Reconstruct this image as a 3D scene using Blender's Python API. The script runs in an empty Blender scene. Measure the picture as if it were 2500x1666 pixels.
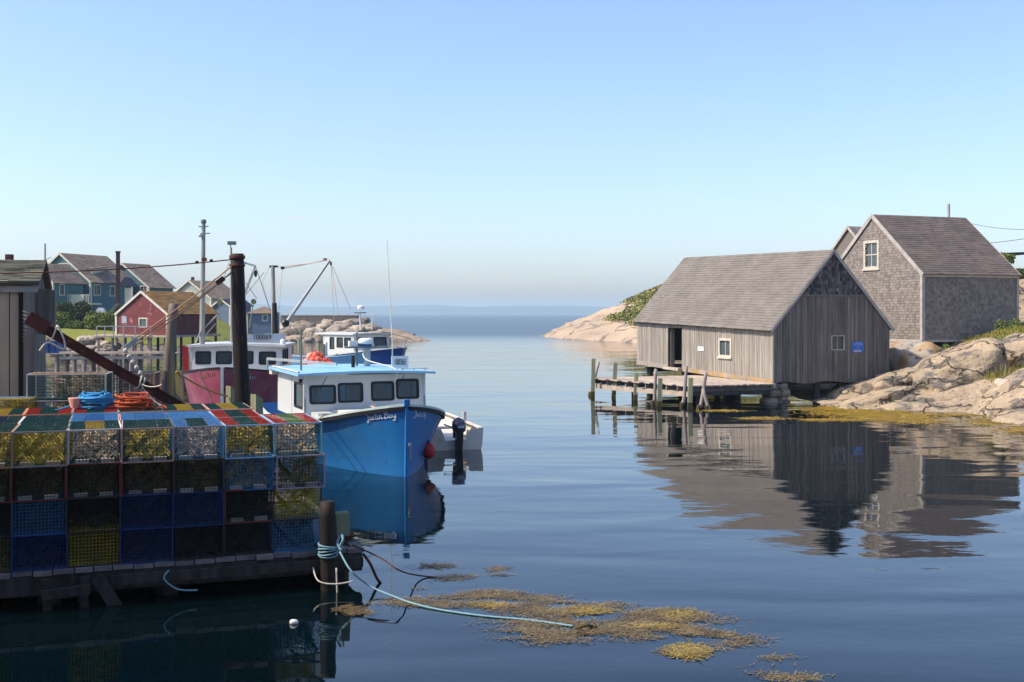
import bpy, math, random
from mathutils import Vector, Matrix, noise

# ------------------------------------------------------------------ camera, sky, sun, exposure
F, H, HY, CX = 2778.0, 3.7, 765.0, 1250.0       # focal length in photo pixels, eye height, horizon row, centre column
scene = bpy.context.scene
cam_data = bpy.data.cameras.new('camera')
cam_data.lens = 36.0 * F / 2500.0
cam_data.sensor_width = 36.0
cam_data.shift_y = -(833.0 - HY) / 2500.0
cam_data.clip_start = 0.1
cam_data.clip_end = 20000.0
cam = bpy.data.objects.new('camera', cam_data)
scene.collection.objects.link(cam)
cam.location = (0, 0, H)
cam.rotation_euler = (math.radians(90), 0, 0)
scene.camera = cam

SUN_AZ = Vector((-0.975, -0.22))                 # horizontal direction towards the sun (from the left, a little behind us)
SUN_EL = math.radians(47)
world = bpy.data.worlds.new('World')
scene.world = world
world.use_nodes = True
wn = world.node_tree
bg = wn.nodes['Background']
sky = wn.nodes.new('ShaderNodeTexSky')
sky.sky_type = 'NISHITA'
sky.sun_disc = False
sky.sun_elevation = SUN_EL
sky.sun_rotation = math.atan2(SUN_AZ.x, SUN_AZ.y)
sky.altitude = 0
sky.air_density = 1.0
sky.dust_density = 1.5
sky.ozone_density = 4.0
tint = wn.nodes.new('ShaderNodeVectorMath')        # cool white balance of the photograph
tint.operation = 'MULTIPLY'
tint.inputs[1].default_value = (1.03, 1.0, 1.06)
wn.links.new(sky.outputs[0], tint.inputs[0])
wn.links.new(tint.outputs[0], bg.inputs[0])
bg.inputs[1].default_value = 0.136

sd = bpy.data.lights.new('sun', 'SUN')
sd.energy = 3.5
sd.angle = math.radians(0.53)
sd.color = (1.0, 0.88, 0.72)
sun = bpy.data.objects.new('sun', sd)
scene.collection.objects.link(sun)
sv = Vector((SUN_AZ.x * math.cos(SUN_EL), SUN_AZ.y * math.cos(SUN_EL), math.sin(SUN_EL)))
sun.rotation_euler = sv.to_track_quat('Z', 'Y').to_euler()
sun.location = (-30, -10, 40)

vs_ = scene.view_settings
vs_.view_transform = 'Standard'
vs_.look = 'None'
vs_.exposure = 0.82
vs_.gamma = 1.0
vs_.use_curve_mapping = False
scene.render.engine = 'CYCLES'
scene.cycles.use_denoising = True
scene.cycles.max_bounces = 8
scene.cycles.transparent_max_bounces = 16
scene.cycles.volume_bounces = 2

# ------------------------------------------------------------------ helpers
C = scene.collection
R = random.Random(11)
V = Vector


def P(px, py, d):
    """photo pixel at a real distance d -> point in the place"""
    return V(((px - CX) / F * d, d, H - (py - HY) / F * d))


def G(px, py, z=0.0):
    """photo pixel lying on a level surface at height z"""
    return P(px, py, F * (H - z) / (py - HY))


class MB:
    """collects geometry for ONE mesh object"""
    def __init__(s):
        s.v, s.f, s.t = [], [], []

    def add(s, vs, fs, tone=0.5):
        o = len(s.v)
        s.v += [tuple(p) for p in vs]
        s.f += [tuple(i + o for i in f) for f in fs]
        s.t += [tone] * len(fs)
        return s

    def hexa(s, p, tone=0.5):
        """8 points: bottom ring 0-3, top ring 4-7"""
        return s.add(p, [(3, 2, 1, 0), (4, 5, 6, 7), (0, 1, 5, 4), (1, 2, 6, 5), (2, 3, 7, 6), (3, 0, 4, 7)], tone)

    def box(s, c, size, rz=0.0, tone=0.5, mat=None):
        sx, sy, sz = [q / 2 for q in size]
        pts = [V((-sx, -sy, -sz)), V((sx, -sy, -sz)), V((sx, sy, -sz)), V((-sx, sy, -sz)),
               V((-sx, -sy, sz)), V((sx, -sy, sz)), V((sx, sy, sz)), V((-sx, sy, sz))]
        m = mat if mat is not None else Matrix.Rotation(rz, 3, 'Z')
        c = V(c)
        return s.hexa([c + m @ p for p in pts], tone)

    def bar(s, p0, p1, w, h=None, tone=0.5, up=(0, 0, 1)):
        p0, p1 = V(p0), V(p1)
        h = w if h is None else h
        d = (p1 - p0).normalized()
        u = V(up)
        if abs(d.dot(u)) > 0.98:
            u = V((0, 1, 0))
        a = d.cross(u).normalized() * (w / 2)
        b = a.cross(d).normalized() * (h / 2)
        return s.hexa([p0 - a - b, p1 - a - b, p1 + a - b, p0 + a - b,
                       p0 - a + b, p1 - a + b, p1 + a + b, p0 + a + b], tone)

    def tube(s, pts, r, n=6, r1=None, tone=0.5, caps=True):
        pts = [V(p) for p in pts]
        k = len(pts)
        vs, fs = [], []
        prev = None
        for i, p in enumerate(pts):
            d = (pts[min(i + 1, k - 1)] - pts[max(i - 1, 0)]).normalized()
            if prev is None:
                ref = V((0, 0, 1)) if abs(d.z) < 0.9 else V((0, 1, 0))
                a = d.cross(ref).normalized()
            else:
                a = (prev - d * prev.dot(d)).normalized()
            prev = a
            b = d.cross(a)
            rr = r if r1 is None else r + (r1 - r) * i / max(1, k - 1)
            for j in range(n):
                t = 2 * math.pi * j / n
                vs.append(p + (a * math.cos(t) + b * math.sin(t)) * rr)
        for i in range(k - 1):
            for j in range(n):
                j2 = (j + 1) % n
                fs.append((i * n + j, i * n + j2, (i + 1) * n + j2, (i + 1) * n + j))
        if caps:
            fs.append(tuple(range(n - 1, -1, -1)))
            fs.append(tuple((k - 1) * n + j for j in range(n)))
        return s.add(vs, fs, tone)

    def prism(s, poly, off, tone=0.5):
        """closed polygon (3-D points) extruded by vector off"""
        n = len(poly)
        off = V(off)
        vs = [V(p) for p in poly] + [V(p) + off for p in poly]
        fs = [tuple(range(n - 1, -1, -1)), tuple(range(n, 2 * n))]
        fs += [(i, (i + 1) % n, n + (i + 1) % n, n + i) for i in range(n)]
        return s.add(vs, fs, tone)

    def ring(s, outer, inner, off, tone=0.5):
        n = len(outer)
        off = V(off)
        vs = [V(p) for p in outer] + [V(p) for p in inner] + [V(p) + off for p in outer] + [V(p) + off for p in inner]
        fs = []
        for i in range(n):
            j = (i + 1) % n
            fs += [(i, j, n + j, n + i), (2 * n + j, 2 * n + i, 3 * n + i, 3 * n + j),
                   (i, 2 * n + i, 2 * n + j, j), (n + j, 3 * n + j, 3 * n + i, n + i)]
        return s.add(vs, fs, tone)

    def lathe(s, c, prof, n=12, axis=(0, 0, 1), tone=0.5):
        c, ax = V(c), V(axis).normalized()
        a = ax.cross(V((1, 0, 0)) if abs(ax.x) < 0.9 else V((0, 1, 0))).normalized()
        b = ax.cross(a)
        vs, fs = [], []
        for r, h in prof:
            for j in range(n):
                t = 2 * math.pi * j / n
                vs.append(c + ax * h + (a * math.cos(t) + b * math.sin(t)) * r)
        for i in range(len(prof) - 1):
            for j in range(n):
                j2 = (j + 1) % n
                fs.append((i * n + j, i * n + j2, (i + 1) * n + j2, (i + 1) * n + j))
        fs.append(tuple(range(n - 1, -1, -1)))
        fs.append(tuple((len(prof) - 1) * n + j for j in range(n)))
        return s.add(vs, fs, tone)

    def blob(s, c, rad, seed=0, nu=20, nv=12, amp=0.22, freq=1.1, tilt=0.0, rz=0.0, tone=0.5, sq=2.0):
        """uneven rock-like ball"""
        c = V(c)
        m = Matrix.Rotation(tilt, 3, 'Y') @ Matrix.Rotation(rz, 3, 'Z')
        vs, fs = [], []
        for i in range(nv + 1):
            th = math.pi * i / nv
            for j in range(nu):
                ph = 2 * math.pi * j / nu
                d = V((math.sin(th) * math.cos(ph), math.sin(th) * math.sin(ph), math.cos(th)))
                k = (abs(d.x) ** sq + abs(d.y) ** sq + abs(d.z) ** sq) ** (-1.0 / sq)
                k *= 1 + amp * noise.fractal(d * freq + V((seed * 7.3, seed * 3.1, seed * 1.7)), 1.0, 2.0, 4)
                q = V((d.x * rad[0], d.y * rad[1], d.z * rad[2])) * k
                vs.append(c + m @ q)
        for i in range(nv):
            for j in range(nu):
                j2 = (j + 1) % nu
                fs.append((i * nu + j, (i + 1) * nu + j, (i + 1) * nu + j2, i * nu + j2))
        return s.add(vs, fs, tone)

    def mesh(s, name, smooth=False):
        me = bpy.data.meshes.new(name)
        me.from_pydata(s.v, [], s.f)
        if len(set(s.t)) > 1:
            at = me.attributes.new('tone', 'FLOAT', 'FACE')
            at.data.foreach_set('value', s.t)
        if smooth:
            me.polygons.foreach_set('use_smooth', [True] * len(me.polygons))
        me.validate()
        me.update()
        return me


def link(name, me, material, parent=None, world=False):
    o = bpy.data.objects.new(name, me)
    C.objects.link(o)
    if material is not None:
        if not me.materials:
            me.materials.append(None)
        o.material_slots[0].link = 'OBJECT'
        o.material_slots[0].material = material
    if parent is not None:
        o.parent = parent
        if world:
            o.matrix_parent_inverse = parent_matrix(parent).inverted()
    return o


def parent_matrix(o):
    m = Matrix.LocRotScale(o.location, o.rotation_euler, o.scale)
    if o.parent:
        m = parent_matrix(o.parent) @ o.matrix_parent_inverse @ m
    return m


def part(name, mb, material, parent=None, world=True, smooth=False):
    return link(name, mb.mesh(name, smooth), material, parent, world)


def tag(o, label, cat, group=None):
    o['label'] = label
    o['category'] = cat
    if group:
        o['group'] = group
    return o


def struct(o):
    o['kind'] = 'structure'
    return o


def stuff(o, label=None, cat=None):
    o['kind'] = 'stuff'
    if label:
        o['label'] = label
    if cat:
        o['category'] = cat
    return o


def thing(name, label, cat, loc=(0, 0, 0), rz=0.0, group=None):
    o = bpy.data.objects.new(name, None)
    C.objects.link(o)
    o.empty_display_size = 0.2
    o.location = loc
    o.rotation_euler = (0, 0, rz)
    return tag(o, label, cat, group)


def smoothpath(pts, n=6):
    """Catmull-Rom through points"""
    pts = [V(p) for p in pts]
    out = []
    for i in range(len(pts) - 1):
        p0, p1, p2, p3 = pts[max(i - 1, 0)], pts[i], pts[i + 1], pts[min(i + 2, len(pts) - 1)]
        for k in range(n):
            t = k / n
            out.append(0.5 * ((2 * p1) + (p2 - p0) * t + (2 * p0 - 5 * p1 + 4 * p2 - p3) * t * t
                              + (3 * p1 - p0 - 3 * p2 + p3) * t ** 3))
    out.append(pts[-1])
    return out


def sag(p0, p1, drop, n=10):
    p0, p1 = V(p0), V(p1)
    return [p0.lerp(p1, i / n) - V((0, 0, drop * 4 * (i / n) * (1 - i / n))) for i in range(n + 1)]


# ------------------------------------------------------------------ materials
def nd(nt, kind, **kw):
    n = nt.nodes.new(kind)
    for k, v in kw.items():
        setattr(n, k, v)
    return n


def mat(name, col, col2=None, rough=0.7, scale=3.0, stretch=(1, 1, 1), bump=0.15, bscale=None, spec=0.3, metal=0.0,
        rnd=0.0, tone=0.0, spots=None, detail=6.0, coat=0.0, ramp=(0.35, 0.65), bdist=0.02, cracks=None):
    m = bpy.data.materials.new(name)
    m.use_nodes = True
    nt = m.node_tree
    L = nt.links.new
    b = nt.nodes['Principled BSDF']
    b.inputs['Roughness'].default_value = rough
    b.inputs['Specular IOR Level'].default_value = spec
    b.inputs['Metallic'].default_value = metal
    b.inputs['Coat Weight'].default_value = coat
    b.inputs['Coat Roughness'].default_value = 0.15
    col2 = col2 or tuple(c * 0.72 for c in col)
    tc = nd(nt, 'ShaderNodeTexCoord')
    mp = nd(nt, 'ShaderNodeMapping')
    mp.inputs['Scale'].default_value = stretch
    L(tc.outputs['Object'], mp.inputs['Vector'])
    oi = None
    if rnd:
        oi = nd(nt, 'ShaderNodeObjectInfo')
        ml = nd(nt, 'ShaderNodeMath', operation='MULTIPLY')
        ml.inputs[1].default_value = 60.0
        L(oi.outputs['Random'], ml.inputs[0])
        L(ml.outputs[0], mp.inputs['Location'])
    nz = nd(nt, 'ShaderNodeTexNoise')
    nz.inputs['Scale'].default_value = scale
    nz.inputs['Detail'].default_value = detail
    L(mp.outputs[0], nz.inputs['Vector'])
    rp = nd(nt, 'ShaderNodeMapRange')
    rp.inputs[1].default_value, rp.inputs[2].default_value = ramp
    L(nz.outputs['Fac'], rp.inputs[0])
    mx = nd(nt, 'ShaderNodeMix', data_type='RGBA')
    mx.inputs[6].default_value = (*col, 1)
    mx.inputs[7].default_value = (*col2, 1)
    L(rp.outputs[0], mx.inputs[0])
    out = mx.outputs[2]
    for sp in (spots or []):                     # (colour, scale, lo, hi) patches of lichen, rust, dirt
        n2 = nd(nt, 'ShaderNodeTexNoise')
        n2.inputs['Scale'].default_value = sp[1]
        n2.inputs['Detail'].default_value = 5.0
        L(mp.outputs[0], n2.inputs['Vector'])
        r2 = nd(nt, 'ShaderNodeMapRange')
        r2.inputs[1].default_value, r2.inputs[2].default_value = sp[2], sp[3]
        L(n2.outputs['Fac'], r2.inputs[0])
        m2 = nd(nt, 'ShaderNodeMix', data_type='RGBA')
        m2.inputs[7].default_value = (*sp[0], 1)
        L(r2.outputs[0], m2.inputs[0])
        L(out, m2.inputs[6])
        out = m2.outputs[2]

    crack_h = None
    if cracks:                                   # (scale, width, colour): joints in the stone
        wv_ = nd(nt, 'ShaderNodeTexNoise')
        wv_.inputs['Scale'].default_value = cracks[0] * 2.2
        wv_.inputs['Detail'].default_value = 4.0
        L(mp.outputs[0], wv_.inputs['Vector'])
        av = nd(nt, 'ShaderNodeVectorMath', operation='MULTIPLY_ADD')
        av.inputs[1].default_value = (0.9 / cracks[0],) * 3
        L(wv_.outputs['Color'], av.inputs[0])
        L(mp.outputs[0], av.inputs[2])
        vo = nd(nt, 'ShaderNodeTexVoronoi', feature='DISTANCE_TO_EDGE')
        vo.inputs['Scale'].default_value = cracks[0]
        L(av.outputs[0], vo.inputs['Vector'])
        rc = nd(nt, 'ShaderNodeMapRange')
        rc.inputs[1].default_value, rc.inputs[2].default_value = 0.0, cracks[1]
        L(vo.outputs['Distance'], rc.inputs[0])
        mc = nd(nt, 'ShaderNodeMix', data_type='RGBA')
        mc.inputs[6].default_value = (*cracks[2], 1)
        L(rc.outputs[0], mc.inputs[0])
        L(out, mc.inputs[7])
        out = mc.outputs[2]
        crack_h = rc.outputs[0]

    def scaled(src, fac_out, amt):
        r3 = nd(nt, 'ShaderNodeMapRange')
        r3.inputs[3].default_value, r3.inputs[4].default_value = 1 - amt, 1 + amt
        L(fac_out, r3.inputs[0])
        vm = nd(nt, 'ShaderNodeVectorMath', operation='SCALE')
        L(src, vm.inputs[0])
        L(r3.outputs[0], vm.inputs[3])
        return vm.outputs[0]
    if rnd:
        out = scaled(out, oi.outputs['Random'], rnd)
    if tone:
        at = nd(nt, 'ShaderNodeAttribute', attribute_name='tone')
        out = scaled(out, at.outputs['Fac'], tone)
    L(out, b.inputs['Base Color'])
    if bump:
        nb = nd(nt, 'ShaderNodeTexNoise')
        nb.inputs['Scale'].default_value = bscale or scale * 2.5
        nb.inputs['Detail'].default_value = 8.0
        L(mp.outputs[0], nb.inputs['Vector'])
        bp = nd(nt, 'ShaderNodeBump')
        bp.inputs['Strength'].default_value = bump
        bp.inputs['Distance'].default_value = bdist
        hsrc = nb.outputs['Fac']
        if crack_h is not None:
            ad = nd(nt, 'ShaderNodeMath', operation='MULTIPLY_ADD')
            ad.inputs[1].default_value = 0.6
            L(crack_h, ad.inputs[0])
            L(hsrc, ad.inputs[2])
            hsrc = ad.outputs[0]
        L(hsrc, bp.inputs['Height'])
        L(bp.outputs[0], b.inputs['Normal'])
    return m


def glassmat(name, tint=(0.10, 0.13, 0.14), keep=0.35):
    """window pane: see-through, tinted, mirror-like at a slant"""
    m = bpy.data.materials.new(name)
    m.use_nodes = True
    nt = m.node_tree
    L = nt.links.new
    b = nt.nodes['Principled BSDF']
    b.inputs['Base Color'].default_value = (*tint, 1)
    b.inputs['Roughness'].default_value = 0.04
    b.inputs['Specular IOR Level'].default_value = 0.6
    nz = nd(nt, 'ShaderNodeTexNoise')
    nz.inputs['Scale'].default_value = 1.7
    tcx = nd(nt, 'ShaderNodeTexCoord')
    L(tcx.outputs['Object'], nz.inputs['Vector'])
    bp = nd(nt, 'ShaderNodeBump')
    bp.inputs['Strength'].default_value = 0.25
    bp.inputs['Distance'].default_value = 0.03
    L(nz.outputs['Fac'], bp.inputs['Height'])
    L(bp.outputs[0], b.inputs['Normal'])
    tr = nd(nt, 'ShaderNodeBsdfTransparent')
    tr.inputs[0].default_value = (0.75, 0.85, 0.85, 1)
    mx = nd(nt, 'ShaderNodeMixShader')
    mx.inputs[0].default_value = keep
    L(b.outputs[0], mx.inputs[1])
    L(tr.outputs[0], mx.inputs[2])
    L(mx.outputs[0], nt.nodes['Material Output'].inputs['Surface'])
    return m


WOODSTRETCH = (9, 9, 0.5)
M = {}
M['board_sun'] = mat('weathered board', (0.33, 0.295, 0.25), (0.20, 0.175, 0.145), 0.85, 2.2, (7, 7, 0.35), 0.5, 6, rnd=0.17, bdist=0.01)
M['board_grey_shade'] = mat('shade-darkened grey board', (0.205, 0.18, 0.155), (0.11, 0.095, 0.082), 0.85, 2.2, (7, 7, 0.35), 0.5, 6, rnd=0.2, bdist=0.01)  # board colour lowered for gable shade; also used on plain grey boards
M['board_lichen'] = mat('skirt board', (0.36, 0.30, 0.22), (0.24, 0.20, 0.15), 0.85, 2.0, (1, 1, 1), 0.4, 8, rnd=0.1,
                        spots=[((0.40, 0.22, 0.06), 1.3, 0.42, 0.62)], bdist=0.01)
M['dark_inside'] = mat('shed inside', (0.05, 0.045, 0.04), rough=0.9)
M['shingle_wall'] = mat('wall shingle', (0.23, 0.198, 0.17), (0.185, 0.16, 0.137), 0.9, 5.0, (1, 1, 1), 0.3, 14, tone=0.26, bdist=0.01)
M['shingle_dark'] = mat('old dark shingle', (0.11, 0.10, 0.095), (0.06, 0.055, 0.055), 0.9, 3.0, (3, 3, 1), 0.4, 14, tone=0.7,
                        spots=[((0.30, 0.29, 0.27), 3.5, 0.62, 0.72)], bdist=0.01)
M['roof_grey'] = mat('asphalt roof shingle', (0.18, 0.16, 0.138), (0.148, 0.131, 0.113), 0.95, 0.9, (1, 1, 1), 0.6, 30, tone=0.09, bdist=0.012)
M['roof_brown'] = mat('brown roof shingle', (0.145, 0.115, 0.10), (0.105, 0.085, 0.076), 0.95, 1.3, (1, 1, 1), 0.5, 25, tone=0.15, bdist=0.012)
M['trim_grey'] = mat('weathered trim', (0.42, 0.39, 0.35), (0.30, 0.275, 0.25), 0.8, 3, (1, 1, 1), 0.3, 12, bdist=0.006)
M['trim_cream'] = mat('old cream paint', (0.55, 0.50, 0.41), (0.42, 0.38, 0.31), 0.75, 5, bump=0.3, bdist=0.004)
M['glass_dark'] = glassmat('window pane')
M['glass_boat'] = glassmat('wheelhouse pane', (0.04, 0.06, 0.07), 0.45)
M['granite'] = mat('granite', (0.39, 0.295, 0.185), (0.26, 0.205, 0.14), 0.9, 0.8, (1, 1, 1.6), 1.0, 2.6, detail=11,
                   spots=[((0.13, 0.115, 0.095), 1.0, 0.54, 0.62), ((0.42, 0.33, 0.23), 4.5, 0.55, 0.7), ((0.075, 0.065, 0.055), 6.0, 0.61, 0.68)], bdist=0.16, cracks=(0.42, 0.035, (0.10, 0.08, 0.06)))
M['granite_far'] = mat('pale granite', (0.43, 0.325, 0.22), (0.30, 0.23, 0.16), 0.9, 0.12, (1, 1, 3), 0.7, 0.5, detail=10,
                       spots=[((0.20, 0.165, 0.13), 0.3, 0.56, 0.64)], bdist=0.5, cracks=(0.10, 0.05, (0.16, 0.12, 0.09)))
M['boulder'] = mat('boulder', (0.40, 0.33, 0.25), (0.25, 0.21, 0.165), 0.9, 1.2, (1, 1, 1), 0.7, 4, rnd=0.2, detail=9,
                   spots=[((0.17, 0.15, 0.12), 1.0, 0.55, 0.66)], bdist=0.10, cracks=(0.5, 0.04, (0.10, 0.085, 0.065)))
M['boulder_lichen'] = mat('lichen boulder', (0.38, 0.33, 0.27), (0.26, 0.23, 0.19), 0.9, 1.5, bump=0.6, bscale=5, detail=9,
                          spots=[((0.33, 0.19, 0.06), 0.9, 0.48, 0.60), ((0.12, 0.11, 0.09), 3.0, 0.58, 0.66)], bdist=0.05)
M['grass'] = mat('grass blade', (0.17, 0.20, 0.028), (0.28, 0.23, 0.05), 0.8, 0.8, bump=0, tone=0.5)
M['grass_dry'] = mat('dry grass blade', (0.22, 0.20, 0.045), (0.30, 0.21, 0.07), 0.8, 1.2, bump=0, tone=0.5)
M['lawn'] = mat('lawn', (0.15, 0.17, 0.02), (0.20, 0.20, 0.03), 0.9, 0.35, bump=0.5, bscale=3, bdist=0.1)
M['leaf'] = mat('bush leaf', (0.11, 0.16, 0.025), (0.16, 0.19, 0.035), 0.7, 0.6, bump=0, tone=0.6)
M['leaf_dark'] = mat('hedge leaf', (0.03, 0.05, 0.014), (0.05, 0.07, 0.02), 0.7, 0.6, bump=0, tone=0.6)
M['heath'] = mat('heath leaf', (0.16, 0.19, 0.035), (0.25, 0.22, 0.07), 0.8, 0.25, bump=0, tone=0.6)
M['soil'] = mat('shore ground', (0.24, 0.20, 0.15), (0.13, 0.12, 0.07), 0.95, 0.4, bump=0.6, bscale=2, bdist=0.15)
M['deck_sun'] = mat('sun-bleached plank', (0.46, 0.38, 0.30), (0.33, 0.27, 0.21), 0.85, 2.0, (1.5, 1.5, 1.5), 0.4, 8, rnd=0.14, bdist=0.008)
M['deck_grey'] = mat('grey wharf plank', (0.24, 0.215, 0.205), (0.14, 0.125, 0.12), 0.85, 2.4, (2, 2, 2), 0.5, 9, rnd=0.15, bdist=0.01)
M['timber'] = mat('wet timber', (0.06, 0.055, 0.05), (0.028, 0.025, 0.022), 0.8, 2.2, (4, 4, 0.7), 0.5, 7, rnd=0.2, bdist=0.015)
M['pile_tar'] = mat('tarred pile', (0.010, 0.008, 0.008), (0.022, 0.014, 0.011), 0.7, 2.0, (6, 6, 0.5), 0.6, 8, bdist=0.012,
                    spots=[((0.16, 0.09, 0.06), 2.6, 0.66, 0.74)])
M['pile_green'] = mat('treated post', (0.27, 0.28, 0.17), (0.19, 0.195, 0.12), 0.85, 2.0, (5, 5, 0.6), 0.4, 8, rnd=0.12, bdist=0.01)
M['pole_bare'] = mat('barkless pole', (0.33, 0.27, 0.24), (0.20, 0.165, 0.15), 0.85, 2.0, (5, 5, 0.6), 0.4, 8, rnd=0.15, bdist=0.01)
M['post_lichen'] = mat('lichen post', (0.24, 0.19, 0.17), (0.14, 0.11, 0.10), 0.85, 1.6, (3, 3, 0.5), 0.4, 8, bdist=0.012,
                       spots=[((0.36, 0.30, 0.03), 0.5, 0.55, 0.62)])
M['weed_line'] = mat('weed covered foot', (0.035, 0.03, 0.012), (0.09, 0.065, 0.015), 0.7, 6, bump=0.5, bdist=0.02)
M['rust'] = mat('rusty steel', (0.115, 0.030, 0.020), (0.055, 0.018, 0.014), 0.75, 2.5, bump=0.5, bscale=18, bdist=0.006,
                spots=[((0.19, 0.065, 0.03), 4, 0.58, 0.7)])
M['white'] = mat('boat white', (0.56, 0.57, 0.55), (0.50, 0.51, 0.49), 0.38, 1.4, bump=0.08, spec=0.5, bdist=0.01,
                 spots=[((0.42, 0.34, 0.24), 2.2, 0.70, 0.80)])
M['cream'] = mat('cream paint', (0.70, 0.63, 0.53), (0.58, 0.51, 0.43), 0.5, 2, bump=0.1,
                 spots=[((0.35, 0.24, 0.15), 2.2, 0.66, 0.78)])
M['hull_blue'] = mat('blue hull paint', (0.012, 0.155, 0.41), (0.011, 0.13, 0.36), 0.40, 0.9, bump=0.12, bscale=2.5, spec=0.5, coat=0.1,
                     spots=[((0.04, 0.17, 0.36), 1.6, 0.55, 0.75), ((0.015, 0.07, 0.16), 5.0, 0.64, 0.72)], bdist=0.03)
M['roof_blue'] = mat('sky blue paint', (0.26, 0.50, 0.68), (0.21, 0.43, 0.60), 0.5, 2, bump=0.1)
M['stem_blue'] = mat('stem blue', (0.03, 0.21, 0.48), (0.02, 0.16, 0.40), 0.45, 5, bump=0.2)
M['rub_black'] = mat('black rubber', (0.012, 0.012, 0.014), rough=0.6, bump=0.1)
M['mint'] = mat('mint rail', (0.55, 0.66, 0.60), (0.46, 0.55, 0.50), 0.5, 3, bump=0.1)
M['maroon'] = mat('maroon hull paint', (0.20, 0.022, 0.055), (0.27, 0.06, 0.085), 0.45, 1.2, bump=0.1, spec=0.5, bdist=0.02,
                  spots=[((0.36, 0.17, 0.17), 1.0, 0.56, 0.76)])
M['red_panel'] = mat('red panel', (0.30, 0.012, 0.022), rough=0.5)
M['navy'] = mat('deep blue hull', (0.012, 0.06, 0.22), (0.01, 0.05, 0.18), 0.35, 1.0, bump=0.05, spec=0.5)
M['alu'] = mat('galvanised tube', (0.45, 0.47, 0.47), (0.34, 0.36, 0.35), 0.5, 6, bump=0.15, metal=0.3)
M['alu_green'] = mat('green grey rail', (0.16, 0.20, 0.18), (0.12, 0.15, 0.13), 0.5, 6, bump=0.1)
M['mast_wood'] = mat('grey mast', (0.36, 0.36, 0.32), (0.25, 0.25, 0.22), 0.7, 3, (4, 4, .5), 0.2)
M['wire'] = mat('rigging wire', (0.20, 0.19, 0.18), rough=0.6, bump=0)
M['wire_pink'] = mat('faded orange line', (0.62, 0.40, 0.33), rough=0.8, bump=0)
M['black'] = mat('black plastic', (0.012, 0.013, 0.015), rough=0.4, bump=0.05)
M['motor'] = mat('outboard cowl', (0.016, 0.02, 0.03), (0.03, 0.035, 0.045), 0.28, 4, bump=0.05, spec=0.6, coat=0.4)
M['buoy_red'] = mat('red buoy', (0.48, 0.028, 0.022), (0.40, 0.03, 0.03), 0.5, 4, bump=0.1, rnd=0.1)
M['buoy_orange'] = mat('orange buoy', (0.75, 0.10, 0.055), (0.66, 0.16, 0.10), 0.5, 5, bump=0.1, rnd=0.25)
M['buoy_pink'] = mat('faded pink buoy', (0.72, 0.27, 0.20), (0.66, 0.34, 0.26), 0.55, 5, bump=0.1, rnd=0.15)
M['rope_cyan'] = mat('light blue rope', (0.22, 0.38, 0.43), (0.14, 0.28, 0.34), 0.85, 40, bump=0.5, bscale=80, bdist=0.004)
M['rope_blue'] = mat('bright blue rope', (0.05, 0.30, 0.56), (0.035, 0.22, 0.45), 0.85, 30, bump=0.5, bscale=60, bdist=0.004)
M['rope_orange'] = mat('orange rope', (0.46, 0.085, 0.03), (0.36, 0.07, 0.03), 0.85, 30, bump=0.5, bscale=60, bdist=0.004)
M['rope_tan'] = mat('tan rope', (0.50, 0.29, 0.14), (0.38, 0.20, 0.10), 0.9, 30, bump=0.5, bscale=60, bdist=0.004)
M['rope_yellow'] = mat('yellow rope', (0.52, 0.33, 0.06), (0.40, 0.25, 0.06), 0.9, 30, bump=0.4, bdist=0.004)
M['rope_white'] = mat('white rope', (0.62, 0.58, 0.50), (0.45, 0.42, 0.36), 0.9, 30, bump=0.4, bdist=0.004)
M['rope_dark'] = mat('dark rope', (0.06, 0.03, 0.025), (0.10, 0.045, 0.03), 0.9, 30, bump=0.4, bdist=0.004)
M['letter_white'] = mat('white lettering', (0.66, 0.72, 0.80), rough=0.5, bump=0)
M['letter_dark'] = mat('dark lettering', (0.05, 0.055, 0.075), rough=0.6, bump=0)
M['plate_grey'] = mat('pale blue board', (0.50, 0.54, 0.58), (0.43, 0.47, 0.51), 0.6, 2, bump=0.05)
M['plate_white'] = mat('white board', (0.76, 0.76, 0.74), (0.68, 0.68, 0.66), 0.6, 4, bump=0.05)
M['red_wall'] = mat('red board', (0.16, 0.038, 0.036), (0.12, 0.026, 0.026), 0.85, 1.5, (1, 1, 1), 0.3, 8, rnd=0.14,
                    spots=[((0.36, 0.17, 0.15), 1.6, 0.62, 0.75)])
M['roof_orange'] = mat('lichen roof', (0.24, 0.125, 0.030), (0.15, 0.095, 0.045), 0.95, 0.7, bump=0.5, bscale=8, tone=0.3, bdist=0.02)
M['teal'] = mat('teal clapboard', (0.050, 0.15, 0.175), (0.042, 0.13, 0.155), 0.7, 1, bump=0.1, tone=0.12)
M['roof_tan'] = mat('tan roof shingle', (0.24, 0.18, 0.135), (0.18, 0.135, 0.10), 0.95, 0.8, bump=0.4, bscale=10, tone=0.25, bdist=0.02)
M['trim_white'] = mat('house trim', (0.60, 0.57, 0.48), (0.50, 0.47, 0.40), 0.7, 3, bump=0.1)
M['brick'] = mat('chimney brick', (0.10, 0.040, 0.035), (0.065, 0.03, 0.028), 0.9, 8, bump=0.4)
M['navy_roof'] = mat('dark blue roof', (0.025, 0.035, 0.065), rough=0.7)
M['slate_blue'] = mat('slate blue wall', (0.12, 0.17, 0.25), (0.10, 0.145, 0.215), 0.8, 2, bump=0.1)
M['grey_house'] = mat('grey house wall', (0.36, 0.37, 0.34), (0.29, 0.30, 0.28), 0.8, 2, bump=0.1)
M['beige_board'] = mat('beige board', (0.52, 0.41, 0.28), (0.42, 0.33, 0.23), 0.85, 1.5, (4, 4, .4), 0.3, 6, rnd=0.1, bdist=0.01)
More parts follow.
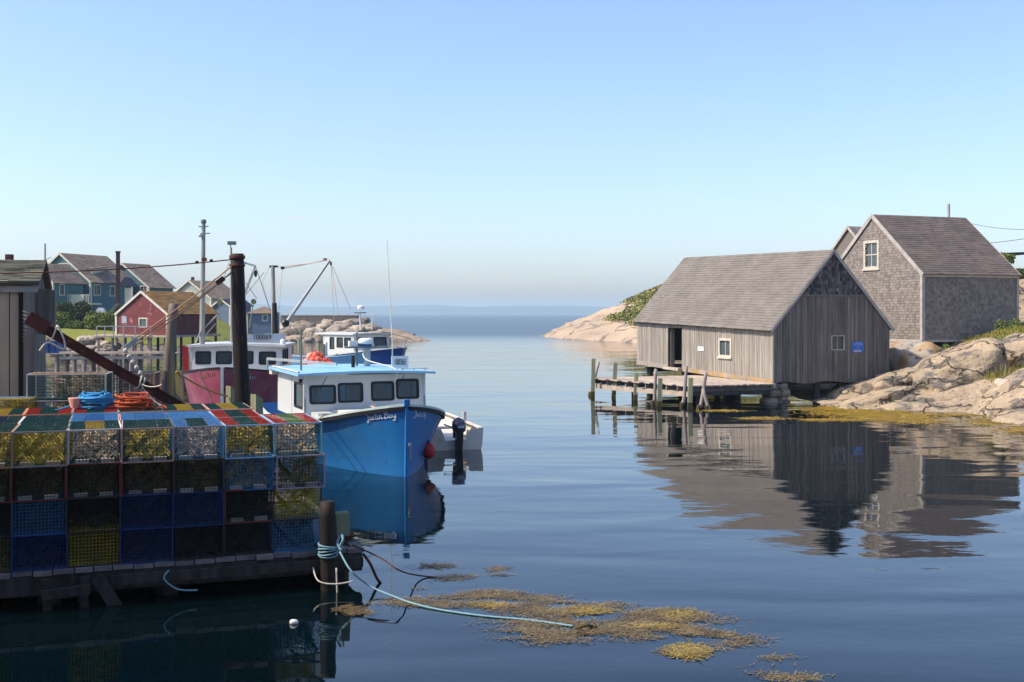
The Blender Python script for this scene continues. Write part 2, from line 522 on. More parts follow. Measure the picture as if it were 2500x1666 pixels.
M['roof_moss'] = mat('mossy shingle', (0.20, 0.19, 0.13), (0.13, 0.125, 0.09), 0.95, 3, (1, 1, 1), 0.5, 14, tone=0.35, bdist=0.02)
M['tote_blue'] = mat('blue plastic', (0.012, 0.07, 0.25), (0.01, 0.05, 0.18), 0.5, 3, bump=0.1)
M['stonewall'] = mat('breakwater stone', (0.36, 0.30, 0.24), (0.22, 0.185, 0.15), 0.9, 0.5, (1, 1, 2), 0.8, 1.0, rnd=0.2, detail=10, bdist=0.2)
M['hill'] = mat('far wooded hill', (0.05, 0.075, 0.05), (0.035, 0.055, 0.04), 0.95, 0.004, bump=0)
M['sign_blue'] = mat('blue sign', (0.035, 0.16, 0.50), (0.03, 0.14, 0.45), 0.5, 5, bump=0)
M['sign_pale'] = mat('pale sign print', (0.24, 0.33, 0.60), rough=0.5, bump=0)
M['sign_white'] = mat('white sign print', (0.50, 0.52, 0.66), rough=0.5, bump=0)
M['lamp_white'] = mat('pale lamp', (0.72, 0.72, 0.60), rough=0.4, bump=0)
M['disc_green'] = mat('olive disc', (0.20, 0.23, 0.10), (0.15, 0.18, 0.08), rough=0.6)
M['weed_tan'] = mat('drifting rockweed', (0.21, 0.15, 0.06), (0.12, 0.085, 0.032), 0.45, 3, bump=0, tone=0.6)
M['weed_gold'] = mat('yellow rockweed', (0.29, 0.21, 0.045), (0.20, 0.14, 0.025), 0.5, 3, bump=0, tone=0.5)
M['weed_rock'] = mat('golden rockweed', (0.36, 0.235, 0.02), (0.22, 0.14, 0.015), 0.5, 1.5, bump=0, tone=0.5)

# ------------------------------------------------------------------ water
def watermat():
    m = bpy.data.materials.new('cove water')
    m.use_nodes = True
    nt = m.node_tree
    L = nt.links.new
    b = nt.nodes['Principled BSDF']
    b.inputs['Base Color'].default_value = (0.0007, 0.0045, 0.006, 1)
    b.inputs['IOR'].default_value = 1.42
    b.inputs['Specular IOR Level'].default_value = 0.5
    geo = nd(nt, 'ShaderNodeNewGeometry')
    sep = nd(nt, 'ShaderNodeSeparateXYZ')
    L(geo.outputs['Position'], sep.inputs[0])
    far = nd(nt, 'ShaderNodeMapRange', interpolation_type='SMOOTHSTEP')   # the open sea beyond the cove mouth is choppy
    far.inputs[1].default_value, far.inputs[2].default_value = 115.0, 210.0
    L(sep.outputs['Y'], far.inputs[0])

    def wave(scale, amp_near, amp_far, loc=0.0, det=2.0, stretch=(1, 1, 1), dist=0.0):
        mp = nd(nt, 'ShaderNodeMapping')
        mp.inputs['Scale'].default_value = stretch
        mp.inputs['Location'].default_value = (loc, loc * 1.7, 0)
        mp.inputs['Rotation'].default_value = (0, 0, 0.12)
        L(geo.outputs['Position'], mp.inputs['Vector'])
        nz = nd(nt, 'ShaderNodeTexNoise')
        nz.inputs['Scale'].default_value = scale
        nz.inputs['Detail'].default_value = det
        nz.inputs['Distortion'].default_value = dist
        L(mp.outputs[0], nz.inputs['Vector'])
        am = nd(nt, 'ShaderNodeMapRange')
        am.inputs[3].default_value, am.inputs[4].default_value = amp_near, amp_far
        L(far.outputs[0], am.inputs[0])
        ml = nd(nt, 'ShaderNodeMath', operation='MULTIPLY')
        L(nz.outputs['Fac'], ml.inputs[0])
        L(am.outputs[0], ml.inputs[1])
        return ml.outputs[0]

    terms = [wave(0.16, 0.060, 0.30, 3.0, 1.0, (0.55, 1, 1)),
             wave(0.62, 0.026, 0.22, 11.0, 1.0, (0.40, 1, 1), 0.3),
             wave(2.6, 0.0030, 0.070, 23.0, 2.0, (0.55, 1, 1)),
             wave(9.0, 0.00040, 0.012, 31.0, 2.0, (0.6, 1, 1))]
    s = terms[0]
    for t in terms[1:]:
        ad = nd(nt, 'ShaderNodeMath', operation='ADD')
        L(s, ad.inputs[0])
        L(t, ad.inputs[1])
        s = ad.outputs[0]
    bp = nd(nt, 'ShaderNodeBump')
    bp.inputs['Strength'].default_value = 1.0
    bp.inputs['Distance'].default_value = 1.0
    L(s, bp.inputs['Height'])
    L(bp.outputs[0], b.inputs['Normal'])
    rr = nd(nt, 'ShaderNodeMapRange')
    rr.inputs[3].default_value, rr.inputs[4].default_value = 0.02, 0.25
    L(far.outputs[0], rr.inputs[0])
    L(rr.outputs[0], b.inputs['Roughness'])
    return m


w = MB()
ys = [-60, 0, 20, 60, 120, 240, 500, 1000, 2000, 4000, 6500]
xs = [-7000, -2000, -500, -100, 0, 100, 500, 2000, 7000]
w.add([(x, y, 0) for y in ys for x in xs],
      [(j * len(xs) + i, j * len(xs) + i + 1, (j + 1) * len(xs) + i + 1, (j + 1) * len(xs) + i)
       for j in range(len(ys) - 1) for i in range(len(xs) - 1)])
struct(part('water', w, watermat()))


# ------------------------------------------------------------------ ground shapes
def fbm(x, y, sc, oct=4, seed=0.0):
    return noise.fractal(V((x * sc + seed, y * sc - seed, seed * 0.37)), 1.0, 2.0, oct)


def ss(a, b, x):
    t = max(0.0, min(1.0, (x - a) / (b - a)))
    return t * t * (3 - 2 * t)


def interp(tab, x):
    if x <= tab[0][0]:
        return tab[0][1]
    for (a, b), (c, d) in zip(tab, tab[1:]):
        if x <= c:
            return b + (d - b) * (x - a) / (c - a)
    return tab[-1][1]


def heightfield(name, x0, x1, y0, y1, st, fn, material, cut=-0.6, keep=None):
    nx, ny = int((x1 - x0) / st) + 1, int((y1 - y0) / st) + 1
    vs = [(x0 + i * st, y0 + j * st, fn(x0 + i * st, y0 + j * st)) for j in range(ny) for i in range(nx)]
    fs = []
    for j in range(ny - 1):
        for i in range(nx - 1):
            a = j * nx + i
            q = (a, a + 1, a + nx + 1, a + nx)
            if max(vs[k][2] for k in q) > cut:
                fs.append(q)
    used = sorted({k for f in fs for k in f})
    re = {k: i for i, k in enumerate(used)}
    mb = MB()
    mb.add([vs[k] for k in used], [tuple(re[k] for k in f) for f in fs])
    return struct(part(name, mb, material, smooth=True))


def slab(x, y, cx, cy, ax, ay, rot, base, tilt, h, p=2.6):
    c, s = math.cos(rot), math.sin(rot)
    u, v = ((x - cx) * c + (y - cy) * s) / ax, (-(x - cx) * s + (y - cy) * c) / ay
    r = (abs(u) ** p + abs(v) ** p) ** (1 / p)
    if r >= 1.25:
        return -9.0
    return base + tilt * u + h * (1 - r ** 6.0)


SHORE_R = [(30, 15.9), (34, 16.4), (38, 16.9), (40.6, 17.5), (42.2, 17.7), (42.9, 15.6), (43.4, 13.9), (44.2, 12.5), (47, 12.6), (52, 12.4),
           (56, 11.6), (62, 12.4), (70, 14.5), (90, 18), (120, 24)]
SLABS_R = [  # cx, cy, ax, ay, rot, base, tilt, height
    (20.0, 49.2, 2.0, 2.0, 0.2, 0.4, 0.35, 1.6),
    (22.0, 42.6, 2.2, 2.4, 0.2, 0.3, 0.5, 1.5),
    (17.6, 38.4, 1.4, 2.0, 0.5, -0.5, 0.3, 0.75),
    (15.0, 48.6, 1.9, 1.7, 0.1, -0.1, 0.5, 0.95),
    (24.8, 50.5, 2.5, 2.3, 0.2, 1.2, 0.4, 1.5),
    (34, 66, 4.0, 3.0, 0.1, 3.4, 0.3, 1.6),
    (34.5, 76, 3.4, 3.0, 0.1, 3.6, 0.5, 3.0),
]


def h_right(x, y):
    d = x - interp(SHORE_R, y) + 0.25 * fbm(x, y, 0.9, 3, 4.0)
    h = d * 0.30 if d < 0 else interp([(0, 0), (3, .40), (6, 1.05), (10, 2.05), (13, 2.85), (18, 3.2), (40, 3.6)], d)
    h = max(-1.6, h) + 0.10 * fbm(x, y, 0.6, 4, 1.0) * min(1.0, max(0.0, d))
    h += 1.6 * ss(62, 85, y) * ss(16, 30, x)
    k = max(slab(x, y, *sl) for sl in SLABS_R)
    if k > h:
        h = k + 0.09 * fbm(x, y, 0.9, 5, 9.0)
        cr = abs(noise.noise(V((x * 0.55 + y * 0.33, y * 0.5 - x * 0.1, 5.0))))
        h -= 0.16 * max(0.0, 1 - cr / 0.045)
    return h


heightfield('granite_shore', 10.5, 46, 33, 96, 0.16, h_right, M['granite'])


# headland beyond the cove mouth
def h_head(x, y):
    shore = interp([(120, 22), (140, 15.5), (150, 13), (160, 9.0), (172, 5.6), (180, 4.2), (190, 6), (205, 14), (230, 30)], y)
    d = x - shore + 0.8 * fbm(x, y, 0.16, 3, 2.0)
    if d < 0:
        return max(-2.0, d * 0.4)
    h = 0.55 * d ** 0.88 + 0.45 * fbm(x, y, 0.12, 5, 7.0) * min(1, d * 0.3)
    st = h * 0.9 + 0.8 * noise.noise(V((x * 0.08, y * 0.05, 2.0)))          # worn ledges
    h += 0.28 * (st - math.floor(st) - 0.5) * min(1, d * .25)
    return min(h, 9 + 0.1 * h)


heightfield('headland', 2, 60, 122, 230, 0.7, h_head, M['granite_far'])


# village shore on the left, lawn above it
def h_left(x, y):
    sh = interp([(-90, 92), (-46, 97), (-38, 99), (-30, 104), (-24, 112), (-20, 128), (-16, 150)], x)
    d = y - sh + 1.2 * fbm(x, y, 0.2, 3, 6.0)
    if d < 0:
        return max(-2.0, d * 0.3)
    h = min(2.0, 0.22 * d) + 0.05 * max(0, d - 9)
    xb = interp([(90, -36), (104, -31.5), (120, -30), (150, -29.5), (170, -33), (190, -46)], y)
    h = min(h, 0.45 * (xb - x)) if xb - x > 0 else max(-2.0, 0.45 * (xb - x))
    return min(h, 3.6) + 0.10 * fbm(x, y, 0.25, 3, 3.0)


def h_bank(x, y):
    return h_left(x, y) - 0.06


heightfield('grassy_village_ground', -95, -16, 88, 190, 1.0, h_left, M['lawn'], cut=0.9)
heightfield('stony_village_shore', -95, -16, 86, 150, 1.0, h_bank, M['soil'], cut=-0.8)


def h_spit(x, y):
    # rocky spit carrying the breakwater wall
    t = (x + 36) / 22.0
    cy = 152 + 2 * t
    half = 9 - 5.0 * ss(0.4, 1.3, t)
    d = 1 - abs(y - cy) / max(0.5, half)
    e = ss(1.32, 0.7, t)
    h = 2.6 * min(1.0, d * 1.3) * e - 0.5
    return h + 0.35 * fbm(x, y, 0.3, 4, 8.0)


heightfield('rocky_spit', -48, -8, 138, 166, 0.6, h_spit, M['granite_far'], cut=-0.5)


# far wooded shore on the horizon
mb = MB()
n = 140
for k in range(n + 1):
    x = -4600 + 9200 * k / n
    px = CX + x / 5200 * F
    top = 765 - interp([(-1300, 14), (300, 16), (560, 27), (640, 22), (760, 15), (880, 17), (1000, 20), (1040, 20.5), (1150, 16),
                        (1280, 19), (1400, 18), (1500, 15), (1650, 17), (2500, 19), (3800, 13)], px)
    z = H + (HY - top) / F * 5200 + 1.6 * fbm(x, 0, 0.006, 4, 1.0)
    for yy, q in ((5050, -1), (5120, z * 0.55), (5200, z), (5600, z * 0.8), (6200, -1)):
        mb.v.append((x, yy + 60 * fbm(x, yy, 0.001, 2, 5.0), q))
for k in range(n):
    for j in range(4):
        a = k * 5 + j
        mb.f.append((a, a + 5, a + 6, a + 1))
        mb.t.append(0.5)
struct(part('wooded_hills', mb, M['hill'], smooth=True))

# sea haze
mb = MB()
mb.box((0, 3100, 22.5), (14200, 7000, 50))
hz = part('haze', mb, None)
hm = bpy.data.materials.new('sea haze')
hm.use_nodes = True
nt = hm.node_tree
nt.nodes.remove(nt.nodes['Principled BSDF'])
pv = nd(nt, 'ShaderNodeVolumePrincipled')
pv.inputs['Color'].default_value = (0.68, 0.88, 1.0, 1)
pv.inputs['Density'].default_value = 0.00025
pv.inputs['Anisotropy'].default_value = 0.2
nt.links.new(pv.outputs[0], nt.nodes['Material Output'].inputs['Volume'])
hz.data.materials.append(hm)
stuff(hz)

# ------------------------------------------------------------------ buildings
def wall_frame(h, which):
    """origin, along-direction, outward normal, length of one wall of a gable building"""
    c, g, r, W, L = h['c'], h['g'], h['r'], h['W'], h['L']
    if which == 'g0':
        return c, g, -r, W
    if which == 'g1':
        return c + r * L, g, r, W
    if which == 's0':
        return c, r, -g, L
    return c + g * W, r, g, L


def top_of(h, which, u):
    if which[0] == 's':
        return h['ze'] + (h.get('rise', 0.0) * u / h['L'])
    W = h['W']
    return h['ze'] + (h['zp'] - h['ze']) * (1 - abs(2 * u / W - 1)) + (h.get('rise', 0.0) if which == 'g1' else 0.0)


def cells(h, which, us, z0, ops):
    """vertical strips between the breaks us, cut out around openings; z0 may be a function of u"""
    out = []
    zf = z0 if callable(z0) else (lambda u: z0)
    for a, b in zip(us, us[1:]):
        if b - a < 1e-4:
            continue
        m = (a + b) / 2
        cuts = sorted([(o[1], o[3]) for o in ops if o[0] - 1e-4 <= m <= o[2] + 1e-4])
        lo = None
        for (p, q) in cuts:
            out.append((a, b, zf(a) if lo is None else lo, zf(b) if lo is None else lo, p, p))
            lo = q
        out.append((a, b, zf(a) if lo is None else lo, zf(b) if lo is None else lo, top_of(h, which, a), top_of(h, which, b)))
    return out


def strip_box(mb, o, d, n, cell, off0, off1, gap=0.0, tone=0.5):
    a, b, z00, z01, z10, z11 = cell
    a, b = a + gap, b - gap
    pts = []
    for z0_, z1_ in ((z00, z01), (z10, z11)):
        for (u, z, off) in ((a, z0_, off0), (b, z1_, off0), (b, z1_, off1), (a, z0_, off1)):
            p = o + d * u + n * off
            pts.append(V((p.x, p.y, z)))
    mb.hexa(pts, tone)


def backing(h, root, which, z0, ops, material, name='wall'):
    o, d, n, Lw = wall_frame(h, which)
    us = sorted({0.0, Lw} | ({Lw / 2} if which[0] == 'g' else set()) | {q for op in ops for q in (op[0], op[2])})
    mb = MB()
    for c in cells(h, which, us, z0, ops):
        strip_box(mb, o, d, n, c, -0.10, -0.03)
    return part(name, mb, material, root)


def boards(h, wall, which, z0, ops, material, width, name='board', jitter=0.25, zmax=None, u_mat=None):
    """every vertical board is an object of its own under its wall"""
    o, d, n, Lw = wall_frame(h, which)
    us = [0.0]
    while us[-1] < Lw - width * 0.6:
        us.append(us[-1] + width * (1 + R.uniform(-jitter, jitter)))
    us[-1] = Lw
    for e in {q for op in ops for q in (op[0], op[2])} | ({Lw / 2} if which[0] == 'g' else set()):
        k = min(range(1, len(us) - 1), key=lambda i: abs(us[i] - e))
        us[k] = e
    us = sorted(set(us))
    for c in cells(h, which, us, z0, ops):
        a, b, z00, z01, z10, z11 = c
        if zmax is not None:
            z10, z11 = min(z10, zmax), min(z11, zmax)
        if z10 - z00 < 0.03 and z11 - z01 < 0.03:
            continue
        drop = R.choice((0, 0, 0, 0.03, -0.04, 0.06)) if not ops or z00 == z0 else 0
        mb = MB()
        off = R.uniform(0.0, 0.012)
        strip_box(mb, o, d, n, (a, b, z00 - drop, z01 - drop, z10, z11), -0.028, off, R.uniform(0.004, 0.012))
        part(name, mb, u_mat(a) if u_mat else material, wall)


def shingle_wall(h, wall, which, z0, ops, material, w, rowh, name='wall_shingles', ztop=None, zbot=None):
    """rows of separate lapped shingles, too small to pick apart: one joined part"""
    o, d, n, Lw = wall_frame(h, which)
    mb = MB()
    z = zbot if zbot is not None else (z0 if not callable(z0) else 0)
    zmax = max(top_of(h, which, Lw * k / 20) for k in range(21)) if ztop is None else ztop
    row = 0
    while z < zmax:
        u = -w * R.random()
        while u < Lw:
            ww = w * R.uniform(0.6, 1.45)
            a, b = max(0, u), min(Lw, u + ww)
            u += ww
            if b - a < 0.02:
                continue
            m = (a + b) / 2
            zb, zt = z + R.uniform(-0.012, 0.012), z + rowh * 1.15
            ta, tb = top_of(h, which, a), top_of(h, which, b)
            if zb > min(ta, tb) - 0.01:
                continue
            if callable(z0) and zb < z0(m):
                continue
            if any(op[0] < m < op[2] and op[1] - rowh * .6 < zb + rowh / 2 < op[3] + rowh * .4 for op in ops):
                continue
            za, zc = min(zt, ta), min(zt, tb)
            pts = []
            for (zz0, zz1, f0, f1) in ((zb, zb, -0.028, 0.022), (za, zc, -0.028, 0.004)):
                for (q, zz, off) in ((a + .004, zz0, f0), (b - .004, zz1, f0), (b - .004, zz1, f1), (a + .004, zz0, f1)):
                    p = o + d * q + n * off
                    pts.append(V((p.x, p.y, zz)))
            mb.hexa(pts, R.random())
        z += rowh
        row += 1
    p = part(name, mb, material, wall)
    p['kind'] = 'stuff'
    return p


def clapboards(h, wall, which, z0, ops, material, rowh, name='clapboard'):
    o, d, n, Lw = wall_frame(h, which)
    mb = MB()
    us = sorted({0.0, Lw} | {q for op in ops for q in (op[0], op[2])})
    z = z0
    while z < max(h['ze'], h['zp'] if which[0] == 'g' else h['ze']):
        for a, b in zip(us, us[1:]):
            m = (a + b) / 2
            if any(op[0] < m < op[2] and op[1] < z + rowh / 2 < op[3] for op in ops):
                continue
            if which[0] == 'g':
                W = h['W']
                k = max(0.0, (z + rowh * .5 - h['ze']) / (h['zp'] - h['ze'])) * W / 2
                aa, bb = max(a, k), min(b, W - k)
            else:
                aa, bb = a, b
                if z + rowh > h['ze']:
                    continue
            if bb - aa < 0.05:
                continue
            pts = []
            for (zz, f1) in ((z, 0.02), (z + rowh, -0.005)):
                for (q, off) in ((aa, -0.028), (bb, -0.028), (bb, f1), (aa, f1)):
                    p = o + d * q + n * off
                    pts.append(V((p.x, p.y, zz)))
            mb.hexa(pts, R.random())
        z += rowh
    p = part(name, mb, material, wall)
    p['kind'] = 'stuff'
    return p


def roof(h, root, material, over_e=0.22, over_g=0.18, rowh=0.16, shw=0.3, thick=0.06, name='roof', course_name='shingle_courses', sides=(0, 1),
         fine=True):
    c, g, r, W, L = h['c'], h['g'], h['r'], h['W'], h['L']
    rise = h.get('rise', 0.0)
    slope = (h['zp'] - h['ze']) / (W / 2)
    for sd_ in sides:
        def pt(q, v, lift):
            # q: 0 eave .. 1 ridge, v: along the ridge
            run = -over_e + (W / 2 + over_e) * q
            u = run if sd_ == 0 else W - run
            z = h['ze'] + slope * run + rise * v / L
            p = c + g * u + r * v
            nx = -g if sd_ == 0 else g
            nn = (V((0, 0, 1)) + nx * slope).normalized()
            return V((p.x, p.y, z + 0.04)) + nn * lift
        base = MB()
        base.hexa([pt(0, -over_g, 0), pt(0, L + over_g, 0), pt(1, L + over_g, 0), pt(1, -over_g, 0),
                   pt(0, -over_g, thick), pt(0, L + over_g, thick), pt(1, L + over_g, thick), pt(1, -over_g, thick)])
        ro = part(name, base, material, root)
        if not fine:
            continue
        mb = MB()
        leng = math.hypot(W / 2 + over_e, slope * (W / 2 + over_e))
        nrow = max(3, int(leng / rowh))
        for k in range(nrow):
            q0, q1 = k / nrow, min(1.0, (k + 1.25) / nrow)
            v = -over_g - 0.01
            while v < L + over_g:
                v2 = min(L + over_g + 0.01, v + shw * R.uniform(0.6, 1.4))
                t = thick + 0.018 + R.uniform(-0.004, 0.006)
                qq = q0 + R.uniform(-0.10, 0.06) / nrow - (0.008 if k == 0 else 0)
                mb.hexa([pt(qq, v, thick - .02), pt(qq, v2, thick - .02), pt(q1, v2, thick - .02), pt(q1, v, thick - .02),
                         pt(qq, v, t), pt(qq, v2, t), pt(q1, v2, thick + .002), pt(q1, v, thick + .002)], R.random())
                v = v2
        s = part(course_name, mb, material, ro)
        s['kind'] = 'stuff'
    return ro


def rake_boards(h, root, material, ends=('g0',), w=0.13, over_g=0.19, over_e=0.22, name='rake_board', dz=0.02):
    c, g, r, W, L = h['c'], h['g'], h['r'], h['W'], h['L']
    slope = (h['zp'] - h['ze']) / (W / 2)
    for e in ends:
        off = -r * (over_g + 0.015) if e == 'g0' else r * (L + over_g + 0.015)
        rs = 0 if e == 'g0' else h.get('rise', 0)
        pk = c + g * (W / 2) + off
        pk = V((pk.x, pk.y, h['zp'] + dz + rs))
        for s in (0, 1):
            u = -over_e if s == 0 else W + over_e
            q = c + g * u + off
            q = V((q.x, q.y, h['ze'] - slope * over_e + dz + rs))
            mb = MB()
            mb.bar(q, pk, 0.035, w)
            part(name, mb, material, root)


def corner_board(h, root, material, u, r_, z0, z1, w=0.14, name='corner_board'):
    p = h['c'] + h['g'] * u + h['r'] * r_
    mb = MB()
    mb.box((p.x, p.y, (z0 + z1) / 2), (w, w, z1 - z0), math.atan2(h['g'].y, h['g'].x))
    part(name, mb, material, root)


def window(h, root, which, op, frame_mat, pane_mat, cols=2, rows=1, fw=0.09, bar=0.035, sill=True, depth=0.03, name='window'):
    """trim round the opening with panes, bars and sill below it in the tree"""
    o, d, n, Lw = wall_frame(h, which)
    u0, z0, u1, z1 = op

    def q(u, z, off):
        p = o + d * u + n * off
        return V((p.x, p.y, z))
    mb = MB()
    for (a, b, c_, e) in ((u0 - fw, z1, u1 + fw, z1 + fw), (u0 - fw, z0 - fw, u0, z1), (u1, z0 - fw, u1 + fw, z1), (u0, z0 - fw, u1, z0)):
        mb.hexa([q(a, b, -.03), q(c_, b, -.03), q(c_, b, depth), q(a, b, depth), q(a, e, -.03), q(c_, e, -.03), q(c_, e, depth), q(a, e, depth)])
    win = part(name, mb, frame_mat, root)
    for i in range(cols):
        for j in range(rows):
            a, b = u0 + (u1 - u0) * i / cols, u0 + (u1 - u0) * (i + 1) / cols
            e, f = z0 + (z1 - z0) * j / rows, z0 + (z1 - z0) * (j + 1) / rows
            mb = MB()
            mb.hexa([q(a, e, -.06), q(b, e, -.06), q(b, e, -.05), q(a, e, -.05), q(a, f, -.06), q(b, f, -.06), q(b, f, -.05), q(a, f, -.05)])
            part('pane', mb, pane_mat, win)
    if cols > 1 or rows > 1:
        mb = MB()
        for i in range(1, cols):
            a = u0 + (u1 - u0) * i / cols
            mb.hexa([q(a - bar / 2, z0, -.065), q(a + bar / 2, z0, -.065), q(a + bar / 2, z0, -.02), q(a - bar / 2, z0, -.02),
                     q(a - bar / 2, z1, -.065), q(a + bar / 2, z1, -.065), q(a + bar / 2, z1, -.02), q(a - bar / 2, z1, -.02)])
        for j in range(1, rows):
            e = z0 + (z1 - z0) * j / rows
            mb.hexa([q(u0, e - bar / 2, -.064), q(u1, e - bar / 2, -.064), q(u1, e - bar / 2, -.018), q(u0, e - bar / 2, -.018),
                     q(u0, e + bar / 2, -.064), q(u1, e + bar / 2, -.064), q(u1, e + bar / 2, -.018), q(u0, e + bar / 2, -.018)])
        part('glazing_bar', mb, frame_mat, win)
    if sill:
        mb = MB()
        mb.hexa([q(u0 - fw * 1.4, z0 - fw * 1.5, -.02), q(u1 + fw * 1.4, z0 - fw * 1.5, -.02), q(u1 + fw * 1.4, z0 - fw * 1.5, depth + .05),
                 q(u0 - fw * 1.4, z0 - fw * 1.5, depth + .05),
                 q(u0 - fw * 1.4, z0 - fw * .9, -.02), q(u1 + fw * 1.4, z0 - fw * .9, -.02), q(u1 + fw * 1.4, z0 - fw * .9, depth + .05),
                 q(u0 - fw * 1.4, z0 - fw * .9, depth + .05)])
        part('sill', mb, frame_mat, win)
    return win


def plane_of(h, which, off):
    o, d, n, Lw = wall_frame(h, which)

    def q(u, z, extra=0.0):
        p = o + d * u + n * (off + extra)
        return V((p.x, p.y, z))
    return q


def u_at(h, which, px):
    """position along a wall that shows at photo column px"""
    o, d, n, Lw = wall_frame(h, which)
    k = (px - CX) / F
    return (k * o.y - o.x) / (d.x - k * d.y)


def house(corner, g_ang, W, L, ze, zp, rise=0.0, flip=False):
    g = V((math.cos(g_ang), math.sin(g_ang), 0))
    r = V((-g.y, g.x, 0)) if not flip else V((g.y, -g.x, 0))
    return dict(c=V((corner[0], corner[1], 0)), g=g, r=r, W=W, L=L, ze=ze, zp=zp, rise=rise)


def zat(py, d):
    return H - (py - HY) / F * d


# --- the weathered fish shed over the water
SH = house((10.83, 47.1), math.radians(19.14), 5.74, 13.1, 3.10, 6.30, rise=0.28)
SH['r'] = V((-SH['g'].y, SH['g'].x, 0))
Z0 = 0.83
shed = thing('fish_shed', 'weathered grey board fish shed on piles over the water with open doorway', 'shed', (10.83, 47.1, 0))
ud0, ud1 = u_at(SH, 's0', 1665), u_at(SH, 's0', 1632)
uw0, uw1 = u_at(SH, 's0', 1783), u_at(SH, 's0', 1758)
op_s = [(uw0, 1.83, uw1, 2.47), (ud0, 1.06, ud1, 2.98)]
zs_front = lambda u: 0.83 + 0.30 * u / 13.1
sw = backing(SH, shed, 's0', zs_front, op_s, M['dark_inside'])
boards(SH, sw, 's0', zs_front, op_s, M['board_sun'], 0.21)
ug0, ug1 = u_at(SH, 'g0', 2031), u_at(SH, 'g0', 2059)
op_g = [(ug0, 2.16 + .02, ug1, 2.72)]
gw = backing(SH, shed, 'g0', 0.80, op_g, M['dark_inside'])
ZG = 4.42
gbreak = lambda u: 0.80 + 0.05 * math.sin(u * 3)
boards(SH, gw, 'g0', gbreak, op_g, M['board_grey_shade'], 0.185, zmax=ZG)
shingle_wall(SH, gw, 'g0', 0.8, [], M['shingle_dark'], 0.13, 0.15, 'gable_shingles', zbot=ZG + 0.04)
backing(SH, shed, 'g1', 1.2, [], M['board_grey_shade'])
backing(SH, shed, 's1', 1.0, [], M['board_grey_shade'])
mb = MB()
q = plane_of(SH, 'g0', -0.03)
mb.hexa([q(1.1, ZG - .02), q(4.64, ZG - .02), q(4.64, ZG - .02, .08), q(1.1, ZG - .02, .08), q(1.1, ZG + .06), q(4.64, ZG + .06), q(4.64, ZG + .06, .08), q(1.1, ZG + .06, .08)])
part('gable_drip_board', mb, M['board_grey_shade'], shed)
roof(SH, shed, M['roof_grey'], 0.16, 0.06, 0.15, 0.32)
rake_boards(SH, shed, M['trim_grey'], ('g0',), 0.12, 0.07, 0.16)
rake_boards(SH, shed, M['trim_grey'], ('g1',), 0.12, 0.07, 0.16)
corner_board(SH, shed, M['board_sun'], -0.01, -0.01, 0.82, 3.08, 0.09)
window(SH, shed, 's0', op_s[0], M['trim_cream'], M['glass_dark'], 2, 1, 0.11)
window(SH, shed, 'g0', op_g[0], M['trim_grey'], M['glass_dark'], 2, 1, 0.05, sill=False)
q = plane_of(SH, 's0', -0.03)
# doorway: jamb, lintel, threshold, an open door leaf inside
mb = MB()
mb.hexa([q(ud1, 1.0), q(ud1 + .16, 1.0), q(ud1 + .16, 1.0, .07), q(ud1, 1.0, .07), q(ud1, 3.0), q(ud1 + .16, 3.0), q(ud1 + .16, 3.0, .07), q(ud1, 3.0, .07)])
part('door_jamb', mb, M['board_sun'], shed)
mb = MB()
mb.hexa([q(ud0 - .1, .93), q(ud1 + .1, .95), q(ud1 + .1, .95, .30), q(ud0 - .1, .93, .30), q(ud0 - .1, 1.06), q(ud1 + .1, 1.06), q(ud1 + .1, 1.06, .30), q(ud0 - .1, 1.06, .30)])
part('door_step', mb, M['deck_sun'], shed)
dl = MB()
dl.hexa([q(ud1 - .05, 1.06, -.28), q(ud1, 1.06, -.28), q(ud1, 1.06, -.08), q(ud1 - .05, 1.06, -.08), q(ud1 - .05, 2.96, -.28), q(ud1, 2.96, -.28), q(ud1, 2.96, -.08), q(ud1 - .05, 2.96, -.08)])
part('door', dl, M['board_sun'], shed)
fl = MB()
fl.hexa([V((*(SH['c'] + SH['g'] * a + SH['r'] * b).xy, z)) for z in (0.98, 1.03) for a, b in ((.12, .12), (5.6, .12), (5.6, 13.0), (.12, 13.0))])
part('shed_floor', fl, M['timber'], shed)
# orange-stained skirt boards along the foot of the long wall
us = [0.0, 2.6, 5.0, ud0 - .12]
for a, b in list(zip(us, us[1:])) + [(ud1 + .2, 9.6), (9.6, 13.1)]:
    mb = MB()
    za, zb = zs_front(a), zs_front(b)
    mb.hexa([q(a + .01, za - .10), q(b - .01, zb - .10), q(b - .01, zb - .10, .085), q(a + .01, za - .10, .085),
             q(a + .01, za + .10), q(b - .01, zb + .10), q(b - .01, zb + .10, .075), q(a + .01, za + .10, .075)])
    part('skirt_board', mb, M['board_lichen'] if b < 9 else M['board_sun'], shed)
# floor beams and piles below
for b in (0.5, 4.3, 8.2, 12.2):
    mb = MB()
    p0, p1 = SH['c'] + SH['g'] * .1 + SH['r'] * b, SH['c'] + SH['g'] * 5.6 + SH['r'] * b
    mb.bar((p0.x, p0.y, .80), (p1.x, p1.y, .84), .2, .24)
    part('floor_beam', mb, M['timber'], shed)
for a, b in ((.3, 4.3), (.3, 8.2), (.3, 12.2), (2.8, 12.2), (2.8, 8.2), (5.3, 12.2), (5.3, 8.2), (2.4, 0.5), (3.6, .5), (5.2, .5)):
    p = SH['c'] + SH['g'] * a + SH['r'] * b
    gz = h_right(p.x, p.y)
    mb = MB()
    mb.tube([(p.x, p.y, max(-1.4, gz - .15)), (p.x, p.y, .84)], .16, 8)
    part('pile', mb, M['timber'], shed)
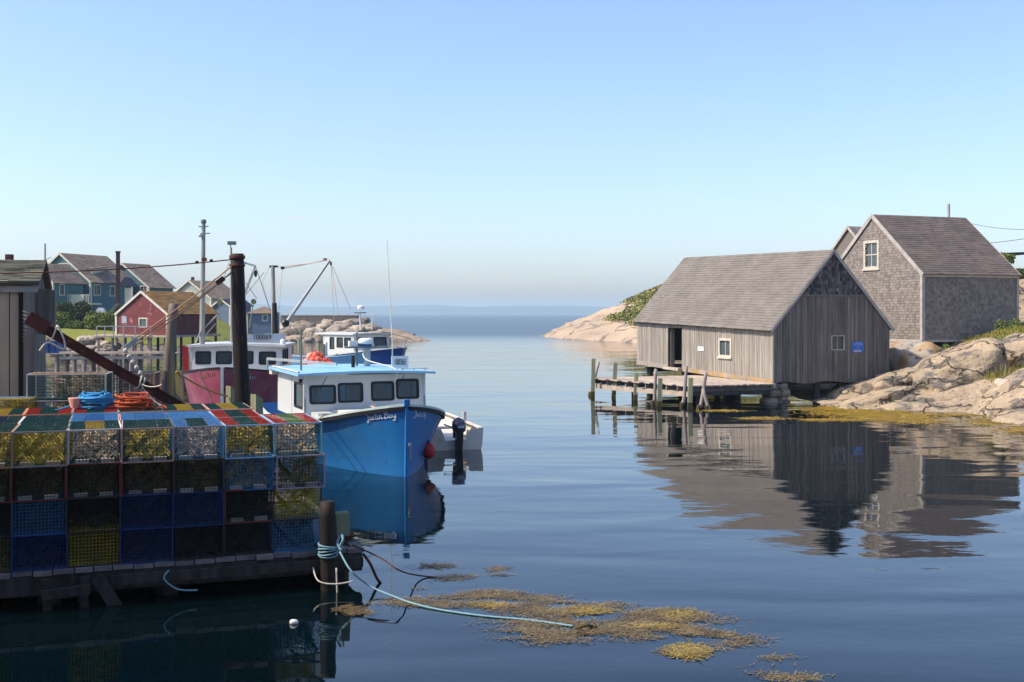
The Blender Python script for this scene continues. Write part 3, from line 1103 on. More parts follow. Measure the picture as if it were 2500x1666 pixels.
# stone pier under the near corner: every stone its own piece
k = 0
for z, row in ((-.35, ((0, .62), (.62, .5))), (.02, ((-.02, .5), (.5, .58))), (.36, ((.03, .66), (.66, .4))), (.62, ((-.04, .6), (.55, .45)))):
    for s0, ln in row:
        p = SH['c'] + SH['g'] * (s0 + ln / 2 - .25) + SH['r'] * .35
        mb = MB()
        mb.blob((p.x, p.y, z), (ln * .52, .42, .19), 40 + k, 14, 8, .16, 1.4, sq=4.0, rz=.33)
        part('pier_stone', mb, M['boulder'], shed, smooth=True)
        k += 1
tag_ = thing('wall_sign', 'small blue sign with pale print on the shaded gable of the fish shed', 'sign', SH['c'])
q = plane_of(SH, 'g0', 0.02)
su0, su1 = u_at(SH, 'g0', 2080), u_at(SH, 'g0', 2107)
sz1, sz0 = zat(835, 48.2), zat(861, 48.2)


def flat(mb, q, u0, z0, u1, z1, o0, o1):
    return mb.hexa([q(u0, z0, o0), q(u1, z0, o0), q(u1, z0, o1), q(u0, z0, o1), q(u0, z1, o0), q(u1, z1, o0), q(u1, z1, o1), q(u0, z1, o1)])


part('sign_plate', flat(MB(), q, su0, sz0, su1, sz1, 0, .012), M['sign_blue'], tag_)
for f0, f1, a, b, m_ in ((.86, .92, .25, .8, 'sign_pale'), (.76, .82, .12, .9, 'sign_pale'), (.66, .72, .12, .95, 'sign_pale'), (.03, .22, .14, .78, 'sign_white')):
    part('printed_band', flat(MB(), q, su0 + (su1 - su0) * a, sz0 + (sz1 - sz0) * f0, su0 + (su1 - su0) * b, sz0 + (sz1 - sz0) * f1, .012, .015), M[m_], tag_)
mb = MB()
cu, cz = su0 + (su1 - su0) * .5, sz0 + (sz1 - sz0) * .42
rg = [(math.cos(t * math.pi / 8), math.sin(t * math.pi / 8)) for t in range(16)]
nn = -SH['r'] * .003
mb.ring([q(cu + .055 * a, cz + .055 * b, .012) for a, b in rg], [q(cu + .033 * a, cz + .033 * b, .012) for a, b in rg], nn)
part('printed_emblem', mb, M['sign_pale'], tag_)
q = plane_of(SH, 's0', 0.02)
pu0, pu1 = u_at(SH, 's0', 1719), u_at(SH, 's0', 1705)
mb = flat(MB(), q, pu0, zat(857, 53), pu1, zat(846.5, 53), 0, .012)
tag(part('door_notice', mb, M['plate_white']), 'small blank white notice on the sunlit boards between door and window', 'notice')

# --- the plank landing in front of it
dock = thing('landing_dock', 'low sun-bleached plank landing dock beside the fish shed', 'dock', (7.5, 49, 0))
DZ = 0.80
o_, dd, nn_, _ = wall_frame(SH, 's0')


def dk(k, s, z):
    p = o_ + dd * s + nn_ * k
    return V((p.x, p.y, z))


k = 0.12
while k < 5.35:
    wv = R.uniform(.16, .21)
    s1 = 6.4 if k < 4 else 6.4 - (k - 4) * .1
    s0 = -0.35 + R.uniform(-.05, .05) + (0 if k < 3.9 else (k - 3.9) * 3.6)
    zz = DZ + R.uniform(-.008, .008)
    mb = MB()
    mb.hexa([dk(k + .006, s0, zz - .05), dk(k + wv - .006, s0, zz - .05), dk(k + wv - .006, s1, zz - .05), dk(k + .006, s1, zz - .05),
             dk(k + .006, s0, zz), dk(k + wv - .006, s0, zz), dk(k + wv - .006, s1, zz), dk(k + .006, s1, zz)])
    part('plank', mb, M['deck_sun'], dock)
    k += wv
fe = lambda s: 3.9 + (s + .35) / 3.6 if s < 4.9 else 5.36        # front edge of the deck
s = 0.0
while s < 6.3:
    mb = MB()
    mb.bar(dk(.15, s, DZ - .16), dk(fe(s) - .03, s, DZ - .16), .09, .2)
    part('joist', mb, M['deck_grey'], dock)
    s += .62
for (a, b) in ((0.0, 4.9), (4.9, 6.4)):
    mb = MB()
    mb.bar(dk(fe(a) - .12, a, DZ - .37), dk(fe(b) - .12, b, DZ - .37), .14, .2)
    part('stringer', mb, M['deck_sun'], dock)
mb = MB()
mb.bar(dk(.3, -.2, DZ - .34), dk(4.0, -.2, DZ - .34), .14, .16)
part('stringer', mb, M['timber'], dock)
for kk, s in ((1.2, 5.9), (1.0, 2.9), (3.6, 5.8), (2.4, 3.2), (1.6, .2), (3.3, .3)):
    mb = MB()
    mb.tube([dk(kk, s, -1.2), dk(kk, s, DZ - .26)], .13, 8)
    part('pile', mb, M['timber'], dock)

posts = [  # px, py top, py water, px foot, kind
    (1449, 876, 968, 1447, 'g'), (1503, 887, 971, 1498, 'g'), (1554, 910, 977, 1551, 'g'), (1612, 924, 993, 1609, 'g'), (1686, 923, 997, 1684, 'g'),
    (1601, 901, 989, 1593, 'b'), (1676, 894, 993, 1664, 'b'), (1724, 910, 1000, 1705, 'b'), (1462, 884, 966, 1440, 'b'), (1716, 950, 1001, 1727, 'b')]
names = ['farthest left square green-grey mooring post of the landing dock', 'second square mooring post from the left of the landing dock',
         'third square mooring post from the left of the landing dock', 'fourth square mooring post from the left of the landing dock',
         'rightmost square mooring post of the landing dock', 'bare crooked pole left of the fourth dock post', 'tall bare pole in front of the shed doorway',
         'forked bare pole at the dark right end of the landing dock', 'thin pole leaning behind the farthest left dock post',
         'short bare prop leaning at the dark right end of the dock']
for (px, pt_, pw, pf, kd), lb in zip(posts, names):
    d = F * H / (pw - HY)
    top, foot = P(px, pt_, d), P(pf, pw, d)
    dirv = (top - foot) / (top.z - foot.z)
    bot = foot - dirv * 1.3
    t = thing('mooring_post' if kd == 'g' else 'mooring_pole', lb, 'post', foot, group='posts of the landing dock')
    mb = MB()
    if kd == 'g':
        mb.bar(bot, top, .17, .17)
        part('shaft', mb, M['pile_green'], t)
        mb = MB()
        mb.bar(foot - dirv * .3, foot + dirv * .22, .18, .18)
    else:
        mid = bot.lerp(top, .55) + V((.06 * (1 if px > 1600 else .3), 0, 0))
        mb.tube(smoothpath([bot, foot, mid, top], 4), .095, 8, .06)
        part('shaft', mb, M['pole_bare'], t, smooth=True)
        mb = MB()
        mb.tube([foot - dirv * .3, foot + dirv * .16], .093, 8, .088)
    part('weed_band', mb, M['weed_line'], t)

# --- the shingled house on the right
SHN = house((20.2, 56.0), math.radians(110), 7.6, 5.9, 5.66, 8.78)
SHN['r'] = V((math.cos(math.radians(20)), math.sin(math.radians(20)), 0))
hs = thing('shingled_house', 'tall shingled grey house with dark brown roof behind the fish shed', 'house', (20.2, 56.0, 0))
HZ0 = 2.30
hw0, hw1 = u_at(SHN, 'g0', 2142), u_at(SHN, 'g0', 2113)
dwin = 56 + (hw0 + hw1) / 2 * .94
op_h = [(hw0, zat(651, dwin), hw1, zat(594, dwin))]
wg = backing(SHN, hs, 'g0', HZ0, op_h, M['dark_inside'])
shingle_wall(SHN, wg, 'g0', HZ0, op_h, M['shingle_wall'], 0.15, 0.135)
ws = backing(SHN, hs, 's0', HZ0, [], M['dark_inside'])
shingle_wall(SHN, ws, 's0', HZ0, [], M['shingle_wall'], 0.15, 0.135)
backing(SHN, hs, 'g1', HZ0, [], M['shingle_wall'])
backing(SHN, hs, 's1', HZ0, [], M['shingle_wall'])
roof(SHN, hs, M['roof_brown'], 0.12, 0.06, 0.17, 0.34)
rake_boards(SHN, hs, M['trim_grey'], ('g0', 'g1'), 0.2, 0.07, 0.12)
corner_board(SHN, hs, M['trim_grey'], -.01, -.01, HZ0, 5.6, .17)
corner_board(SHN, hs, M['trim_grey'], -.01, 5.91, HZ0, 5.6, .12)
mb = MB()
q = plane_of(SHN, 's0', 0.0)
flat(mb, q, 0.1, 5.50, 5.85, 5.68, 0.0, .07)
part('eave_board', mb, M['trim_cream'], hs)
mb = MB()
flat(mb, q, 0.1, HZ0 - .03, 5.85, HZ0 + .09, -.02, .045)
part('sill_board', mb, M['trim_grey'], hs)
q = plane_of(SHN, 'g0', 0.0)
part('sill_board', flat(MB(), q, 0.1, HZ0 - .03, 7.5, HZ0 + .09, -.02, .045), M['trim_grey'], hs)
window(SHN, hs, 'g0', op_h[0], M['trim_cream'], M['glass_dark'], 2, 2, 0.14, 0.055)
fl = MB()
fl.hexa([V((*(SHN['c'] + SHN['g'] * a + SHN['r'] * b).xy, z)) for z in (HZ0 - .02, HZ0 + .05) for a, b in ((.12, .12), (.12, 5.8), (7.5, 5.8), (7.5, .12))])
part('house_floor', fl, M['timber'], hs)
for a, b in ((.4, .4), (.4, 3), (.4, 5.4), (3.8, .4), (7.2, .4), (3.8, 3), (7.2, 3), (7.2, 5.4)):
    p = SHN['c'] + SHN['g'] * a + SHN['r'] * b
    mb = MB()
    mb.tube([(p.x, p.y, h_right(p.x, p.y) - .2), (p.x, p.y, HZ0)], .13, 8)
    part('stilt', mb, M['timber'], hs)
pp = P(2316, 498, 64)
mb = MB()
mb.tube([(pp.x, pp.y, 3.4), pp], .085, 8)
tag(part('wooden_pole', mb, M['trim_grey']), 'grey pole standing up behind the ridge of the shingled house', 'pole')

# --- neighbour whose roof shows left of it, and the low house at the right edge
NB = house((22.6, 70.0), math.radians(110), 7.0, 6.0, 6.2, 9.35)
NB['r'] = V((math.cos(math.radians(20)), math.sin(math.radians(20)), 0))
nbp = P(2072, 556, 76)
shift = nbp - (NB['c'] + NB['g'] * 3.5 + V((0, 0, 9.35)))
NB['c'] += V((shift.x, shift.y, 0))
NB['zp'] = nbp.z
NB['ze'] = nbp.z - 2.9
nb = thing('neighbour_house', 'pale roofed house showing just behind the shingled house gable', 'house', NB['c'])
for wl in ('g0', 's0', 'g1', 's1'):
    backing(NB, nb, wl, 2.2, [], M['shingle_wall'])
roof(NB, nb, M['roof_grey'], .15, .08, .2, .4)
rake_boards(NB, nb, M['trim_grey'], ('g0',), .16, .09, .15)
a_ = P(2474, 678, 80)
LR = house((a_.x - .2, a_.y), math.radians(100), 6.0, 8.0, zat(728, 80), zat(672, 84))
LR['r'] = V((math.cos(math.radians(10)), math.sin(math.radians(10)), 0))
lr = thing('low_house', 'low grey house cut off by the right edge of the picture', 'house', LR['c'])
lw0, lw1, lz0, lz1 = 1.2, 2.6, zat(750, 80), zat(737, 80)
b_ = backing(LR, lr, 's0', 2.6, [(lw0, lz0, lw1, lz1)], M['dark_inside'])
clapboards(LR, b_, 's0', 2.6, [(lw0, lz0, lw1, lz1)], M['grey_house'], .16)
window(LR, lr, 's0', (lw0, lz0, lw1, lz1), M['trim_white'], M['glass_dark'], 2, 1, .1)
for wl in ('g0', 'g1', 's1'):
    backing(LR, lr, wl, 2.6, [], M['grey_house'])
roof(LR, lr, M['roof_grey'], .3, .1, .2, .4)

# wires over the right shore
for i, (p0, p1, dr, lb) in enumerate((((2350, 541, 66), (2600, 553, 60), .3, 'upper thin power line right of the shingled house roof'),
                                      ((2415, 594, 61), (2600, 566, 55), .05, 'lower drooping service wire at the right roof slope'))):
    mb = MB()
    mb.tube(sag(P(*p0), P(*p1), dr), .018, 5)
    tag(part('power_line', mb, M['wire']), lb, 'wire')

# ------------------------------------------------------------------ foreground wharf
WA = math.radians(19.8)
WU, WV = V((math.cos(WA), math.sin(WA), 0)), V((-math.sin(WA), math.cos(WA), 0))
WZ = 0.48
WO = G(894, 1338, WZ)
WO.z = 0


def wp(s, t, z):
    """point on the wharf: s along the front edge (left is negative), t back from it"""
    p = WO + WU * s + WV * t
    return V((p.x, p.y, z))


wharf = thing('timber_wharf', 'dark timber wharf carrying the stacks of lobster traps', 'wharf', wp(-4, 3, 0))
s = -0.02
while s > -13.0:
    wv = R.uniform(.22, .27)
    t0 = R.uniform(-.03, .03)
    zz = WZ + R.uniform(-.006, .006)
    mb = MB()
    mb.hexa([wp(s - wv + .007, t0, zz - .06), wp(s - .007, t0, zz - .06), wp(s - .007, 16, zz - .06), wp(s - wv + .007, 16, zz - .06),
             wp(s - wv + .007, t0, zz), wp(s - .007, t0, zz), wp(s - .007, 16, zz), wp(s - wv + .007, 16, zz)])
    part('deck_plank', mb, M['deck_grey'], wharf)
    s -= wv
for t in (.12, 2.5, 5, 7.5, 10, 12.5, 15.6):
    mb = MB()
    mb.bar(wp(-12.9, t, WZ - .19), wp(-.05, t, WZ - .19), .2, .24)
    part('cross_beam', mb, M['timber'], wharf)
mb = MB()
mb.bar(wp(-.1, .3, WZ - .16), wp(-.1, 15.7, WZ - .16), .12, .18)
part('edge_beam', mb, M['timber'], wharf)
for t in (.35, 5, 10, 15.4):
    for s in (-.32, -2.6, -4.05, -6.0, -8.3, -10.5, -12.6):
        if t > 1 and s < -9:
            continue
        mb = MB()
        mb.tube([wp(s, t, -1.4), wp(s, t, WZ - .3)], .15, 8)
        part('pile', mb, M['timber'], wharf)
# ladder-like fender frame hung on the front
for s in (-3.62, -4.05):
    mb = MB()
    mb.bar(wp(s, -.06, -.25), wp(s, -.06, WZ - .10), .10, .07, up=WV)
    part('fender_post', mb, M['timber'], wharf)
mb = MB()
mb.bar(wp(-4.12, -.14, .20), wp(-3.55, -.14, .24), .06, .12)
part('fender_rail', mb, M['timber'], wharf)
mb = MB()
mb.bar(wp(-3.46, -.08, .36), wp(-3.2, -.08, -.1), .16, .05, up=WV)
part('brace', mb, M['timber'], wharf)
mb = MB()
mb.bar(wp(-3.3, -.07, WZ - .17), wp(-.06, -.07, WZ - .17), .05, .13)
part('fascia_board', mb, M['timber'], wharf)

# piles and posts standing on and against the wharf
c0 = wp(-.56, -.2, 0)
pile = thing('corner_pile', 'thick dark pile at the wharf corner wrapped in light blue rope', 'pile', c0)
mb = MB()
mb.tube(smoothpath([c0 + V((0, 0, -1.5)), c0 + V((0, 0, .3)), c0 + V((-.01, 0, 1.18))], 3), .112, 12, .10)
part('shaft', mb, M['pile_tar'], pile, smooth=True)
mb = MB()
for k in range(6):
    zc = .47 + .026 * k
    mb.tube([c0 + V((math.cos(t) * (.125 + .006 * (k % 2)), math.sin(t) * (.125 + .006 * (k % 2)), zc + .02 * math.sin(t + k))) for t in [2 * math.pi * i / 18 for i in range(19)]], .0115, 6, caps=False)
kn = c0 + V((.16, -.05, .58))
mb.tube(smoothpath([kn, kn + V((.05, -.04, .10)), kn + V((.02, .02, .16)), kn + V((-.03, .0, .06)), kn + V((.03, -.05, -.04))], 5), .018, 6)
part('rope_wrapping', mb, M['rope_cyan'], pile, smooth=True)
mb = MB()
mb.tube(smoothpath([c0 + V((-.2, -.02, .30)), c0 + V((-.1, -.19, .16)), c0 + V((.12, -.2, .12)), c0 + V((.36, -.12, .14))], 6), .011, 5)
mb.tube(smoothpath([c0 + V((.13, -.14, .32)), c0 + V((.15, -.16, -.1)), c0 + V((.19, -.17, -.3))], 5), .012, 5)
part('loose_rope', mb, M['rope_white'], pile, smooth=True)

b0 = wp(-.20, .62, WZ)
bol = thing('mooring_bollard', 'short square mooring post on the wharf corner with rope round its foot', 'post', b0)
mb = MB()
mb.bar(b0, b0 + V((-.02, 0, .40)), .19, .19, up=(WV.x, WV.y, 0))
part('shaft', mb, M['pile_green'], bol)
mb = MB()
for k in range(4):
    rr = .125 + .012 * k
    mb.tube([b0 + V((math.cos(t) * rr * 1.1, math.sin(t) * rr * 1.1, .05 + .016 * (k % 2) + .02 * math.sin(2 * t + k))) for t in [2 * math.pi * i / 16 for i in range(17)]], .017, 6, caps=False)
mb.tube(smoothpath([b0 + V((-.12, -.05, .08)), b0 + V((-.06, -.2, .03)), b0 + V((.10, -.32, .02)), b0 + V((.16, -.44, .0))], 6), .016, 6)
part('rope_turns', mb, M['rope_dark'], bol, smooth=True)
mb = MB()
for k in range(3):
    cc = wp(-.52 + .04 * k, .32 + .03 * k, WZ + .02 + .016 * k)
    mb.tube([cc + V((math.cos(t) * (.13 - .02 * k), math.sin(t) * (.11 - .015 * k), .01 * math.sin(3 * t))) for t in [2 * math.pi * i / 18 for i in range(19)]], .014, 5, caps=False)
tag(part('dark_rope_coil', mb, M['rope_dark'], smooth=True), 'dark rope coil lying beside the corner pile on the planks', 'rope')

for px, pt_, d, lb in ((566, 942, 23.3, 'olive square mooring post just left of the tall tarred pole'),
                       (627, 962, 22.0, 'pale edged square mooring post just right of the tall tarred pole')):
    top = P(px, pt_, d)
    mb = MB()
    w_ = .17
    a = Matrix.Rotation(WA + .5, 3, 'Z')
    for poly in [[(-w_ / 2, -w_ / 2), (w_ / 2, -w_ / 2), (w_ / 2, w_ / 2), (-w_ / 2, w_ / 2)]]:
        pts = [V((top.x, top.y, WZ)) + a @ V((x, y, 0)) for x, y in poly] + [V((top.x, top.y, top.z - (.10 if i in (1, 2) else 0))) + a @ V((x, y, 0)) for i, (x, y) in enumerate(poly)]
        mb.hexa(pts)
    tag(part('mooring_post', mb, M['pile_green']), lb, 'post')

pt0, pb0 = P(579, 620, 20.5), P(602, 1198, 20.5)
pb0.z = WZ - 1.0
mb = MB()
mb.tube(smoothpath([pb0, pb0.lerp(pt0, .35) + V((.015, 0, 0)), pb0.lerp(pt0, .7), pt0], 4), .165, 14, .117)
pole = thing('tarred_pole', 'tall tarred black pole standing behind the trap stacks', 'pole', V((pb0.x, pb0.y, WZ)))
part('shaft', mb, M['pile_tar'], pole, smooth=True)
mb = MB()
for zc, k in ((pt0.z - .08, 3), (pt0.z - .22, 2)):
    for i in range(k):
        mb.tube([V((pt0.x + math.cos(t) * .135, pt0.y + math.sin(t) * .135, zc + .02 * i)) for t in [2 * math.pi * j / 14 for j in range(15)]], .012, 5, caps=False)
part('iron_strap', mb, M['rust'], pole)

top = P(424, 742, 22.5)
bot = P(407, 1010, 22.5)
gp = thing('leaning_post', 'leaning weathered post with yellow lichen in front of the maroon boat', 'post', V((bot.x, bot.y, WZ)))
dirv = (top - bot) / (top.z - bot.z)
mb = MB()
mb.tube(smoothpath([bot - dirv * (bot.z - WZ), bot, bot.lerp(top, .5) + V((-.02, 0, 0)), top], 4), .145, 10, .095)
part('shaft', mb, M['post_lichen'], gp, smooth=True)
mb = MB()
mb.bar(P(437, 905, 22.35), P(441, 1010, 22.35), .14, .06)
part('side_plank', mb, M['post_lichen'], gp)
mb = MB()
mb.bar(P(402, 905, 22.4), P(398, 1000, 22.4), .05, .09)
part('side_batten', mb, M['pole_bare'], gp)

# rusty derrick boom, its tackle and stays
be, bb = P(74, 782, 18.9), P(588, 1078, 20.3)
boom = thing('derrick_boom', 'rusty steel derrick boom slanting down to the tarred pole', 'boom', V((bb.x, bb.y, WZ)))
mb = MB()
bd = (be - bb).normalized()
side = bd.cross(V((0, 0, 1))).normalized()
upv = side.cross(bd).normalized()
for f0, f1, o_s, ww, hh in ((0, 1, 0, .035, .17), (0, 1, 0, .13, .022), (0, 1, 0, .13, .022)):
    pass
mb.bar(bb, be, .025, .15)
mb.bar(bb + upv * .075, be + upv * .075, .11, .02)
mb.bar(bb - upv * .075, be - upv * .075, .11, .02)
part('beam', mb, M['rust'], boom)
mb = MB()
mb.bar(be + bd * .06 + upv * .02, be - bd * .30 + upv * .02, .13, .23)
part('end_block', mb, M['rust'], boom)
mb = MB()
for f, sz in ((.105, .18), (.5, .15), (.515, .15), (.735, .13), (.815, .13)):
    c_ = be.lerp(bb, f)
    mb.tube([c_ + side * (.085 * math.cos(t)) + upv * (sz * .82 * math.sin(t)) + bd * (.03 * math.sin(t)) for t in [2 * math.pi * j / 14 for j in range(15)]], .014, 6, caps=False)
c_ = be.lerp(bb, .10)
mb.tube(smoothpath([c_ + upv * .15 - side * .08, c_ - bd * .22 - side * .1 - upv * .02, c_ - bd * .28 - upv * .14 - side * .08, c_ - bd * .02 - upv * .17 - side * .06, c_ + bd * .02 - upv * .36 - side * .05], 6), .016, 6)
part('rope_lashing', mb, M['rope_white'], boom, smooth=True)
mb = MB()
m0 = be.lerp(bb, .5) - side * .06
m1 = be.lerp(bb, .96) - side * .1
mb.tube(sag(m0, P(395, 940, 19.4), .05), .012, 5)
mb.tube(sag(m0, P(420, 995, 19.5), .12), .012, 5)
part('hanging_line', mb, M['rope_white'], boom)

tk = thing('topping_tackle', 'double orange tackle rope from the tarred pole down to the boom', 'rope', P(560, 668, 20.4))
a0, a1 = P(566, 650, 20.4), P(566, 664, 20.4)
e0 = be.lerp(bb, .50) + upv * .12
blk = P(322, 838, 19.7)
mb = MB()
mb.tube(sag(a0, blk + V((0, 0, .04)), .03), .014, 6)
mb.tube(sag(a1, blk + V((.05, 0, -.05)), .05), .014, 6)
mb.tube(sag(a1 + V((0, 0, -.02)), blk + V((.02, 0, -.01)), .02), .010, 6)
part('rope_falls', mb, M['rope_tan'], tk)
mb = MB()
dv = (a0 - blk).normalized()
mb.bar(blk - dv * .12, blk + dv * .12, .05, .085)
part('pulley_block', mb, M['alu'], tk)
mb = MB()
mb.bar(a1 - dv * .34, a1 - dv * .18, .07, .09)
part('pulley_block', mb, M['rust'], tk)
mb = MB()
for k in range(5):
    c_ = (blk - dv * .16).lerp(e0, (k + .3) / 5)
    mb.blob(c_, (.045, .045, .045), k, 8, 6, .2)
mb.tube([blk - dv * .14, e0], .014, 6)
part('knotted_strop', mb, M['rope_white'], tk, smooth=True)

mb = MB()
mb.tube(sag(P(-60, 668, 19.0), pt0 + V((-.05, 0, -.1)), .06, 14), .011, 5)
st = thing('stay_wire', 'rusty stay wire running left from the tarred pole top', 'wire', pt0)
part('cable', mb, M['rust'], st)
for px in (481, 516):
    c_ = P(px, 641 - (px - 480) * .11, 20.2)
    mb = MB()
    mb.box(c_, (.05, .04, .05))
    part('wire_clamp', mb, M['black'], st)
mb = MB()
mb.tube(sag(P(430, 908, 22.3), P(556, 968, 23.2), .06), .018, 6)
tag(part('mooring_line', mb, M['rope_yellow']), 'yellow mooring line from the leaning post to the maroon boat bow', 'rope')

# ------------------------------------------------------------------ lobster traps
TW, TH, TL = 0.635, 0.43, 1.15
TRAPM = {}


def plain(name, col, rough=0.55, rnd=0.12, tone=0.0):
    if name not in TRAPM:
        TRAPM[name] = mat('trap ' + name, col, tuple(c * .75 for c in col), rough, 6, bump=0.1, rnd=rnd, tone=tone)
    return TRAPM[name]


WIRE = {'yellow': (.50, .36, .02), 'green': (.018, .075, .055), 'dark': (.02, .025, .022), 'blue': (.05, .24, .46), 'navy': (.016, .045, .17),
        'olive': (.17, .15, .03), 'black': (.013, .013, .013), 'grey': (.20, .19, .18)}
FRAME = {'pink': (.60, .36, .30), 'grey': (.34, .31, .31), 'white': (.66, .62, .56), 'sky': (.26, .52, .68), 'red': (.23, .045, .03), 'orange': (.60, .25, .12),
         'yellow': (.50, .36, .03), 'dark': (.05, .035, .03), 'blue': (.03, .17, .36), 'navy': (.014, .045, .16), 'green': (.03, .10, .075), 'lilac': (.42, .34, .40)}
TOP = {'green': (.025, .105, .085), 'red': (.56, .055, .035), 'yellow': (.60, .40, .05), 'sky': (.16, .40, .68), 'blue': (.08, .30, .62), 'lime': (.18, .27, .06),
       'white': (.58, .56, .5), 'orange': (.60, .22, .10), 'navy': (.03, .07, .12)}
NET = {'tan': (.62, .50, .34), 'gold': (.52, .40, .09), 'grey': (.36, .34, .28), 'olive': (.24, .20, .06), 'shade_dark': (.035, .034, .03), 'brown': (.13, .095, .03)}


def wires(mb, o, du, dv, nu, nv, r=.0022):
    """grid of square wires over a panel"""
    for i in range(nu + 1):
        p = o + du * (i / nu)
        mb.bar(p, p + dv, r * 2)
    for j in range(nv + 1):
        p = o + dv * (j / nv)
        mb.bar(p, p + du, r * 2)


def trap_meshes():
    ms = {}
    x, y, z = V((TW, 0, 0)), V((0, TL, 0)), V((0, 0, TH))
    mb = MB()
    wires(mb, V((0, 0, 0)), x, z, 15, 10)
    wires(mb, y, x, z, 13, 9)
    wires(mb, V((0, 0, 0)), y, z, 24, 9)
    wires(mb, x, y, z, 24, 9)
    wires(mb, V((0, 0, .002)), x, y, 7, 12)
    wires(mb, V((0, TL * .55, 0)), x, z, 9, 7)
    ms['wire_cage'] = mb.mesh('wire_cage')
    mb = MB()
    e = .017
    for a in (0, TW):
        for b in (0, TL):
            mb.bar((a, b, 0), (a, b, TH), e)
        for c_ in (0, TH):
            mb.bar((a, 0, c_), (a, TL, c_), e)
    for b in (0, TL):
        for c_ in (0, TH):
            mb.bar((0, b, c_), (TW, b, c_), e)
    ms['frame'] = mb.mesh('frame')
    # top panel in three sections of flat slats with cross wires
    for nm, u0, u1 in (('end', 0.02, .30), ('mid', .31, .69), ('end2', .70, .98)):
        mb = MB()
        n_ = max(3, int((u1 - u0) * TW / .040))
        for i in range(n_):
            c_ = TW * (u0 + (u1 - u0) * (i + .5) / n_)
            mb.box((c_, TL / 2, TH + .004), (.010, TL - .04, .008))
        for j in range(10):
            yy = .05 + (TL - .1) * j / 9
            mb.box((TW * (u0 + u1) / 2, yy, TH + .013), (TW * (u1 - u0), .010, .008))
        ms['top_' + nm] = mb.mesh('top_panel')
    # knitted funnels of twine inside
    for variant in range(3):
        mb = MB()
        rr = random.Random(variant)

        def sheet(fn, n, m, wd=.0044):
            for k in range(-m, n, 1):
                for sgn in (0, 1):
                    pts = []
                    for q in range(13):
                        a = (k + q * m / 12) / n
                        if 0 <= a <= 1:
                            w3 = fn(a if not sgn else 1 - a, q / 12)
                            pts.append(w3 + V((0, .05 * noise.noise(w3 * 9 + V((variant, 0, 0))), .012 * noise.noise(w3 * 17))))
                    for p0, p1 in zip(pts, pts[1:]):
                        d_ = (p1 - p0)
                        if d_.length < 1e-5 or rr.random() < .22:
                            continue
                        sd_ = d_.cross(V((.3, 1, .2))).normalized() * wd
                        mb.add([p0 - sd_, p1 - sd_, p1 + sd_, p0 + sd_], [(0, 1, 2, 3)], rr.random())
        yo = (.10, .14, .07)[variant]
        sheet(lambda a, b: V((.03 + (TW - .06) * a, yo + .26 * b * (1 - abs(2 * a - 1) * .4) + .02 * math.sin(7 * a + variant), .05 + (TH - .08) * b + .02 * math.sin(9 * a))), 26, 17)
        sheet(lambda a, b: V((.03 + (TW * .42) * a * (1 - .3 * b), .1 + (TL * .6) * b, .06 + (TH * .75) * (a if variant != 1 else 1 - a))), 14, 14)
        sheet(lambda a, b: V((TW - .03 - (TW * .4) * a, .16 + (TL * .7) * b, .05 + (TH * .8) * (1 - a * (.6 + .3 * b)))), 14, 14)
        ms['net%d' % variant] = mb.mesh('netting')
    mb = MB()
    mb.box((0, .07, .030), (TW * .26, .08, .045))
    ms['ballast'] = mb.mesh('ballast_block')
    mb = MB()
    mb.blob((0, 0, 0), (.06, .03, .03), 5, 10, 7, .35)
    ms['bag'] = mb.mesh('bait_bag', True)
    return ms


TM = trap_meshes()


def trap(loc, rz, wire, frame, top, net, label, group, ys=1.0, netvar=0, cat='trap', ballast=True, bait=None):
    t = thing('lobster_trap', label, cat, loc, rz, group)
    t.scale = (1, ys, 1)
    link('wire_cage', TM['wire_cage'], plain('wire ' + wire, WIRE[wire]), t)
    link('frame', TM['frame'], plain('frame ' + frame, FRAME[frame]), t)
    for k, c_ in zip(('top_end', 'top_mid', 'top_end2'), top):
        link('top_panel', TM[k], plain('top ' + c_, TOP[c_], .6), t)
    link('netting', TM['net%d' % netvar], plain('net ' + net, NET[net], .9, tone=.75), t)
    for a in ((.25, .74) if ballast else ()):
        link('ballast_block', TM['ballast'], plain('ballast', (.46, .40, .33), .9), t).location.x = TW * a
    if bait:
        for k in range(2):
            o = link('bait_bag', TM['bag'], plain('bag ' + bait[k], {'white': (.60, .56, .48), 'orange': (.55, .17, .06), 'green': (.06, .16, .10), 'rust': (.25, .09, .04)}[bait[k]], .8), t)
            o.location = (TW * R.uniform(.2, .8), R.uniform(.15, .4), R.uniform(.06, .12))
            o.rotation_euler = (R.uniform(-.6, .6), R.uniform(-1.2, 1.2), R.uniform(0, 3))
    return t


PITCH = 0.6445
S0 = -0.6
ordn = ['first', 'second', 'third', 'fourth', 'fifth', 'sixth', 'seventh', 'eighth']
tier = ['bottom', 'second lowest', 'second highest', 'top']
GG = ('green', 'green', 'green')
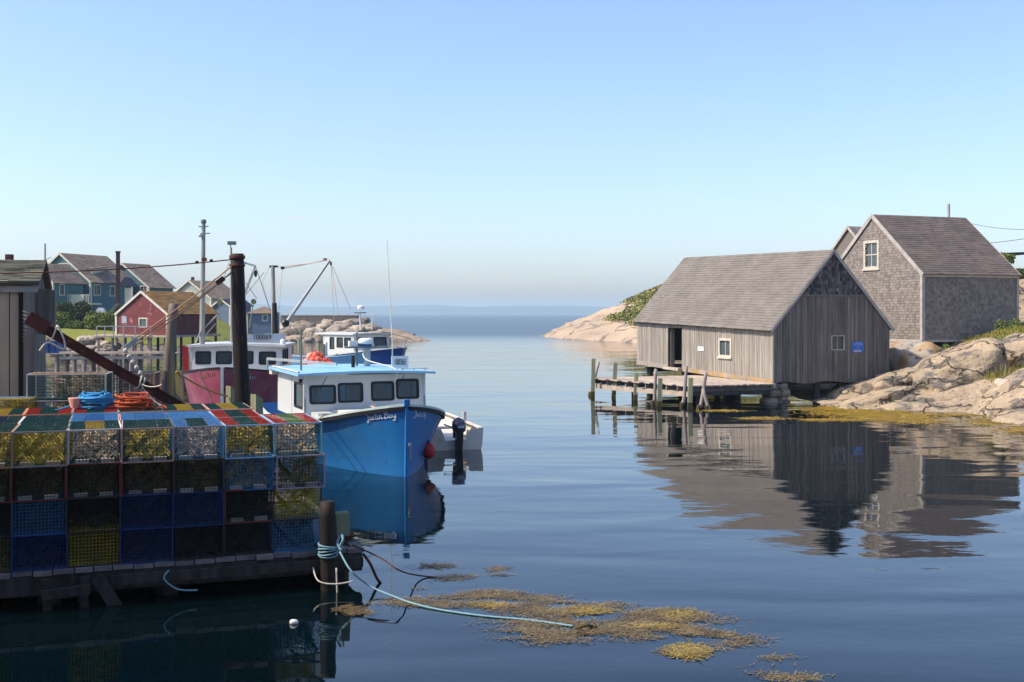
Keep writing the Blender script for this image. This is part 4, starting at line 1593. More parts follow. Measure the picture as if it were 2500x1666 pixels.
# columns from the right (0) to the left edge (7); tiers bottom..top: (wire, frame, top colours, net)
FRONT = {
    0: [('blue', 'blue', GG, 'grey'), ('yellow', 'dark', GG, 'gold'), ('dark', 'lilac', GG, 'grey'), ('green', 'sky', ('red', 'lime', 'red'), 'tan')],
    1: [('black', 'dark', GG, 'grey'), ('black', 'red', GG, 'olive'), ('blue', 'blue', ('blue', 'blue', 'blue'), 'grey'), ('green', 'sky', ('red', 'green', 'red'), 'gold')],
    2: [('black', 'dark', GG, 'grey'), ('navy', 'navy', ('navy',) * 3, 'grey'), ('dark', 'dark', GG, 'gold'), ('blue', 'grey', ('sky', 'green', 'sky'), 'tan')],
    3: [('navy', 'navy', ('navy',) * 3, 'grey'), ('navy', 'navy', ('navy',) * 3, 'grey'), ('dark', 'red', GG, 'gold'), ('green', 'pink', GG, 'gold')],
    4: [('yellow', 'dark', ('yellow',) * 3, 'olive'), ('black', 'dark', GG, 'olive'), ('dark', 'red', GG, 'gold'), ('green', 'white', ('green', 'yellow', 'green'), 'tan')],
    5: [('navy', 'navy', ('navy',) * 3, 'grey'), ('blue', 'blue', ('navy',) * 3, 'grey'), ('dark', 'red', GG, 'gold'), ('yellow', 'grey', GG, 'gold')],
    6: [('olive', 'dark', GG, 'olive'), ('black', 'dark', GG, 'olive'), ('dark', 'red', GG, 'gold'), ('olive', 'orange', GG, 'gold')],
    7: [('olive', 'dark', GG, 'olive'), ('black', 'dark', GG, 'olive'), ('dark', 'dark', GG, 'gold'), ('green', 'orange', GG, 'tan')],
}
MIDDLE = {1: ('green', 'pink', ('red', 'green', 'red')), 2: ('blue', 'sky', ('sky', 'sky', 'sky')), 3: ('blue', 'pink', ('sky', 'sky', 'sky')),
          4: ('blue', 'pink', ('sky', 'blue', 'sky')), 5: ('green', 'white', GG), 6: ('dark', 'white', ('green', 'navy', 'green')), 7: ('green', 'white', GG)}
BACK = {1: ('green', 'pink', ('green', 'yellow', 'green')), 2: ('green', 'orange', ('green', 'yellow', 'green')), 3: ('green', 'pink', GG), 4: ('green', 'sky', ('red', 'green', 'red')),
        5: ('green', 'orange', ('red', 'green', 'red')), 6: ('yellow', 'orange', ('yellow', 'yellow', 'green')), 7: ('green', 'orange', ('yellow', 'yellow', 'green'))}
wname = {'yellow': 'yellow', 'green': 'dark green', 'dark': 'dark', 'blue': 'light blue', 'navy': 'deep blue', 'olive': 'olive', 'black': 'black', 'grey': 'grey'}
for col in range(8):
    for ti in range(4):
        wi, fr, tp, ne = FRONT[col][ti]
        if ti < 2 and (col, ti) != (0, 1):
            ne = 'shade_dark'  # near-black net colour stands in for shade in the lower tiers
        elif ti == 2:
            ne = {'gold': 'brown', 'grey': 'olive'}.get(ne, ne)  # net colour darkened as shade one tier below the top
        dx, dy, rr = R.uniform(-.014, .014), R.uniform(-.035, .035), R.uniform(-.022, .022)
        if (col, ti) == (0, 2):
            dx, dy = .035, -.05
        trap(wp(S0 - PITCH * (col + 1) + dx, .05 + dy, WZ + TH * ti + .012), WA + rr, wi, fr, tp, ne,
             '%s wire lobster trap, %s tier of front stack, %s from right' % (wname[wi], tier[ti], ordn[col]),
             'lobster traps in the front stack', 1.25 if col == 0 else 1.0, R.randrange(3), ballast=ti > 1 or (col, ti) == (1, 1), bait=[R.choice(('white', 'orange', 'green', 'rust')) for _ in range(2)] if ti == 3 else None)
for ri, (tab, t0, rn) in enumerate(((MIDDLE, 1.22, 'middle'), (BACK, 2.40, 'rear'))):
    for col in range(1, 8):
        for ti in range(4):
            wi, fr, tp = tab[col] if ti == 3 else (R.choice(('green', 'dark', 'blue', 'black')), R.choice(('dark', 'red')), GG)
            trap(wp(S0 - PITCH * (col + 1) + R.uniform(-.012, .012), t0 + R.uniform(-.02, .02), WZ + TH * ti + .012 + (.02 * ri)), WA + R.uniform(-.02, .02), wi, fr, tp, 'tan' if ti == 3 else 'shade_dark',
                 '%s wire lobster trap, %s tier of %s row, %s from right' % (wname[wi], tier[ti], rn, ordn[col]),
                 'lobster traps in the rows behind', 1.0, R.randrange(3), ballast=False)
# the higher pile behind on the left, long sides towards us
tr_ = P(238, 905, 18.6)
for ti in range(5):
    base = WZ + .012 + .445 * ti
    trap(V((tr_.x + .12, tr_.y + .05, base)), WA + math.pi / 2 + .04 - .2, 'green' if ti == 4 else 'dark', ('white', 'red', 'dark', 'dark', 'dark')[4 - ti], ('yellow', 'orange', 'white') if ti == 4 else GG, 'tan',
         'dark trap with long netted side showing, %s of the tall pile' % ('bottom', 'second from the bottom', 'middle', 'second from the top', 'topmost')[ti], 'lobster traps in the tall pile', 1.06, ti % 3)
tl_ = P(62, 948, 17.9)
for ti in range(4):
    trap(V((tl_.x, tl_.y + .1, WZ + .012 + .47 * ti)), WA + math.pi / 2 - .15, 'yellow' if ti == 3 else 'dark', 'yellow' if ti == 3 else 'dark', ('yellow', 'white', 'sky') if ti == 3 else GG, 'gold',
         'slatted trap at the left picture edge, %s of its pile' % ('bottom', 'second from the bottom', 'second from the top', 'topmost')[ti], 'lobster traps piled at the left edge', 1.0, 1)
tb_ = P(372, 922, 20.3)
for ti in range(5):
    trap(V((tb_.x, tb_.y + .1, WZ + .012 + .425 * ti)), WA + math.pi / 2 - .2, 'dark' if ti != 3 else 'green', 'pink' if ti > 2 else 'dark', GG, 'tan',
         'empty pink framed trap under the rusty boom, %s of its pile' % ('bottom', 'second from the bottom', 'middle', 'second from the top', 'topmost')[ti], 'pink framed traps under the boom', .95, 2)

# rope coils thrown on the traps
def coil(name, c, rad, mat_, label, seed, tail=None, tail_mat=None, hollow=True):
    rr = random.Random(seed)
    t = thing(name, label, 'rope', c)
    mb = MB()
    for k in range(26):
        f = rr.uniform(.45, 1) if hollow else rr.uniform(.1, 1)
        ph = rr.uniform(0, 6.28)
        zc = rr.uniform(.02, .19) * (1.15 - .5 * abs(f - .7))
        w1 = rr.uniform(-.03, .03)
        pts = [V(c) + V((math.cos(a) * rad * f + w1, math.sin(a) * rad * .85 * f, zc + .035 * math.sin(a + ph) + .012 * math.sin(3 * a + ph))) for a in [2 * math.pi * i / 20 for i in range(21)]]
        mb.tube(pts, .014, 5, caps=False)
    part('rope_turns', mb, mat_, t, smooth=True)
    if tail:
        mb = MB()
        mb.tube(smoothpath(tail, 6), .014, 5)
        part('rope_tail', mb, tail_mat or mat_, t, smooth=True)
    return t


zt = WZ + 4 * TH + .06
c1 = G(232, 996, zt)
coil('rope_coil', c1, .25, M['rope_blue'], 'bright blue rope coil lying on top of the rear traps', 3, [c1 + V((-.2, -.1, .1)), c1 + V((-.38, -.12, .02)), c1 + V((-.52, -.22, -.02))])
mb = MB()
for k in range(12):
    mb.tube([c1 + V((-.25 + .10 * math.cos(a) * (.5 + .04 * k), -.14 + .07 * math.sin(a), .02 + .012 * k)) for a in [2 * math.pi * i / 12 for i in range(13)]], .012, 5, caps=False)
tag(part('orange_rope_hank', mb, M['buoy_pink'], smooth=True), 'small faded orange rope hank beside the blue coil', 'rope')
c2 = G(330, 1000, zt - .02)
coil('rope_coil', c2, .29, M['rope_orange'], 'rust orange rope heap lying on top of the rear traps', 5,
     [c2 + V((.2, -.05, .1)), c2 + V((.34, -.1, .02)), c2 + V((.42, -.02, .06)), c2 + V((.5, -.06, .02))], hollow=False)

# ------------------------------------------------------------------ lines trailing into the water
def rope_obj(name, pts, r, m_, label, n=8):
    mb = MB()
    mb.tube(smoothpath(pts, n), r, 6)
    return tag(part(name, mb, m_, smooth=True), label, 'rope')


rope_obj('mooring_rope', [c0 + V((.17, -.09, .52)), P(858, 1395, 14.9), G(905, 1432, .10), G(960, 1456, .03), G(1010, 1474, .02), G(1080, 1490, .012), G(1180, 1504, .012), G(1290, 1514, .012), G(1400, 1529, .012)],
         .013, M['rope_cyan'], 'light blue rope running from the corner pile out over the seaweed')
rope_obj('mooring_rope', [b0 + V((.2, -.42, .02)), P(930, 1363, 15.2), P(975, 1393, 14.9), G(1020, 1405, .05), G(1078, 1411, .0)], .011, M['rope_dark'],
         'thin dark line from the wharf corner to the water')
rope_obj('mooring_rope', [wp(-.02, .1, WZ - .1), wp(.06, .0, .25), wp(.14, -.05, .06), wp(.22, -.1, -.05)], .02, M['rope_dark'], 'short dark line hanging down the wharf corner')
rope_obj('mooring_rope', [wp(-2.6, -.12, .40), wp(-2.66, -.16, .30), wp(-2.5, -.18, .16), wp(-2.25, -.16, .12)], .011, M['rope_cyan'], 'small light blue loop hanging below the wharf front')
mb = MB()
fz = G(718, 1519, .02)
mb.blob(fz, (.055, .04, .035), 3, 12, 8, .2)
tag(part('floating_scrap', mb, M['plate_white'], smooth=True), 'small white scrap floating on the black water', 'float')

# ------------------------------------------------------------------ boats
def rrect(u0, v0, u1, v1, r, n=5):
    pts = []
    for cx, cy, a0 in ((u1 - r, v1 - r, 0), (u0 + r, v1 - r, 90), (u0 + r, v0 + r, 180), (u1 - r, v0 + r, 270)):
        for k in range(n):
            a = math.radians(a0 + 90 * k / (n - 1))
            pts.append((cx + r * math.cos(a), cy + r * math.sin(a)))
    return pts


class Hull:
    """lobster-boat hull; local x points forward from the stem foot, y to the picture's right, z up from the water"""
    def __init__(s, L, beam, sheer, rake=0.25, full=0.42, flare=0.45, transom=0.86):
        s.L, s.B, s.sheer, s.rake, s.full, s.flare, s.tr = L, beam / 2, sheer, rake, full, flare, transom

    def zs(s, a):
        return interp_s(s.sheer, a)

    def b(s, a):
        t = min(1.0, a / (s.L * s.full))
        w_ = s.B * (1 - (1 - t) ** 2.35) ** 0.72
        return w_ * (1 - (1 - s.tr) * ss(s.L * .6, s.L, a))

    def pt(s, a, z, side):
        zs = s.zs(a)
        t = max(0.0, min(1.0, a / (s.L * .5)))
        ratio = (1 - s.flare) + s.flare * (t ** .8) * .88
        bb = s.b(a)
        if z >= 0:
            y = bb * (ratio + (1 - ratio) * (z / zs) ** 1.25)
        else:
            y = bb * ratio * max(0.0, 1 - (-z / .7) ** 1.6 * .6)
        x = -a + s.rake * (z / s.zs(0)) * max(0.0, 1 - a / (s.L * .35))
        return V((x, side * y, z))

    def outer(s):
        mb = MB()
        na, nz = 30, 12
        A = [s.L * (k / na) ** 1.5 for k in range(na + 1)]
        for side in (-1, 1):
            o = len(mb.v)
            for a in A:
                for j in range(nz + 1):
                    f = j / nz
                    z = -.45 + (s.zs(a) + .45) * f
                    mb.v.append(tuple(s.pt(a, z, side)))
            for i in range(na):
                for j in range(nz):
                    q0 = o + i * (nz + 1) + j
                    f = (q0, q0 + 1, q0 + nz + 2, q0 + nz + 1)
                    mb.f.append(f if side > 0 else f[::-1])
                    mb.t.append(.5)
        # transom
        l, r_ = [], []
        for j in range(nz + 1):
            z = -.45 + (s.zs(s.L) + .45) * j / nz
            l.append(s.pt(s.L, z, -1))
            r_.append(s.pt(s.L, z, 1))
        mb.add(l + r_, [(j, j + 1, nz + 1 + j + 1, nz + 1 + j) for j in range(nz)])
        return mb

    def deck(s, a0, a1, dz, inset=.05, n=18, abs_z=None):
        mb = MB()
        L_, R_ = [], []
        for k in range(n + 1):
            a = a0 + (a1 - a0) * k / n
            z = s.zs(a) - dz if abs_z is None else abs_z
            for lst, sd_ in ((L_, -1), (R_, 1)):
                p = s.pt(a, z, sd_)
                p.y -= sd_ * min(inset, abs(p.y))
                lst.append(p)
        mb.add(L_ + R_, [(i, i + 1, n + 1 + i + 1, n + 1 + i) for i in range(n)])
        return mb

    def rail(s, side, off, w_, h_, dz, a0=0.02, a1=None, n=26):
        """strip following the sheer"""
        mb = MB()
        a1 = a1 or s.L
        pts = []
        for k in range(n + 1):
            a = a0 + (a1 - a0) * (k / n) ** 1.3
            p = s.pt(a, s.zs(a) + dz, side)
            p.y += side * off
            pts.append(p)
        for p, q in zip(pts, pts[1:]):
            d_ = (q - p)
            nrm = V((-d_.y, d_.x, 0)).normalized() * (w_ / 2)
            up = V((0, 0, h_ / 2))
            d_ = d_ * .03
            p, q = p - d_, q + d_
            mb.hexa([p - nrm - up, q - nrm - up, q + nrm - up, p + nrm - up, p - nrm + up, q - nrm + up, q + nrm + up, p + nrm + up])
        return mb

    def inner(s, a0, a1, zf, n=14, th=.09):
        mb = MB()
        for side in (-1, 1):
            vs = []
            for k in range(n + 1):
                a = a0 + (a1 - a0) * k / n
                for z in (zf, s.zs(a)):
                    p = s.pt(a, z, side)
                    p.y -= side * th
                    vs.append(p)
            mb.add(vs, [(2 * i, 2 * i + 1, 2 * i + 3, 2 * i + 2) for i in range(n)])
        return mb


def interp_s(tab, x):
    if x <= tab[0][0]:
        return tab[0][1]
    for (a, b), (c, d) in zip(tab, tab[1:]):
        if x <= c:
            return b + (d - b) * (x - a) / (c - a)
    return tab[-1][1]


def smooth_tab(tab, n=24):
    """rounded version of a station table"""
    pts = smoothpath([(a, b, 0) for a, b in tab], 6)
    return [(p.x, p.y) for p in pts]


def panel_with_windows(mb, o, du, dv, dn, W, Hh, ops, th=.06):
    us = sorted({0, W} | {q for op in ops for q in (op[0], op[2])})
    for a, b in zip(us, us[1:]):
        m = (a + b) / 2
        lo = 0
        cuts = sorted([(op[1], op[3]) for op in ops if op[0] <= m <= op[2]])
        for (p, q) in cuts + [(Hh, None)]:
            if p - lo > 1e-4:
                c = [o + du * x + dv * y + dn * z for z in (0, -th) for x, y in ((a, lo), (b, lo), (b, p), (a, p))]
                mb.hexa(c)
            lo = q
    return mb


def boat_window(root, o, du, dv, dn, op, r=.07, gask=.035, label=None):
    """rounded black gasket with a pane of its own"""
    u0, v0, u1, v1 = op

    def q(p, off):
        return o + du * p[0] + dv * p[1] + dn * off
    mb = MB()
    out, inn = rrect(u0 - .02, v0 - .02, u1 + .02, v1 + .02, r), rrect(u0 + gask, v0 + gask, u1 - gask, v1 - gask, r * .8)
    mb.ring([q(p, .012) for p in out], [q(p, .012) for p in inn], dn * -.05)
    w_ = part('window', mb, M['rub_black'], root, world=False)
    mb = MB()
    mb.prism([q(p, -.02) for p in rrect(u0 + gask * .5, v0 + gask * .5, u1 - gask * .5, v1 - gask * .5, r * .8)], dn * -.006)
    part('pane', mb, M['glass_boat'], w_, world=False)
    return w_


SCRIPT = {
    'J': (.62, [[(.12, .74), (.2, .93), (.4, .94), (.64, 1.0)], [(.52, .95), (.48, .6), (.42, .1), (.34, -.25), (.18, -.38), (.04, -.3), (.12, -.14), (.36, -.04)]]),
    'u': (.50, [[(0, .5), (.02, .15), (.12, 0), (.25, .08), (.34, .5)], [(.34, .5), (.34, .1), (.42, 0), (.5, .08)]]),
    's': (.46, [[(0, .05), (.2, .52), (.17, .3), (.3, .12), (.2, 0), (.02, .04)], [(.2, 0), (.38, .08)]]),
    't': (.40, [[(.15, .85), (.1, .15), (.18, 0), (.32, .08)], [(0, .55), (.3, .58)]]),
    'i': (.30, [[(.05, .5), (.04, .12), (.12, 0), (.24, .08)], [(.08, .70), (.10, .78)]]),
    'n': (.46, [[(0, .48), (.06, .5), (.05, 0)], [(.05, .3), (.18, .5), (.28, .42), (.27, .1), (.34, 0), (.44, .08)]]),
    'B': (.66, [[(.2, .95), (.15, .5), (.1, 0)], [(.0, .78), (.12, 1.0), (.45, 1.0), (.5, .76), (.25, .55), (.5, .46), (.54, .15), (.3, 0), (.05, 0), (-.08, .14)]]),
    'o': (.42, [[(.28, .48), (.12, .48), (0, .25), (.12, 0), (.3, .08), (.34, .34), (.26, .48), (.4, .42)]]),
    'y': (.50, [[(0, .5), (.04, .15), (.15, .05), (.3, .2), (.36, .5)], [(.36, .5), (.32, 0), (.25, -.35), (.1, -.42), (.04, -.3)]]),
    ' ': (.26, []),
}


def script_ribbons(text, wd=.066):
    """list of (left, right) outline strips in text units for hand-drawn cursive"""
    x, out = 0.0, []
    for ch in text:
        adv, strokes = SCRIPT[ch]
        for st_ in strokes:
            pts = smoothpath([(p[0] + x, p[1], 0) for p in st_], 5)
            strip = []
            for i, p in enumerate(pts):
                d_ = (pts[min(i + 1, len(pts) - 1)] - pts[max(i - 1, 0)]).normalized()
                nrm = V((-d_.y, d_.x, 0))
                k = wd * (1.25 if abs(d_.y) > .6 else .8)
                strip.append((p - nrm * k, p + nrm * k))
            out.append(strip)
        x += adv
    return out, x


def text_on_hull(hull, root, text, a_l, a_r, z_l, z_r, hgt, side, m_, name='lettering', pieces=None):
    """cursive lettering laid on the hull skin between two stations"""
    rib, W = script_ribbons(text)
    mb = MB()
    for strip in rib:
        vs = []
        for pr in strip:
            for p in pr:
                f = p.x / W
                a = a_l + (a_r - a_l) * f
                z = z_l + (z_r - z_l) * f + p.y * hgt
                q = hull.pt(a, z, side)
                q.y += side * .018
                q.x += .004
                vs.append(q)
        n_ = len(strip)
        mb.add(vs, [(2 * i, 2 * i + 1, 2 * i + 3, 2 * i + 2) for i in range(n_ - 1)])
    o = part(name, mb, m_, root, world=False)
    return o


def text_mesh(s, size, extr=.004, bold=0.0):
    cu = bpy.data.curves.new('digits', 'FONT')
    cu.body = s
    cu.size = size
    cu.extrude = extr
    cu.offset = bold
    cu.align_x, cu.align_y = 'CENTER', 'CENTER'
    ob = bpy.data.objects.new('digits', cu)
    C.objects.link(ob)
    dg = bpy.context.evaluated_depsgraph_get()
    me = bpy.data.meshes.new_from_object(ob.evaluated_get(dg))
    bpy.data.objects.remove(ob)
    return me


def boat_root(name, label, stem, theta):
    hx, hy = math.sin(theta), -math.cos(theta)
    return thing(name, label, 'boat', (stem.x, stem.y, 0), math.atan2(hy, hx))


def wheelhouse(root, a0, a1, hw, z0, z1, front_ops, side_ops, wallm, sides=(-1, 1), lean=.10, taper=.0):
    """walls with real window openings; local boat axes"""
    zz = V((0, 0, 1))
    Hh = z1 - z0
    mb = MB()
    of = V((-a0, -hw, z0))
    vup = (V((-lean, 0, Hh))).normalized()
    hv = math.hypot(lean, Hh)
    dn = V((0, 1, 0)).cross(vup).normalized()
    panel_with_windows(mb, of, V((0, 1, 0)), vup, dn, 2 * hw, hv, front_ops)
    fw = part('front_wall', mb, wallm, root, world=False)
    for op in front_ops:
        boat_window(root, of, V((0, 1, 0)), vup, dn, op)
    for sd_ in sides:
        ops = side_ops if sd_ == -1 else [(q[0], q[1], q[2], q[3]) for q in side_ops]
        o = V((-a0 - lean * .5, sd_ * hw, z0))
        mb = MB()
        panel_with_windows(mb, o, V((-1, 0, 0)), zz, V((0, sd_, 0)), a1 - a0 - lean * .5, Hh, ops)
        mb.hexa([V((-a0, sd_ * hw, z0)), V((-a0 - lean * .5, sd_ * hw, z0)), V((-a0 - lean * .5, sd_ * (hw - .06), z0)), V((-a0, sd_ * (hw - .06), z0)),
                 V((-a0 - lean, sd_ * hw, z1)), V((-a0 - lean, sd_ * hw, z1)) + V((-.01, 0, 0)), V((-a0 - lean - .01, sd_ * (hw - .06), z1)), V((-a0 - lean, sd_ * (hw - .06), z1))])
        part('side_wall', mb, wallm, root, world=False)
        for op in ops:
            boat_window(root, o, V((-1, 0, 0)), zz, V((0, sd_, 0)), op, .05, .03)
    return fw


def roof_slab(root, a0, a1, hw, z, th, m_, crown=.07, name='cabin_roof', edge=None, tilt=0.0):
    mb = MB()
    n = 8
    for side in (0,):
        vs, fs = [], []
        for a in (a0, a1):
            for k in range(n + 1):
                y = -hw + 2 * hw * k / n
                zc = z + crown * (1 - (y / hw) ** 2) + tilt * (a - a0)
                vs += [V((-a, y, zc)), V((-a, y, zc - th))]
        m2 = 2 * (n + 1)
        for k in range(n):
            fs += [(2 * k, 2 * k + 2, m2 + 2 * k + 2, m2 + 2 * k), (2 * k + 1, m2 + 2 * k + 1, m2 + 2 * k + 3, 2 * k + 3),
                   (2 * k, 2 * k + 1, 2 * k + 3, 2 * k + 2), (m2 + 2 * k, m2 + 2 * k + 2, m2 + 2 * k + 3, m2 + 2 * k + 1)]
        fs += [(0, m2, m2 + 1, 1), (2 * n, 2 * n + 1, m2 + 2 * n + 1, m2 + 2 * n)]
        mb.add(vs, fs)
    return part(name, mb, m_, root, world=False)


def hull_px(hull, root, a, z, side):
    m_ = parent_matrix(root)
    p = m_ @ hull.pt(a, z, side)
    return CX + F * p.x / p.y, HY + F * (H - p.z) / p.y


def find_on_hull(hull, root, px, py, side, amax=4.5):
    """station and height on the hull skin seen at a photo pixel"""
    best = None
    for i in range(160):
        a = .02 + amax * i / 160
        lo, hi = 0.05, hull.zs(a)
        for _ in range(18):
            m_ = (lo + hi) / 2
            if hull_px(hull, root, a, m_, side)[1] > py:
                lo = m_
            else:
                hi = m_
        e = abs(hull_px(hull, root, a, lo, side)[0] - px)
        if best is None or e < best[0]:
            best = (e, a, lo)
    return best[1], best[2]


# --- the blue boat
stem = G(990, 1165)
th1 = math.radians(22)
jb = boat_root('blue_lobster_boat', 'bright blue hulled lobster boat with white wheelhouse, bow towards us', stem, th1)
HJ = Hull(11.0, 3.75, smooth_tab([(0, 1.60), (.8, 1.43), (1.6, 1.26), (2.6, 1.10), (4, .98), (6, .88), (8.5, .84), (11, .92)]), .06, .38, .55)
part('hull', HJ.outer(), M['hull_blue'], jb, world=False, smooth=True)
for sd_ in (-1, 1):
    part('cap_rail', HJ.rail(sd_, -.04, .13, .05, .03), M['mint'], jb, world=False)
    part('rub_rail', HJ.rail(sd_, .02, .07, .075, -.045), M['rub_black'], jb, world=False)
    part('sheer_band', HJ.rail(sd_, .012, .03, .26, -.25, 6.2), M['cream'], jb, world=False)
part('deck', HJ.deck(.1, 7.2, .06), M['white'], jb, world=False)
part('cockpit_floor', HJ.deck(7.2, 10.95, 0, .08, abs_z=.30), M['plate_grey'], jb, world=False)
part('bulwark', HJ.inner(7.2, 10.95, .30), M['white'], jb, world=False)
mb = MB()
mb.bar(V((.02, 0, -.45)), V((.07, 0, 1.70)), .05, .08, up=(1, 0, 0))
mb.box((.075, 0, 1.69), (.13, .13, .14))
part('stem_post', mb, M['stem_blue'], jb, world=False)
mb = MB()
mb.bar(V((.05, .10, .38)), V((.10, .085, .72)), .03)
mb.box((.11, .07, .74), (.05, .06, .05))
part('towing_eye', mb, M['alu'], jb, world=False)
zr = 2.14
fo = []
for u0, u1, v0, v1 in ((.16, .80, .42, .86), (.88, 1.50, .44, .90), (1.74, 2.32, .46, .92), (2.40, 2.98, .49, .97)):
    fo.append((u0, v0, u1, v1))
wheelhouse(jb, 3.44, 7.05, 1.585, 1.02, zr, fo, [(.15, .28, 1.2, .90)], M['white'], lean=.12)
mb = MB()
panel_with_windows(mb, V((-7.05, -1.585, 1.02)), V((0, 1, 0)), V((0, 0, 1)), V((-1, 0, 0)), 3.17, zr - 1.02, [(1.1, 0, 2.0, .95)])
part('rear_wall', mb, M['white'], jb, world=False)
mb = MB()
for x_ in (5.02,):
    mb.bar(V((-x_, -1.592, 1.04)), V((-x_, -1.592, zr - .02)), .025, .012, up=(0, 1, 0))
part('door_seam', mb, M['plate_grey'], jb, world=False)
mb = MB()
mb.box((-3.75, -1.62, 2.0), (.10, .07, .09))
part('side_lamp', mb, M['rub_black'], jb, world=False)
for y_ in (-1.05, .95):
    mb = MB()
    mb.bar(V((-3.28, y_, zr - .02)), V((-3.33, y_ - .18, zr - .36)), .018)
    part('wiper', mb, M['rub_black'], jb, world=False)
rs = roof_slab(jb, 3.25, 7.45, 1.78, zr + .055, .06, M['roof_blue'], .05)
mb = MB()
mb.box((-7.25, -1.6, zr - .09), (.4, .3, .10))
part('roof_bracket', mb, M['cream'], jb, world=False)
mb = MB()
mb.box((-5.35, -1.70, zr + .095), (3.6, .05, .03))
part('roof_hand_rail', mb, M['cream'], jb, world=False)
mb = MB()
mb.box((-3.6, 1.3, zr + .13), (.06, .75, .03))
for y in (1.0, 1.3, 1.6):
    mb.box((-3.6, y, zr + .10), (.03, .03, .06))
part('roof_hand_rail', mb, M['cream'], jb, world=False)
# trunk cabin and hatch on the foredeck
mb = MB()
mb.hexa([V((-3.4, -.95, .98)), V((-1.7, -.42, 1.18)), V((-1.7, .60, 1.18)), V((-3.4, .95, .98)), V((-3.4, -.9, 1.27)), V((-1.75, -.40, 1.40)), V((-1.75, .55, 1.40)), V((-3.4, .9, 1.27))])
part('trunk_cabin', mb, M['white'], jb, world=False)
mb = MB()
mb.hexa([V((-3.42, -1.42, 1.0)), V((-3.1, -1.30, 1.0)), V((-3.1, -.72, 1.0)), V((-3.42, -.72, 1.0)), V((-3.42, -1.42, 1.24)), V((-3.18, -1.30, 1.22)), V((-3.18, -.72, 1.22)), V((-3.42, -.72, 1.24))])
part('side_locker', mb, M['white'], jb, world=False)
mb = MB()
o = V((-3.13, -1.22, 1.05))
mb.prism([o + V((.006 - .07 * (p[1] / .2), p[0], p[1])) for p in rrect(0, 0, .42, .14, .06)], (.01, 0, 0))
part('locker_opening', mb, M['rub_black'], jb, world=False)
mb = MB()
mb.tube(smoothpath([V((-3.0, .1, 1.40)), V((-2.2, -.2, 1.43)), V((-1.5, .05, 1.38)), V((-.8, -.2, 1.44)), V((-.55, .1, 1.48)), V((-.9, .25, 1.42)), V((-1.3, -.1, 1.40)), V((-1.0, -.35, 1.40)), V((-.6, -.3, 1.46))], 6), .016, 5)
part('bow_line', mb, M['wire_pink'], jb, world=False)
mb = MB()
o1, o2 = HJ.pt(2.1, HJ.zs(2.1) + .06, -1), HJ.pt(1.75, HJ.zs(1.75) + .06, -1)
inv = parent_matrix(jb).inverted()
mb.tube([o1, inv @ P(700, 1078, 24)], .013, 5)
mb.tube([o2, inv @ P(715, 1085, 24)], .013, 5)
part('spring_line', mb, M['rope_tan'], jb, world=False)
# gear on the roof: radar shelf, dome, lamp box, whip aerial, exhaust, number board
zb = zr + .62
bp0, bp1 = inv @ P(842, 840, 31.3), inv @ P(948, 838, 31.6)
mb = MB()
mb.bar(V((bp0.x, bp0.y, zb)), V((bp1.x, bp1.y, zb)), .28, .05)
part('radar_shelf', mb, M['alu_green'], jb, world=False)
mp_ = (bp0 + bp1) / 2
mb = MB()
mb.tube([V((mp_.x, mp_.y + .02, zr)), V((mp_.x, mp_.y + .02, zb))], .085, 10)
part('shelf_post', mb, M['alu'], jb, world=False)
mb = MB()
ap = inv @ P(871, 812, 31.4)
mb.tube([V((ap.x, ap.y, zr)), V((ap.x, ap.y, ap.z))], .035, 8)
part('shelf_post', mb, M['alu_green'], jb, world=False)
ra = inv @ P(893, 838, 31.45)
mb = MB()
mb.lathe(V((ra.x, ra.y, zb + .02)), [(.15, 0), (.17, .03), (.17, .07)], 18)
rd = part('radar_base', mb, M['navy'], jb, world=False)
mb = MB()
mb.lathe(V((ra.x, ra.y, zb + .09)), [(.17, 0), (.215, .015), (.215, .09), (.19, .145), (.10, .165)], 20)
part('radar_dome', mb, M['plate_white'], jb, world=False, smooth=True)
la = inv @ P(862, 838, 31.35)
mb = MB()
mb.box(V((la.x, la.y, zb + .10)), (.10, .25, .15), .1)
part('lamp_box', mb, M['plate_white'], jb, world=False)
w0 = inv @ P(958, 838, 31.5)
w1 = inv @ P(945, 586, 31.5)
mb = MB()
mb.tube([V((w0.x, w0.y, zr)), V((w0.x, w0.y, w0.z)), w0.lerp(w1, .4), w1], .022, 6, .007)
part('whip_aerial', mb, M['lamp_white'], jb, world=False)
ex = inv @ P(862, 900, 30.6)
mb = MB()
mb.tube([V((ex.x, ex.y, zr)), V((ex.x, ex.y, zr + .42))], .05, 10)
part('exhaust_pipe', mb, M['rub_black'], jb, world=False)
mb = MB()
ex2 = inv @ P(735, 912, 29.6)
mb.tube([V((ex2.x, ex2.y, zr)), V((ex2.x, ex2.y, zr + 1.12))], .028, 8)
part('aerial_stub', mb, M['alu_green'], jb, world=False)
rope_ = inv @ P(900, 905, 29.3)
mb = MB()
mb.tube(smoothpath([V((mp_.x, mp_.y - .1, zb - .05)), V((mp_.x + .5, mp_.y - .15, zr + .3)), V((-3.5, mp_.y + .05, zr + .16)), V((-3.28, mp_.y + .1, zr - .02)), V((-3.36, mp_.y + .04, zr - .22))], 6), .018, 5)
part('roof_line', mb, M['rope_white'], jb, world=False)
mb = MB()
b0_, b1_ = inv @ P(653, 887, 31.5), inv @ P(822, 905, 30.3)
mb.bar(V((b0_.x, b0_.y, zr + .3)), V((b1_.x, b1_.y, zr + .2)), .07)
mb.bar(V((b0_.x, b0_.y, zr)), V((b0_.x, b0_.y, zr + .3)), .05)
part('roof_spar', mb, M['alu'], jb, world=False)
nb0, nb1 = inv @ P(956, 893, 29.9), inv @ P(997, 891, 30.1)
mb = MB()
